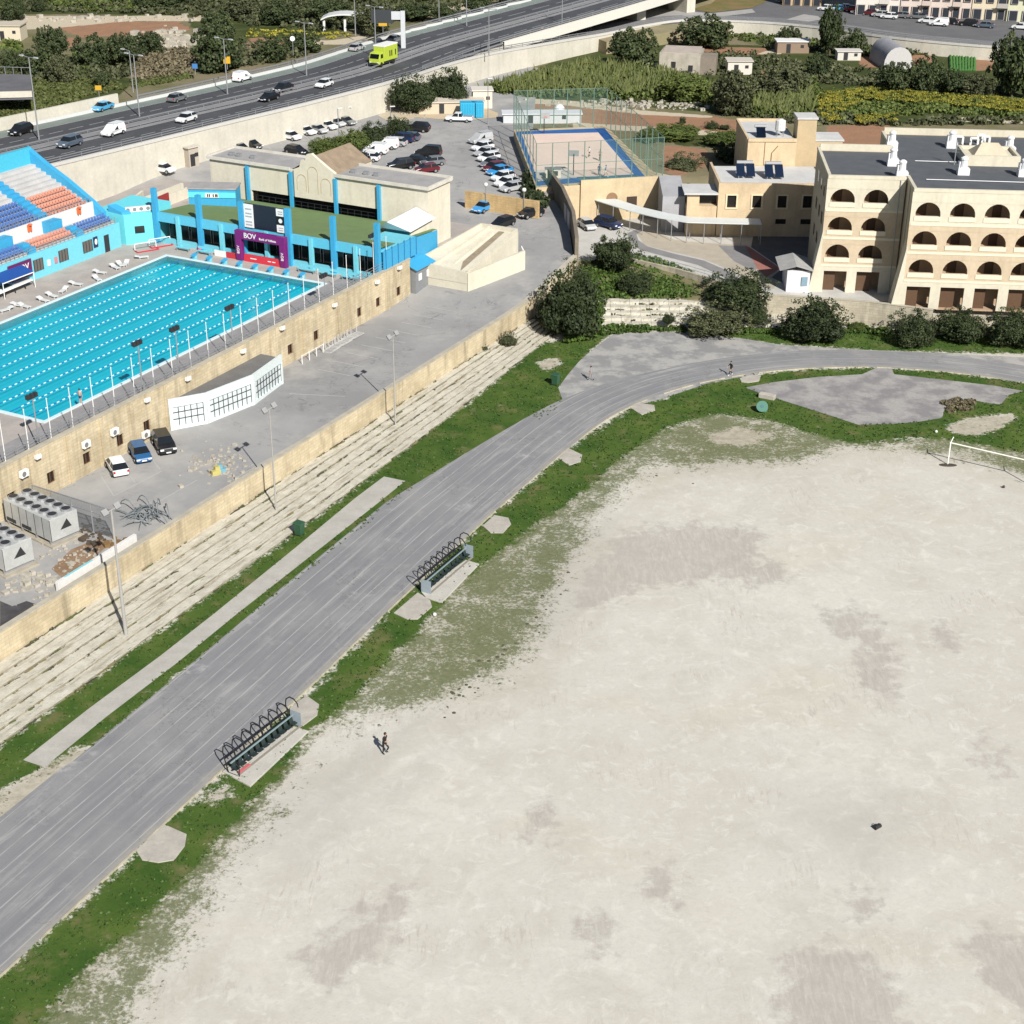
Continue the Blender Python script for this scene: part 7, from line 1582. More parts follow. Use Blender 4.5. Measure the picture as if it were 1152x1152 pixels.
CR = {'carob': [crown(i, L_CAROB, 20000, .235) for i in (1, 2, 3)], 'olive': [crown(i, L_OLIVE, 15000, .24) for i in (4, 5)], 'bright': [crown(i, L_BRIGHT, 14000, .25) for i in (6, 7)], 'dry': [crown(8, L_DRY, 8000, .25)], 'far': [crown(i, L_FAR, 8000, .36) for i in (9, 10)], 'farolive': [crown(11, L_OLIVE, 7000, .36)], 'farbright': [crown(12, L_BRIGHT, 7000, .36)], 'tall': [crown(13, L_CAROB, 8000, .36, False)]}
TR = [trunk_mesh(i) for i in (1, 2)]
CNT = [0]
def tree(x0, x1, y0, y1, z, kind, lab, cat='bush', group=None, back=.36):
    xc = (x0 + x1) / 2; near = P(xc, y1, z); f = Vector((near.x, near.y, 0)).normalized(); w_ = (x1 - x0) / pxm(near); c_ = near + f * (w_ * back); px, py = PJ(c_); h = max(.8, (py - y0) / (pxm(c_) * .93))
    nm = ('tree' if cat == 'tree' else 'bush'); r = empty(nm, c_, rng.uniform(0, 6.28), lab, cat, group); me = CR[kind][CNT[0] % len(CR[kind])]; CNT[0] += 1
    r.scale = (w_ / 8, w_ / 8, h / 6.6)
    o = bpy.data.objects.new('crown', me); COL.objects.link(o); o.parent = r
    o = bpy.data.objects.new('trunk', TR[CNT[0] % 2]); COL.objects.link(o); o.parent = r
    return r
GB = 'dark bushes around the head of the bend'
for a in [(598,682,300,388,.2,'carob','largest dark bush filling the top end of the stone terrace'), (612,668,286,330,1.4,'carob','dark bush rising behind the largest bush against the ramp road wall'), (662,722,262,312,2.6,'carob','round dark bush at the patio edge above the ivy bank'), (690,737,302,336,1.6,'carob','smaller dark bush in the ivy above the pale steps'), (787,873,302,350,1.6,'carob','wide glossy bush beside the patio at the top of the pale steps'), (763,848,342,387,0,'olive','low spreading bush on the turf in front of the pale steps'), (876,956,333,392,0,'carob','big domed bush before the left part of the boundary wall'), (992,1050,346,393,0,'carob','rounded bush before the first two doors of the projecting school block'), (1046,1106,346,391,0,'carob','middle of three bushes along the wall below the projecting school block'), (1102,1164,346,397,0,'carob','bush cut by the frame edge below the projecting school block'), (836,868,345,365,.8,'carob','small dark shrub between the wide glossy bush and the domed bush'), (744,760,351,367,.6,'carob','tiny shrub in the middle of the pale steps'), (560,583,372,392,.8,'olive','small shrub growing on the long stone terrace below the ramp road'), (534,552,386,400,.6,'olive','smaller weed shrub on the long stone terrace near its top end'), (632,660,206,243,2.9,'olive','grey green shrub beside the stone shed at the start of the canopy'), (955,975,362,374,0,'bright','low green shrub between the domed bush and the three bushes')]: tree(*a, group=GB)
for a in [(346,384,154,179,6.9,'bright','light green left end of the clipped car park hedge'), (374,418,146,178,6.9,'bright','tallest light green shrub in the car park hedge'), (403,440,137,169,6.9,'carob','dark shrub in the middle of the car park hedge'), (428,466,131,157,6.9,'carob','dark right end shrub of the car park hedge')]: tree(*a, group='shrubs of the car park hedge')
GT = 'trees in the valley gardens'
for a in [(436,492,84,126,6.9,'carob','broad dark tree under the highway wall beside the bare bank'), (476,531,77,120,6.9,'carob','broad dark tree under the highway wall above the long shed'), (684,742,32,80,6.8,'far','round dark tree just left of the old farmhouse'), (760,824,18,56,6.8,'far','wide dark tree behind the farmhouse close to the slip road wall'), (917,949,8,64,6.8,'tall','tall dark tree rising above the far street railing'), (938,976,34,64,6.8,'far','dark tree right of the tall tree'), (872,902,30,56,6.8,'far','dark tree left of the white roofed garden hut'), (905,935,60,88,6.8,'far','dark tree below the tall tree'), (985,1025,70,106,6.8,'far','dark tree just below the grey arched shed'), (1018,1060,64,108,6.8,'far','dark tree right of the arched shed'), (1050,1086,78,110,6.8,'far','dark tree below the crop rows'), (1076,1118,84,112,6.8,'farolive','grey green tree between the crop rows and the yellow field'), (1108,1166,36,112,6.8,'far','largest dark tree at the frame edge below the far street'), (794,852,80,132,6.8,'farolive','grey olive tree right of the farmhouse above the red soil'), (844,908,76,114,6.8,'farolive','wide olive bush left of the yellow field'), (738,800,86,116,6.8,'farbright','light green tree in front of the farmhouse')]: tree(*a, cat='tree', group=GT, back=-.05 if a[0] < 480 and a[0] > 430 else .3)
for a in [(722,790,142,160,6.8,'farbright','green shrub in the row right of the court fence'), (782,846,148,168,6.8,'bright','green shrub against the tall tan block'), (744,796,172,198,6.0,'olive','shrub on the pink soil beside the grey lean-to'), (763,772,131,141,6.8,'carob','tiny shrub on the red soil right of the court'), (790,809,136,146,6.8,'carob','small round shrub on the edge of the red soil'), (808,823,140,147,6.8,'carob','small round shrub close to the tall block by the red soil'), (714,742,146,162,6.8,'farbright','green shrub touching the court fence corner'), (800,846,160,186,6.5,'far','dark shrub in the shade left of the tall block')]: tree(*a, group='shrubs right of the court')
GH = 'trees beyond the highway'
for a in [(40,80,30,72,10.8,'far','dark tree on the hillside left of the red soil'), (82,130,40,80,10.8,'far','broad dark tree in the middle of the left hillside'), (118,160,38,78,10.8,'far','dark tree left of the white rubble heap'), (22,64,54,88,10.8,'far','dark tree right of the field hut'), (54,86,62,96,10.8,'farolive','grey green dome bush above the grass verge'), (0,30,58,86,10.8,'far','dark tree at the frame edge below the field hut'), (150,188,36,64,10.8,'far','dark bush in front of the white rubble heap'), (216,278,28,84,10.8,'far','largest dark tree behind the double headed lamp'), (226,264,12,42,10.8,'far','dark tree behind the largest one'), (284,328,42,72,10.8,'far','dark bush above the far guard rail'), (318,364,36,62,10.8,'far','dark bush left of the white canopy'), (396,446,8,42,10.8,'farolive','grey green tree behind the white canopy'), (440,492,4,26,10.8,'far','dark hedge tree behind the gantry board'), (484,524,6,26,10.8,'far','dark hedge tree right of the gantry'), (520,556,-6,18,10.8,'far','dark tree above the far guard rail near the frame top'), (556,604,-14,10,10.8,'far','dark tree at the frame top beyond the viaduct'), (104,126,80,100,10.8,'far','small dark bush on the grass verge'), (0,26,-4,24,10.8,'far','dark tree in the frame corner'), (16,32,0,24,10.8,'tall','slim dark cypress near the frame corner'), (36,52,-4,14,10.8,'far','dark shrub on the bright green field'), (150,216,-6,12,10.8,'far','dark scrub tree above the field path'), (290,340,2,30,10.8,'far','dark tree above the yellow strip'), (340,394,0,28,10.8,'far','dark tree above the white canopy'), (244,292,0,24,10.8,'farolive','grey green tree above the largest dark tree')]: tree(*a, cat='tree', group=GH)
def scrub(polys, z, n, size, h, mat, lab, leaf=.5, name='scrub', per=22, cat='scrub', zf=None, tone=(.15, .85)):
    """many low leafy clumps over an area nobody could count"""
    L = Leaves(); bx0 = min(p[0] for q_ in polys for p in q_); bx1 = max(p[0] for q_ in polys for p in q_); by0 = min(p[1] for q_ in polys for p in q_); by1 = max(p[1] for q_ in polys for p in q_); c = 0
    while c < n:
        px, py = rng.uniform(bx0, bx1), rng.uniform(by0, by1)
        if not any(inside(q_, np.array([px]), np.array([py]))[0] for q_ in polys): continue
        p = P(px, py, z); s = rng.uniform(*size); hh = s * h; z0 = zf(p) if zf else z
        L.blob((p.x, p.y, z0 + hh * .45), (s, s, hh * .6), per, leaf, rng, rng.uniform(*tone), .3); c += 1
    o = bpy.data.objects.new(name, L.mesh(name, mat)); COL.objects.link(o); return tag(o, lab, cat, kind='stuff')
scrub([[(545,104),(600,90),(660,76),(740,82),(800,96),(830,118),(740,114),(660,110),(590,110)], [(845,100),(920,96),(922,120),(885,136),(845,132),(835,115)]], 6.8, 900, (.8, 1.8), 1.2, L_BRIGHT, 'green undergrowth in the valley behind the court', .55)
scrub([[(850,40),(1050,60),(1000,66),(860,54)], [(820,60),(1000,82),(1000,100),(850,90)], [(1040,90),(1130,98),(1130,108),(1040,106)], [(600,98),(660,84),(690,90),(640,105)], [(840,134),(920,128),(990,136),(1154,134),(1154,140),(990,142),(850,140)], [(750,60),(870,62),(880,80),(760,90)]], 6.8, 700, (.6, 1.4), .9, L_OLIVE, 'grey green scrub in the gardens', .55)
scrub([[(800,36),(1040,52),(1040,58),(850,48),(800,44)], [(955,56),(1060,58),(1060,62),(960,62)]], 6.8, 220, (.5, 1.1), .7, L_BRIGHT, 'green weeds below the far street wall', .5)
scrub([[(920,106),(985,99),(1050,106),(1154,114),(1154,132),(1060,128),(985,132),(926,136)]], 6.8, 700, (.6, 1.3), .8, L_BRIGHT, 'green growth in the yellow flower field', .5)
scrub([[(920,104),(985,97),(1050,104),(1154,112),(1152,126),(1060,116),(985,112),(950,120),(945,136),(924,136)], [(960,130),(1010,128),(1010,136),(965,138)]], 7.6, 480, (.5, 1.1), .35, L_YEL, 'yellow flowers covering the field below the dark trees', .2, 'flowers', 40, 'flowers', None, (.1, .9))
scrub([[(-10,-10),(640,-12),(430,22),(380,38),(290,30),(215,20),(120,14),(-10,16)], [(0,60),(160,80),(130,92),(0,90)], [(225,60),(350,62),(300,72),(230,82)]], 10.8, 1300, (.8, 2.0), .9, L_OLIVE, 'scrub covering the hillside beyond the highway', .62)
scrub([[(50,-6),(160,-6),(150,14),(60,12)], [(0,48),(24,50),(20,66),(0,66)], [(85,62),(105,60),(100,90),(86,88)], [(-5,-6),(30,-6),(20,12),(-5,14)]], 10.8, 420, (.7, 1.6), .8, L_BRIGHT, 'bright green growth on the hillside fields', .6)
scrub([[(160,58),(218,56),(216,84),(150,92),(148,78)], [(278,52),(300,50),(300,66),(280,68)]], 10.8, 300, (.7, 1.4), .9, L_DRY, 'dry grey brown brush below the rubble heap', .5)
scrub([[(0,112),(30,118),(120,96),(140,98),(120,104),(30,128),(-5,138)], [(20,92),(120,88),(140,100),(40,118),(20,110)], [(148,90),(214,80),(214,88),(150,100)]], 10.8, 700, (.4, 1.0), .5, L_REED, 'olive grass verge along the far parapet', .45, 'verge_growth')
scrub([[(278,33),(345,34),(400,38),(380,44),(345,43),(280,42)]], 10.9, 70, (.4, .9), .4, L_YEL, 'yellow flowers on the hillside strip', .35, 'flowers', 20, 'flowers')
def bank_z(p): return float(np.interp(p.y, [192, 200, 213], [.3, 1.6, 2.95]))
scrub([[(628,352),(640,318),(690,296),(735,302),(792,320),(800,336),(680,336),(672,366),(640,376)]], 1.6, 1100, (.4, .9), .7, L_IVY, 'bright green ivy covering the bank between the bushes', .34, 'ivy', 24, 'ivy', bank_z)
scrub([[(950,360),(1000,360),(1000,376),(950,374)], [(640,376),(690,366),(880,372),(880,376),(760,372),(680,376),(645,384)]], .1, 260, (.25, .6), .7, L_IVY, 'green growth at the foot of the boundary wall', .28, 'ivy', 20, 'ivy')
scrub([[(590,198),(602,205),(614,232),(606,238),(590,222)]], 7.0, 130, (.5, 1.1), 1.5, L_CAROB, 'dark creeper on the shaded court wall behind the parked cars', .4, 'creeper', 26, 'creeper')
scrub([[(1060,452),(1082,448),(1100,452),(1090,462),(1066,464)]], 0.05, 60, (.25, .5), .5, L_DRY, 'brown dead brush at the edge of the lens shaped paving', .25)
# turf tufts
L = Leaves(); xs_, ys_ = rng.uniform(-45, 70, 60000), rng.uniform(58, 200, 60000); px_, py_ = px_of(xs_, ys_, 0.0); ok = np.zeros(60000, bool)
for p_ in DENSE + DENSE_OUT: ok |= inside(p_, px_, py_)
for p_ in BARE + [PT, LENS, APRON] + [pl for pl, _ in PADS]: ok &= ~inside(p_, px_, py_)
d_in = np.hypot(xs_ - KC.x, ys_ - KC.y); s_ = xs_ * AX.x + ys_ * AX.y; t_ = xs_ * NX.x + ys_ * NX.y
on = ((s_ < 146) & (t_ > np.interp(s_, [k[0] for k in KIN], [k[1] for k in KIN]) - .25) & (t_ < np.interp(s_, [60, 75, 97, 112, 142, 150], [72.9, 73.6, 74.8, 75.2, 75.8, 75.4]))) | ((s_ >= 140) & (d_in > 38.1) & (d_in < 44.5))
for x, y in zip(xs_[ok & ~on], ys_[ok & ~on]): L.blob((x, y, .03), (.22, .22, .13), 4, .16, rng, rng.uniform(.3, .75), .2)
o = bpy.data.objects.new('grass', L.mesh('grass', leafmat('turf_blade', (.026, .060, .011), (.08, .125, .026)))); COL.objects.link(o); tag(o, 'rough turf tufts along both sides of the track', 'grass', kind='stuff')
# reeds
q = MB(); tn = []
def reeds(polys, n, z, lo, hi):
    bx0 = min(p[0] for q_ in polys for p in q_); bx1 = max(p[0] for q_ in polys for p in q_); by0 = min(p[1] for q_ in polys for p in q_); by1 = max(p[1] for q_ in polys for p in q_); c = 0
    while c < n:
        px, py = rng.uniform(bx0, bx1), rng.uniform(by0, by1)
        if not any(inside(q_, np.array([px]), np.array([py]))[0] for q_ in polys): continue
        p = P(px, py, z); h = rng.uniform(lo, hi)
        for j in range(5):
            b0 = p + Vector((rng.normal(0, .4), rng.normal(0, .4), 0)); tip = b0 + Vector((rng.normal(0, .7), rng.normal(0, .5), h * rng.uniform(.7, 1))); mid_ = (b0 + tip) / 2 + Vector((0, 0, .25)); w_ = Vector((.16, 0, 0)); q.add([b0 - w_, b0 + w_, mid_ + w_ * .9, mid_ - w_ * .9, tip], ((0, 1, 2, 3), (3, 2, 4))); tn.extend([rng.uniform(0, 1)] * 2)
        c += 1
reeds([[(545,102),(590,92),(660,74),(740,84),(790,98),(800,110),(740,112),(660,108),(590,110)], [(856,104),(915,98),(915,126),(880,136),(850,130)]], 800, 6.8, 1.6, 3.4)
o = q.build('reeds', L_REED); at = o.data.attributes.new('tone', 'FLOAT', 'FACE'); at.data.foreach_set('value', np.array(tn, np.float32)); tag(o, 'tall green reeds behind the sports court', 'reeds', kind='stuff')

# ================================================================== VEHICLES
def paint(n, c): return flat('paint_' + n, c, .28, 0, .6)
PAINT = {k: paint(k, c) for k, c in dict(white=(.74, .75, .76), silver=(.42, .43, .44), grey=(.16, .17, .18), black=(.012, .012, .014), navy=(.015, .03, .09), blue=(.02, .10, .24), sky=(.07, .36, .62), red=(.42, .02, .02), maroon=(.12, .012, .02), slate=(.09, .12, .16), lime=(.42, .52, .05), bright=(.03, .28, .62)).items()}
GLS = flat('car_glass', (.012, .015, .018), .06, 0, .6); TYR = flat('tyre', (.015, .015, .015), .8); RIM = flat('rim', (.35, .36, .37), .35, .5); HLT = flat('lamp_clear', (.75, .76, .74), .15); TLT = flat('lamp_red', (.40, .015, .015), .3)
def loft(mb, prof, half, taper=None):
    """side outline (x,z) swept across the width; half(z) gives the half width"""
    n = len(prof); a = [(x, -half(x, z), z) for x, z in prof]; b_ = [(x, half(x, z), z) for x, z in prof]
    mb.add(a + b_, [tuple(range(n)), tuple(range(n, 2 * n))[::-1]] + [(i + n, (i + 1) % n + n, (i + 1) % n, i) for i in range(n)])
STY = dict(hatch=dict(L=4.0, W=1.74, body=[(-1.95, .28), (1.95, .28), (2.0, .55), (1.9, .74), (1.05, .93), (-1.6, .98), (-1.98, .85), (-2.0, .5)], cab=[(1.15, .90), (.45, 1.40), (-1.35, 1.43), (-1.88, .95)], wb=1.22),
           sedan=dict(L=4.5, W=1.78, body=[(-2.2, .28), (2.2, .28), (2.25, .52), (2.15, .72), (1.1, .90), (-1.35, .94), (-2.2, .92), (-2.25, .5)], cab=[(1.2, .88), (.5, 1.36), (-.95, 1.38), (-1.75, .93)], wb=1.32),
           suv=dict(L=4.45, W=1.86, body=[(-2.15, .34), (2.15, .34), (2.2, .62), (2.1, .92), (1.15, 1.06), (-1.9, 1.10), (-2.2, 1.0), (-2.2, .6)], cab=[(1.2, 1.02), (.55, 1.60), (-1.65, 1.64), (-2.12, 1.08)], wb=1.32),
           van=dict(L=4.4, W=1.83, body=[(-2.15, .3), (2.15, .3), (2.2, .6), (2.1, .88), (1.35, 1.05), (.55, 1.78), (-2.05, 1.84), (-2.2, 1.0), (-2.2, .5)], cab=[(1.38, 1.0), (.66, 1.66), (-.25, 1.68), (-.25, 1.0)], wb=1.35),
           pickup=dict(L=4.9, W=1.8, body=[(-2.4, .42), (2.4, .42), (2.45, .7), (2.3, .95), (1.3, 1.05), (-2.4, 1.05), (-2.45, .7)], cab=[(1.35, 1.02), (.75, 1.62), (-.35, 1.62), (-.55, 1.02)], wb=1.45))
def car_proto(style):
    d = STY[style]; W = d['W'] / 2; r = empty('parked_car', (0, 0, 0))
    q = MB(); loft(q, d['body'], lambda x, z: W - (.10 if abs(x) > d['L'] * .43 else 0) - (max(0, z - 1.0) * .22 if style == 'van' else 0)); body = q.build('body', PAINT['white'], r, bevel=.07)
    zt = max(z for x, z in d['cab']); zb_ = min(z for x, z in d['cab'])
    q = MB(); loft(q, d['cab'], lambda x, z: W - .05 - .20 * (z - zb_) / (zt - zb_) - (0 if style != 'van' else -.042)); q.build('windows', GLS, r)
    if style != 'van':
        tp = [p for p in d['cab'] if p[1] > zt - .08]; xs_ = sorted(p[0] for p in tp); q = MB(); q.box(((xs_[0] + xs_[-1]) / 2, 0, zt - .045), (xs_[-1] - xs_[0] + .06, 2 * (W - .23), .075)); rf = q.build('roof', PAINT['white'], r, bevel=.03)
        q = MB()
        for s in (-1, 1):
            for xm in ((xs_[0] + xs_[-1]) / 2 - .1,): q.add([(xm - .05, s * (W - .03), zb_), (xm + .05, s * (W - .03), zb_), (xm + .05, s * (W - .235), zt), (xm - .05, s * (W - .235), zt), (xm - .05, s * (W - .10), zb_), (xm + .05, s * (W - .10), zb_), (xm + .05, s * (W - .3), zt), (xm - .05, s * (W - .3), zt)], ((0, 1, 2, 3), (5, 4, 7, 6), (0, 3, 7, 4), (1, 5, 6, 2)))
        q.build('door_pillar', PAINT['white'], r)
    else:
        q = MB(); q.box((-.9, 0, 1.86), (2.3, 1.5, .03)); q.build('roof', PAINT['white'], r)
    if style == 'pickup': q = MB(); q.box((-1.5, 0, 1.052), (1.7, 1.5, .03)); q.build('load_bed', GRY, r)
    for x in (-d['wb'], d['wb']):
        for s in (-1, 1):
            q = MB(); q.tube((x, s * (W - .20), .32), (x, s * (W + .02), .32), .32, .32, 14); o = q.build('wheel', TYR, r); q = MB(); q.tube((x, s * (W + .0), .32), (x, s * (W + .03), .32), .19, .19, 10); q.build('rim', RIM, o)
    zl = d['body'][3][1] - .12; xf = d['body'][2][0]
    for s in (-1, 1):
        q = MB(); q.box((xf - .06, s * (W - .28), zl - .09), (.14, .36, .15)); q.build('headlight', HLT, r)
        q = MB(); q.box((-d['L'] / 2 + .02, s * (W - .2), zl), (.1, .2, .22)); q.build('tail_light', TLT, r)
    q = MB(); q.box((xf + .0, 0, .42), (.06, .5, .12)); q.build('number_plate', WHT, r); return r
PRO = {k: car_proto(k) for k in STY}
def dirpx(px, py, z, dx, dy): return ang(P(px + dx, py + dy, z) - P(px, py, z))
def put_car(px, py, z, hd, style, col, lab, cat='car', group=None, name=None):
    loc = P(px, py, z) if z is not None else PC(px, py); 
    z_ = loc.z
    rz = dirpx(px, py, z_, *hd) if isinstance(hd, tuple) else hd
    pr = PRO[style]; r = place(pr, 0, loc + Vector((0, 0, .02)), rz, 1.0, lab, cat, group)
    if name: r.name = name
    for ch in r.children:
        if re_stem(ch.name) in ('body', 'roof', 'door_pillar') and ch.material_slots: ch.material_slots[0].link = 'OBJECT'; ch.material_slots[0].material = PAINT[col]
    return r
def re_stem(n): return n.split('.')[0]
PN = ang(-NX); GP = 'cars parked by the yellow wall'
put_car(132, 530, 2.9, (-14, -22), 'hatch', 'white', 'small white car parked nose to the yellow wall beside the mesh fence', 'car', GP); put_car(158, 515, 2.9, (14, 23), 'hatch', 'blue', 'dark blue car parked between a white and a black car', 'car', GP); put_car(185, 505, 2.9, (14, 23), 'suv', 'black', 'black car parked next to the white barred enclosure', 'car', GP)
GHW = 'vehicles on the highway'; DL = (-60, 19); DR = (60, -18)
for px, py, hd, st_, c_, lb, ct_ in [(79, 165, DL, 'suv', 'slate', 'slate blue car nearest the grandstand on the highway', 'car'), (128, 152, DL, 'van', 'white', 'white van on the near carriageway behind the slate blue car', 'van'), (210, 137, DL, 'hatch', 'white', 'white car with a dark windscreen on the near carriageway left of the dark pair', 'car'), (303, 113, DL, 'sedan', 'black', 'leading black car of a dark pair on the near carriageway', 'car'), (319, 102, DL, 'sedan', 'black', 'trailing dark car of a pair on the near carriageway', 'car'), (365, 98, DL, 'hatch', 'white', 'white car between the dark pair and the lime truck', 'car'),
                                     (24, 151, DL, 'suv', 'black', 'black car on the far carriageway at the frame edge', 'car'), (116, 124, DL, 'sedan', 'sky', 'light blue car on the far carriageway below the yellow sign', 'car'), (200, 114, DR, 'hatch', 'grey', 'grey car on the far carriageway beside the median', 'car'), (273, 91, DR, 'van', 'white', 'white van on the far carriageway right of the double headed lamp', 'van'), (402, 57, DR, 'hatch', 'silver', 'silver car on the far carriageway left of the lime truck', 'car'), (444, 47, DR, 'sedan', 'grey', 'dark grey car on the far carriageway beside the gantry column', 'car')]: put_car(px, py, HZ, hd, st_, c_, lb, ct_, GHW, 'car')
# rear car park
CPZ = 6.9; GR_ = 'cars in the rear car park'; WP = ang(-MN[12])
put_car(184, 194, CPZ, (30, 4), 'hatch', 'white', 'white car parked alone beside the brown cabinet at the highway wall', 'car', GR_)
for px, py, c_, lb in [(283, 167, 'black', 'black car seen just above the left clubhouse roof'), (270, 171, 'grey', 'dark grey car half hidden by the left clubhouse roof'), (333, 173, 'black', 'dark car behind the clubhouse roof left of the hedge')]: put_car(px, py, CPZ, WP, 'hatch', c_, lb, 'car', GR_)
for i, (px, py) in enumerate([(327, 157), (343, 151), (357, 149.5), (367, 145), (377, 142), (388, 140)]): put_car(px, py, CPZ, WP, ('hatch', 'sedan')[i % 2], ('white', 'white', 'silver', 'white', 'silver', 'grey')[i], ['white car set apart at the left end of the row by the highway wall', 'white sedan second in the row by the highway wall', 'silver car third in the row by the highway wall', 'white sedan fourth in the row by the highway wall', 'silver car fifth in the row by the highway wall', 'grey sedan last in the row by the highway wall'][i], 'car', GR_)
HM = (-30, -2)
for px, py, st_, c_, lb, ct_ in [(404, 182, 'hatch', 'black', 'black car at the foot of the hedge beside two white cars', 'car'), (414, 181, 'hatch', 'white', 'white car in front of the parked white van', 'car'), (422, 173, 'van', 'white', 'white van parked beside the clipped hedge', 'van'), (434, 167, 'van', 'white', 'second white van by the hedge next to the blue cars', 'van'), (445, 164, 'hatch', 'silver', 'silver car between white van and blue car by the hedge', 'car'), (452, 160, 'suv', 'navy', 'navy car by the right part of the hedge', 'car'), (460, 158, 'hatch', 'slate', 'slate coloured car at the end of the hedge row', 'car'), (470, 148, 'suv', 'black', 'dark car at the hedge tip', 'car'),
                               (451, 190, 'suv', 'black', 'black car nearest the clubhouse gable', 'car'), (466, 184, 'sedan', 'black', 'black sedan in the middle of the dark group', 'car'), (482, 176, 'van', 'black', 'tall black van in the dark group', 'van'), (487, 186, 'hatch', 'grey', 'dark grey car beside the maroon car', 'car'), (480, 194, 'hatch', 'maroon', 'dark red car nearest the right clubhouse roof', 'car')]: put_car(px, py, CPZ, HM if py < 185 else (-30, 3), st_, c_, lb, ct_, GR_)
put_car(517, 137, CPZ, (-30, -1), 'pickup', 'white', 'white pickup in front of the bare bank left of the cyan container', 'pickup', GR_)
WC = [(541, 161, 'van', 'silver'), (543, 169, 'hatch', 'white'), (547, 175, 'sedan', 'silver'), (550, 181, 'hatch', 'white'), (554, 187, 'sedan', 'grey'), (556, 192, 'hatch', 'maroon'), (562, 196, 'sedan', 'bright'), (566, 203, 'hatch', 'white'), (571, 209, 'sedan', 'white'), (576, 215, 'hatch', 'silver')]
for i, (px, py, st_, c_) in enumerate(WC): put_car(px, py, CPZ, (-30, 6), st_, c_, f'{ORD[i]} vehicle, {({"bright": "blue"}).get(c_, c_)}, in the column beside the shaded court wall counting from the far end', 'van' if st_ == 'van' else 'car', 'column of cars by the court wall')
put_car(545, 237, None, (-32, 12), 'sedan', 'bright', 'bright blue car in front of the honey stone wall', 'car', 'cars at the top of the ramp'); put_car(597, 244, None, (-30, 6), 'hatch', 'black', 'black car at the right end of the honey stone wall', 'car', 'cars at the top of the ramp'); put_car(566, 255, None, (-30, 10), 'hatch', 'black', 'black car half hidden behind the cream stair block', 'car', 'cars at the top of the ramp')
put_car(660, 257, 2.95, (22, 14), 'hatch', 'silver', 'silver car on the school patio behind the dark wall', 'car', 'cars on the patio'); put_car(684, 256, 2.95, (30, 8), 'suv', 'navy', 'dark blue car on the patio under the canopy start', 'car', 'cars on the patio')
GFS = 'cars on the far street'
for px, py, c_, st_, lb in [(883, 3, 'grey', 'sedan', 'grey car on the far roundabout'), (929, 12, 'white', 'hatch', 'white car left of the light blue one on the far street'), (941, 12, 'sky', 'hatch', 'light blue car on the far street beside the tall tree'), (950, 11, 'white', 'sedan', 'white car between light blue and red cars'), (959, 13, 'red', 'hatch', 'red car at the corner of the off-white apartments'), (968, 16, 'grey', 'sedan', 'dark grey car right of the red car'), (978, 17, 'maroon', 'hatch', 'maroon car on the far street'), (990, 19, 'silver', 'hatch', 'silver car right of the maroon car'), (1000, 21, 'white', 'hatch', 'white hatchback fourth from the red car'), (1013, 20, 'grey', 'hatch', 'grey car before the pinkish apartments'), (1032, 21, 'grey', 'sedan', 'grey sedan before the pinkish apartments'), (1044, 26, 'white', 'sedan', 'white sedan close to the far street railing'), (1056, 29, 'white', 'van', 'small white van on the far street'), (1068, 27, 'black', 'hatch', 'black car behind the small white van'), (1089, 29, 'black', 'suv', 'black off-roader before the cream apartments'), (1108, 31, 'slate', 'sedan', 'slate car right of the black off-roader'), (1148, 33, 'white', 'hatch', 'white car cut by the frame edge on the far street')]: put_car(px, py, 9.5, (-30, -2), st_, c_, lb, 'van' if st_ == 'van' else 'car', GFS)
# lime truck, white lorry, motorbike
tk_ = P(430, 73, HZ); r = empty('box_truck', tk_, dirpx(430, 73, HZ, *DL), 'bright lime green box truck with a white roof on the near carriageway', 'truck', GHW)
q = MB(); q.box((-1.4, 0, .9), (5.0, 2.4, 2.7)); bd_ = q.build('cargo_box', PAINT['lime'], r, bevel=.05); q = MB(); q.box((-1.4, 0, 3.6), (5.1, 2.45, .25)); q.build('box_roof', WHT, r); q = MB(); q.add([(1.2, -1.15, .55), (2.9, -1.15, .55), (2.9, -1.15, 1.6), (2.5, -1.15, 2.6), (1.2, -1.15, 2.75), (1.2, 1.15, .55), (2.9, 1.15, .55), (2.9, 1.15, 1.6), (2.5, 1.15, 2.6), (1.2, 1.15, 2.75)], ((0, 1, 2, 3, 4), (9, 8, 7, 6, 5), (0, 5, 6, 1), (1, 6, 7, 2), (2, 7, 8, 3), (3, 8, 9, 4), (4, 9, 5, 0))); q.build('cab', PAINT['lime'], r, bevel=.06)
q = MB(); q.add([(2.92, -1.0, 1.62), (2.56, -1.0, 2.45), (2.56, 1.0, 2.45), (2.92, 1.0, 1.62)], ((0, 1, 2, 3), (3, 2, 1, 0))); q.build('windscreen', GLS, r); q = MB(); q.box((1.9, 0, 1.65), (.8, 2.33, .75)); q.build('side_window', GLS, r); q = MB(); q.box((.2, 0, .45), (5.6, 1.9, .4)); q.build('chassis', DRK, r)
for k in (.2, -.5, -1.9): q = MB(); q.box((-1.2 + k, 0, 1.6), (.35, 2.43, 1.1)); q.build('side_marking', PAINT['black'], bd_)
for x in (2.1, -2.4):
    for s in (-1, 1): q = MB(); q.tube((x, s * .85, .48), (x, s * 1.18, .48), .48, .48, 14); q.build('wheel', TYR, r)
for s in (-1, 1): q = MB(); q.box((2.92, s * .85, .8), (.08, .35, .2)); q.build('headlight', HLT, r)
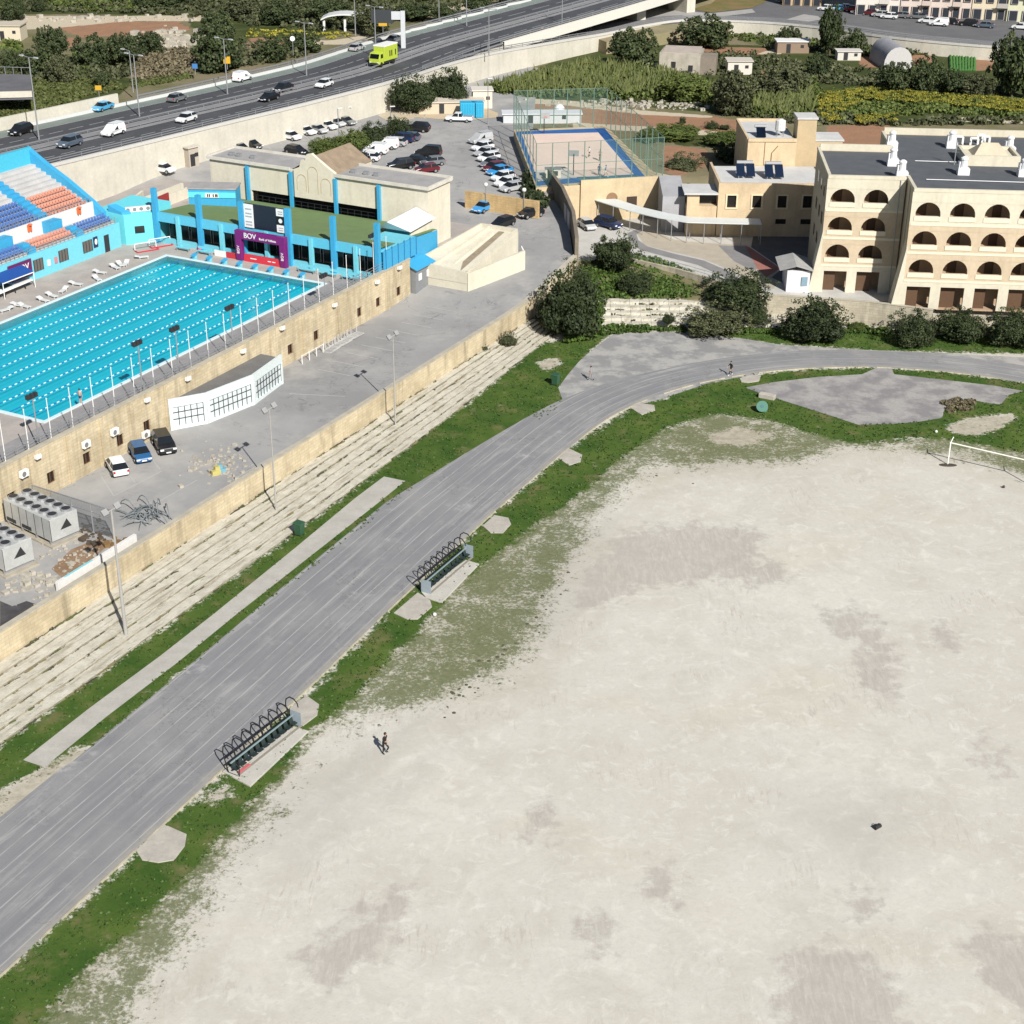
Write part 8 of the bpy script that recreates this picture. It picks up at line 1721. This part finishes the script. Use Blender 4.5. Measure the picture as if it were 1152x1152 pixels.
lo_ = P(612, 45, 10.75); r = empty('flatbed_lorry', lo_, dirpx(612, 45, 12, -40, 12), 'white flatbed lorry with loaded crates on the slip road', 'lorry', GHW); q = MB(); q.add([(.6, -1, .5), (2.4, -1, .5), (2.4, -1, 1.4), (1.7, -1, 2.1), (.6, -1, 2.15), (.6, 1, .5), (2.4, 1, .5), (2.4, 1, 1.4), (1.7, 1, 2.1), (.6, 1, 2.15)], ((0, 1, 2, 3, 4), (9, 8, 7, 6, 5), (0, 5, 6, 1), (1, 6, 7, 2), (2, 7, 8, 3), (3, 8, 9, 4), (4, 9, 5, 0))); q.build('cab', PAINT['white'], r, bevel=.05); q = MB(); q.add([(2.43, -.85, 1.4), (1.76, -.85, 2.02), (1.76, .85, 2.02), (2.43, .85, 1.4)], ((0, 1, 2, 3), (3, 2, 1, 0))); q.build('windscreen', GLS, r); q = MB(); q.box((-1.2, 0, .7), (3.4, 2.0, .25)); q.build('flatbed', GRY, r)
for i, (x, y, h) in enumerate(((-.3, 0, 1.5), (-1.4, .2, 1.1), (-2.2, -.2, 1.3))): q = MB(); q.box((x, y, .95), (.9, 1.5, h)); q.build('load', flat('crate_load%s' % 'abc'[i], ((.5, .45, .4), (.3, .12, .08), (.4, .38, .36))[i], .8), r)
for x in (1.6, -1.8):
    for s in (-1, 1): q = MB(); q.tube((x, s * .75, .4), (x, s * 1.02, .4), .4, .4, 12); q.build('wheel', TYR, r)
mb_ = P(664, 36, 10.1); r = empty('motorbike', mb_, dirpx(664, 36, 11, -40, 9), 'dark motorbike on the slip road below the viaduct edge', 'motorbike', GHW)
for x in (-.65, .65): q = MB(); q.tube((x, -.06, .32), (x, .06, .32), .32, .32, 14); q.build('wheel', TYR, r)
q = MB(); q.add([(-.8, -.14, .75), (.5, -.14, .8), (.4, -.14, .4), (-.5, -.14, .35), (-.8, .14, .75), (.5, .14, .8), (.4, .14, .4), (-.5, .14, .35)], ((0, 1, 2, 3), (7, 6, 5, 4), (0, 4, 5, 1), (1, 5, 6, 2), (2, 6, 7, 3), (3, 7, 4, 0))); q.build('body', PAINT['black'], r, bevel=.04); q = MB(); q.tube((.65, 0, .32), (.45, 0, 1.0), .05); q.tube((.42, -.35, 1.02), (.42, .35, 1.02), .03); q.build('handlebar', DRK, r)
# ================================================================== PEOPLE
def person(loc, rz, pose, cloth, lab, scale=1.0, group=None):
    """one continuous body grown over a posed skeleton; x forward, y left"""
    J, E, Rr = [], [], []; names = {}
    def j(n, p, r, par=None):
        names[n] = len(J); J.append(p); Rr.append(r)
        if par is not None: E.append((names[par], names[n]))
    a = pose
    j('pelvis', (0, 0, .95), .125); j('waist', (a['lean'] * .18, 0, 1.10), .115, 'pelvis'); j('chest', (a['lean'] * .45, 0, 1.33), .14, 'waist'); j('neckbase', (a['lean'] * .58, 0, 1.47), .075, 'chest'); j('neck', (a['lean'] * .64, 0, 1.53), .052, 'neckbase'); j('head', (a['lean'] * .72 + .01, 0, 1.64), .085, 'neck'); j('crown', (a['lean'] * .74, 0, 1.72), .075, 'head'); j('nose', (a['lean'] * .72 + .10, 0, 1.63), .022, 'head')
    for s, nm in ((1, 'l'), (-1, 'r')):
        hip, kn, ft = a['leg_' + nm]
        j('hip' + nm, (0, s * .09, .90), .095, 'pelvis'); k = (hip[0], s * .10 + hip[1] * s, hip[2]); j('knee' + nm, k, .062, 'hip' + nm); j('calf' + nm, tuple((k[i] * .6 + kn[i] * .4) if i != 1 else s * .10 for i in range(3)), .058, 'knee' + nm); j('ankle' + nm, (kn[0], s * .10, kn[2]), .04, 'calf' + nm); j('toe' + nm, (kn[0] + ft[0], s * .115, kn[2] + ft[1]), .038, 'ankle' + nm)
        el, wr = a['arm_' + nm]
        j('sh' + nm, (a['lean'] * .5, s * .19, 1.42), .062, 'chest'); j('elb' + nm, (el[0] + a['lean'] * .4, s * (.24 + el[1]), el[2]), .043, 'sh' + nm); j('wri' + nm, (wr[0] + a['lean'] * .4, s * (.25 + wr[1]), wr[2]), .030, 'elb' + nm)
        d = Vector((wr[0] - el[0], s * (wr[1] - el[1]), wr[2] - el[2])).normalized(); w_ = Vector((wr[0] + a['lean'] * .4, s * (.25 + wr[1]), wr[2])); palm = w_ + d * .08; j('palm' + nm, tuple(palm), .032, 'wri' + nm); side = d.cross(Vector((0, s, 0))); side = side.normalized() if side.length > .1 else Vector((1, 0, 0))
        for f_, (o_, L) in enumerate(((-.03, .062), (-.01, .075), (.012, .07), (.032, .055))):
            b0 = palm + side * o_ + d * .02; j(f'f{f_}' + nm, tuple(b0 + d * L * .6), .010, 'palm' + nm); j(f'g{f_}' + nm, tuple(b0 + d * L + Vector((0, -s * .02, 0))), .008, f'f{f_}' + nm)
        j('th' + nm, tuple(w_ + d * .04 + side * .055), .011, 'palm' + nm)
    me = bpy.data.meshes.new('person'); me.from_pydata(J, E, []); o = bpy.data.objects.new('person', me); COL.objects.link(o)
    md = o.modifiers.new('skin', 'SKIN'); md.use_smooth_shade = True
    for v, r in zip(me.skin_vertices[0].data, Rr): v.radius = (r, r)
    me.skin_vertices[0].data[0].use_root = True
    sb_ = o.modifiers.new('sub', 'SUBSURF'); sb_.levels = 1; sb_.render_levels = 1
    dg = bpy.context.evaluated_depsgraph_get(); dg.update(); me2 = bpy.data.meshes.new_from_object(o.evaluated_get(dg)); bpy.data.objects.remove(o); bpy.data.meshes.remove(me)
    me2.name = 'person'; me2.materials.clear()
    for m in (cloth['top'], cloth['legs'], cloth['skin'], cloth['shoe']): me2.materials.append(m)
    JV = [Vector(p) for p in J]; kind = {}
    for n, i in names.items():
        kind[i] = 2 if n[0] in 'fg' or n[:2] in ('th', 'pa', 'wr', 'he', 'cr', 'no') or n == 'neck' else 3 if n[:3] in ('toe', 'ank') else 1 if n[:3] in ('hip', 'kne', 'cal', 'pel') else 0
        if n[:3] == 'elb' and cloth.get('short'): kind[i] = 2
        if n[:3] in ('cal', 'kne') and cloth.get('shorts'): kind[i] = 2
    for p in me2.polygons: c = p.center; p.material_index = kind[min(range(len(JV)), key=lambda i: (JV[i] - c).length_squared)]; p.use_smooth = True
    o = bpy.data.objects.new('person', me2); COL.objects.link(o); o.location = loc; o.rotation_euler = (0, 0, rz); o.scale = (scale,) * 3; tag(o, lab, 'person', group)
    hx = a['lean'] * .72; q = MB(); q.lathe((hx - .015, 0, 1.64), [(.095, .0), (.10, .05), (.085, .11), (.04, .135)], 10); q.build('hair', cloth['hair'], o, smooth=True)
    for s in (-1, 1): q = MB(); q.box((hx + .083, s * .032, 1.655), (.012, .022, .012)); q.build('eye', DRK, o)
    return o
SKIN = flat('skin_tone', (.46, .28, .19), .6); HAIRD = flat('hair_dark', (.02, .014, .01), .6)
def cl(top, legs, shoe, **k): return dict(top=flat('cloth_%s' % top[0], top[1], .8), legs=flat('cloth_%s' % legs[0], legs[1], .8), shoe=flat('cloth_%s' % shoe[0], shoe[1], .7), skin=SKIN, hair=HAIRD, **k)
BLK = ('black', (.012, .012, .014)); WTE = ('white', (.7, .7, .7)); GRYC = ('grey', (.22, .23, .25)); NVY = ('navy', (.02, .04, .12)); CYN = ('cyan', (.08, .34, .5))
WALK = dict(lean=.10, leg_l=((.22, 0, .50), (.30, 0, .09), (.16, -.03)), leg_r=((-.02, 0, .49), (-.30, 0, .13), (.14, -.06)), arm_l=((-.12, .02, 1.16), (-.02, .0, .93)), arm_r=((.14, .02, 1.17), (.28, 0, 1.0)))
RUN = dict(lean=.18, leg_l=((.30, 0, .58), (.10, 0, .22), (.15, -.05)), leg_r=((.02, 0, .50), (-.05, 0, .08), (.17, -.02)), arm_l=((-.26, .06, 1.20), (-.10, .02, 1.05)), arm_r=((.10, .06, 1.17), (.30, -.05, 1.25)))
STAND = dict(lean=.03, leg_l=((.03, 0, .50), (0, 0, .08), (.17, -.03)), leg_r=((.02, 0, .50), (-.02, 0, .08), (.17, -.03)), arm_l=((.02, .03, 1.15), (.10, .0, .92)), arm_r=((.0, .04, 1.15), (.06, .02, .90)))
person(P(432.5, 848, .0), R_(-35), RUN, cl(BLK, BLK, BLK), 'person in black mid-stride on the sand just inside the nearer shelter', 1.12)
person(P(822, 422.5, .02), R_(200), WALK, cl(BLK, BLK, WTE), 'person walking on the track in dark clothes and white shoes', 1.06)
person(P(665, 428, .02), R_(150), WALK, cl(GRYC, GRYC, BLK, short=1), 'person walking on the track in grey clothes by the wheelie bin', 1.04)
person(P(91, 455, DZ + .015), R_(60), STAND, cl(('blush', (.5, .35, .3)), NVY, WTE, short=1, shorts=1), 'person standing on the pool edge between the white poles', 1.0)
for px, py, c_, ps, lb in [(663, 178, cl(WTE, BLK, WTE, short=1), WALK, 'person in a white top running across the middle of the pink court'), (675, 181, cl(GRYC, BLK, BLK, short=1), STAND, 'person in grey standing in the middle of the pink court'), (674, 198, cl(NVY, NVY, WTE, short=1), STAND, 'person in navy at the teal edge of the court'), (681, 199, cl(CYN, WTE, WTE, short=1, shorts=1), WALK, 'person in light blue beside the one in navy on the court')]: person(P(px, py, CZ + .03), rng.uniform(0, 6), ps, c_, lb, 1.05, 'players on the court')
SIT = dict(lean=.25, leg_l=((.36, .04, .78), (.22, .02, .42), (.15, -.04)), leg_r=((.36, .04, .78), (.22, .02, .42), (.15, -.04)), arm_l=((.22, .03, 1.18), (.46, 0, 1.08)), arm_r=((.22, .03, 1.18), (.46, 0, 1.08)))
person(mb_ + Vector((0, 0, -.05)), dirpx(664, 36, 11, -40, 9), SIT, cl(WTE, BLK, BLK), 'rider in a white top sitting on the motorbike on the slip road', 1.0)

# ================================================================== FIELD FURNITURE
# team shelters
FR = flat('shelter_black', (.015, .015, .017), .45); TEAL = flat('shelter_teal', (.22, .30, .31), .5); SEATB = flat('shelter_seat', (.022, .035, .035), .5)
def shelter(p0, p1, slab, lab, both):
    a, b_ = P(*p0, 0), P(*p1, 0); d = b_ - a; L = d.length; rz = ang(d); r = empty('team_shelter', a, rz, lab, 'team shelter', 'team shelters beside the track'); inv = Matrix.LocRotScale(r.location, r.rotation_euler, None).inverted()
    q = MB(); pp = [inv @ P(*p, 0) for p in slab]; q.prism([(p.x, p.y) for p in pp], -.05, .13); q.build('base_slab', m_slab, r, bevel=.02)
    q = MB(); q.box((L / 2, -.75, .13), (L + .1, .18, .06)); q.build('slab_joint', flat('joint_dark', (.24, .22, .19), .9), r)
    n = 7
    for i in range(n + (1 if both else 1)):
        x = L * i / n; pts = [(x, .15, .12), (x, .42, 1.2), (x, .55, 1.8), (x, .46, 2.3), (x, .12, 2.58), (x, -.32, 2.52), (x, -.62, 2.2), (x, -.68, 1.9)]; q = MB(); q.path(pts, .05, 6); q.build('hoop', FR, r)
    for y, z in ((.42, 1.2), (.30, .7)): q = MB(); q.bar((0, y), (L, y), .07, .10, z); q.build('back_rail', FR, r)
    q = MB(); q.bar((0, -.12), (L, -.12), .10, .09, .98); q.build('teal_rail', TEAL, r)
    q = MB(); q.bar((0, -.28), (L, -.28), .10, .08, .42); q.build('seat_rail', FR, r)
    k = 11
    for i in range(k):
        x = L * (i + .5) / k; q = MB(); q.box((x, -.42, .50), (.44, .42, .06)); q.add([(x - .2, -.2, .55), (x + .2, -.2, .55), (x + .2, -.08, .92), (x - .2, -.08, .92), (x - .2, -.24, .55), (x + .2, -.24, .55), (x + .2, -.14, .92), (x - .2, -.14, .92)], ((0, 1, 2, 3), (5, 4, 7, 6), (0, 3, 7, 4), (1, 5, 6, 2), (3, 2, 6, 7))); q.build('seat', SEATB, r)
    for x in ((L + .05,) if not both else (-.05, L + .05)):
        q = MB(); q.box((x, -.35, .13), (.05, 1.0, 1.25)); q.build('end_panel', flat('panel_bluegrey', (.25, .30, .34), .5), r)
    if not both:
        q = MB(); q.box((.9, -.62, .14), (1.2, .25, .12)); q.build('red_bag', flat('bag_pink', (.5, .12, .14), .7), r); q = MB(); q.path([(0, .15, .12), (0, -.9, .14), (0, -.95, 1.75)], .04, 5); q.build('side_frame', FR, r)
    return r
m_slab = M('shelter_slab', (.50, .48, .43), (.42, .40, .36), .6, .9, bmp=.2)
shelter((259, 871), (329, 816), [(250.5,869),(281.7,885.8),(347.3,823.6),(330.6,818.5),(300,838)], 'nearer rusty hooped team shelter with dark seats and one open end', False)
shelter((476, 667), (523, 627), [(474,667),(479,673),(497,679),(539,635.5),(524,631)], 'farther hooped team shelter with blue grey panels at both ends', True)
# goal
gp0, gd = P(1066, 522.5, 0), None; gp1 = P(1152, 543, 0); d = (gp1 - gp0).normalized(); r = empty('goal', gp0, ang(d), 'white football goal frame on the edge of the sand', 'goal'); GWT = flat('goal_white', (.78, .78, .70), .5)
for x in (0, 8.4): q = MB(); q.tube((x, 0, 0), (x, 0, 2.55), .07, None, 10); q.build('post', GWT, r)
q = MB(); q.tube((-.06, 0, 2.52), (8.46, 0, 2.52), .07, None, 10); q.build('crossbar', GWT, r)
for x in (0, 8.4): q = MB(); q.path([(x, 0, 2.5), (x, .75, 2.9)], .05, 6); q.build('stanchion', GWT, r)
mud = MB(); mud.lathe((0, 0, 0), [(.8, 0), (.55, .06), (.1, .09)], 12); o = mud.build('mud_mound', flat('mud_dark', (.06, .05, .04), .95)); o.location = gp0 + Vector((0, -.15, -.01)); o.scale = (1.3, .6, 1); tag(o, 'dark worn mound at the foot of the goal post', 'mud')
# floodlight poles on the terrace
def flood(base, top, zb_, heads, lab, thick):
    b0 = P(*base, zb_); lo, hi = 3, 25
    for _ in range(40):
        m_ = (lo + hi) / 2
        if PJ(b0 + Vector((0, 0, m_)))[1] > top[1]: lo = m_
        else: hi = m_
    h = lo; r = empty('floodlight_pole', b0, TH, lab, 'floodlight', 'floodlight poles on the stone terrace'); pg_ = flat('pole_galvanised', (.33, .32, .30), .6)
    q = MB(); q.tube((0, 0, -.3), (0, 0, h * .5), thick, thick * .8, 10); q.tube((0, 0, h * .5), (0, 0, h), thick * .72, thick * .5, 10); q.build('pole', pg_, r); q = MB(); q.tube((-.75, 0, h), (.75, 0, h), .06); q.build('crossarm', pg_, r)
    for x in (-.75, .75):
        q = MB(); q.add([(x - .32, -.18, h - .05), (x + .32, -.18, h - .05), (x + .32, .12, h + .35), (x - .32, .12, h + .35), (x - .22, -.05, h - .25), (x + .22, -.05, h - .25), (x + .22, .28, h + .22), (x - .22, .28, h + .22)], ((0, 1, 2, 3), (7, 6, 5, 4), (0, 4, 5, 1), (1, 5, 6, 2), (2, 6, 7, 3), (3, 7, 4, 0))); q.build('lamp_head', flat('lamp_pale', (.30, .30, .30), .4), r)
flood((142, 715), (125, 574), .3, 2, 'thick grey floodlight pole nearest the chillers', .17); flood((311, 577), (304, 460), .5, 2, 'slim floodlight pole before the white barred enclosure', .10); flood((445, 481), (441, 378), .5, 2, 'slim floodlight pole farthest along the stone terrace', .10)
# wheelie bins
wbn = empty('wheelie_bin', (0, 0, 0)); GRN = flat('bin_green', (.03, .085, .045), .5)
q = MB(); q.add([(-.28, -.3, .1), (.28, -.3, .1), (.28, .3, .1), (-.28, .3, .1), (-.36, -.38, 1.1), (.36, -.38, 1.1), (.36, .38, 1.1), (-.36, .38, 1.1)], ((3, 2, 1, 0), (4, 5, 6, 7), (0, 1, 5, 4), (1, 2, 6, 5), (2, 3, 7, 6), (3, 0, 4, 7))); q.build('body', GRN, wbn, bevel=.03); q = MB(); q.add([(-.4, -.42, 1.12), (.4, -.42, 1.12), (.4, .42, 1.16), (-.4, .42, 1.16), (-.36, -.36, 1.2), (.36, -.36, 1.2), (.36, .38, 1.24), (-.36, .38, 1.24)], ((3, 2, 1, 0), (4, 5, 6, 7), (0, 1, 5, 4), (1, 2, 6, 5), (2, 3, 7, 6), (3, 0, 4, 7))); q.build('lid', GRN, wbn)
for x in (-.26, .26): q = MB(); q.tube((x - .04, .36, .12), (x + .04, .36, .12), .12, .12, 10); q.build('wheel', TYR, wbn)
place(wbn, 0, P(625, 433, 0.02), TH, 1.15, 'green wheelie bin at the outer track edge near the walker in grey', 'bin', 'green wheelie bins'); place(wbn, 0, P(337, 602, 0.02), TH, 1.15, 'green wheelie bin on the turf between terrace and concrete path', 'bin', 'green wheelie bins')
# cable drum and block by the lens shaped paving
dr = empty('cable_drum', P(857, 463, 0), R_(-100), 'round green cable drum standing on the turf by the paved lens', 'cable drum'); tl_ = flat('drum_teal', (.06, .17, .13), .6); n_ = Vector((1, 0, .75)).normalized(); c0_ = Vector((0, 0, .55))
for k in (-.32, .32): q = MB(); q.tube(c0_ + n_ * (k - .04), c0_ + n_ * (k + .04), .66, .66, 20); q.build('flange', tl_, dr)
q = MB(); q.tube(c0_ - n_ * .3, c0_ + n_ * .3, .35, .35, 14); q.build('core', flat('drum_dark', (.05, .14, .15), .6), dr); q = MB(); q.tube(c0_ + n_ * .37, c0_ + n_ * .39, .2, .2, 12); q.build('hub', MATS['drum_dark'], dr)
q = MB(); q.box((0, 0, 0), (1.9, .8, .55)); o = q.build('concrete_block', mpad, bevel=.05); o.location = P(863, 448, 0); o.rotation_euler = (0, 0, R_(-28)); tag(o, 'long concrete block lying by the green cable drum', 'block')
def ball(px, py, r_, mt_, lab, z=0.0):
    bm = bmesh.new(); bmesh.ops.create_icosphere(bm, subdivisions=3, radius=r_); me = bpy.data.meshes.new('ball'); bm.to_mesh(me); bm.free(); me.materials.append(mt_)
    for p in me.polygons: p.use_smooth = True
    o = bpy.data.objects.new('ball', me); COL.objects.link(o); o.location = P(px, py, z) + Vector((0, 0, r_)); tag(o, lab, 'ball')
ball(489, 693, .17, LW, 'white ball lying in the turf below the farther shelter'); ball(1053, 487, .17, LW, 'white ball on the turf behind the goal', 0); ball(1129, 549, .15, flat('ball_dark', (.04, .04, .045), .5), 'dark ball on the sand before the goal')
kb2 = empty('kit_bag', P(987, 932, 0), .6, 'small black kit bag lying alone on the sand', 'bag'); q = MB(); q.tube((-.28, 0, .16), (.28, 0, .16), .17, .15, 12); q.build('body', flat('bag_black', (.02, .02, .022), .7), kb2, smooth=False); q = MB(); q.path([(-.15, -.1, .28), (-.1, 0, .42), (.1, 0, .42), (.15, -.1, .28)], .02, 5); q.build('handle', MATS['bag_black'], kb2)
# loose stones and clods on the sand edge
q = MB()
for (x0, y0, x1, y1, n) in ((500, 800, 600, 705, 40), (600, 700, 640, 640, 12), (740, 540, 820, 520, 8), (60, 1150, 300, 900, 8)):
    for k in range(n):
        t = rng.random(); c_ = P(x0 + (x1 - x0) * t + rng.normal(0, 6), y0 + (y1 - y0) * t + rng.normal(0, 6), 0); s = rng.uniform(.06, .2); q.lathe((c_.x, c_.y, -.03), [(s, 0), (s * .8, s * .35), (s * .2, s * .5)], 6)
tag(q.build('clods', flat('clod_dark', (.075, .075, .045), .95)), 'dark clods and weeds along the edge of the sand', 'clods', kind='stuff')
# sun loungers' shade sheets: towels omitted; dark shed door on the ramp, litter on the path
q = MB(); q.lathe((0, 0, 0), [(.25, 0), (.3, .12), (.12, .22)], 8); o = q.build('stone', m_rub); o.location = P(296, 890, 0) if False else P(277, 858, .13); tag(o, 'pale stone on the slab of the nearer shelter', 'stone')
for o in list(bpy.data.objects):
    if '_used' in o: del o['_used']
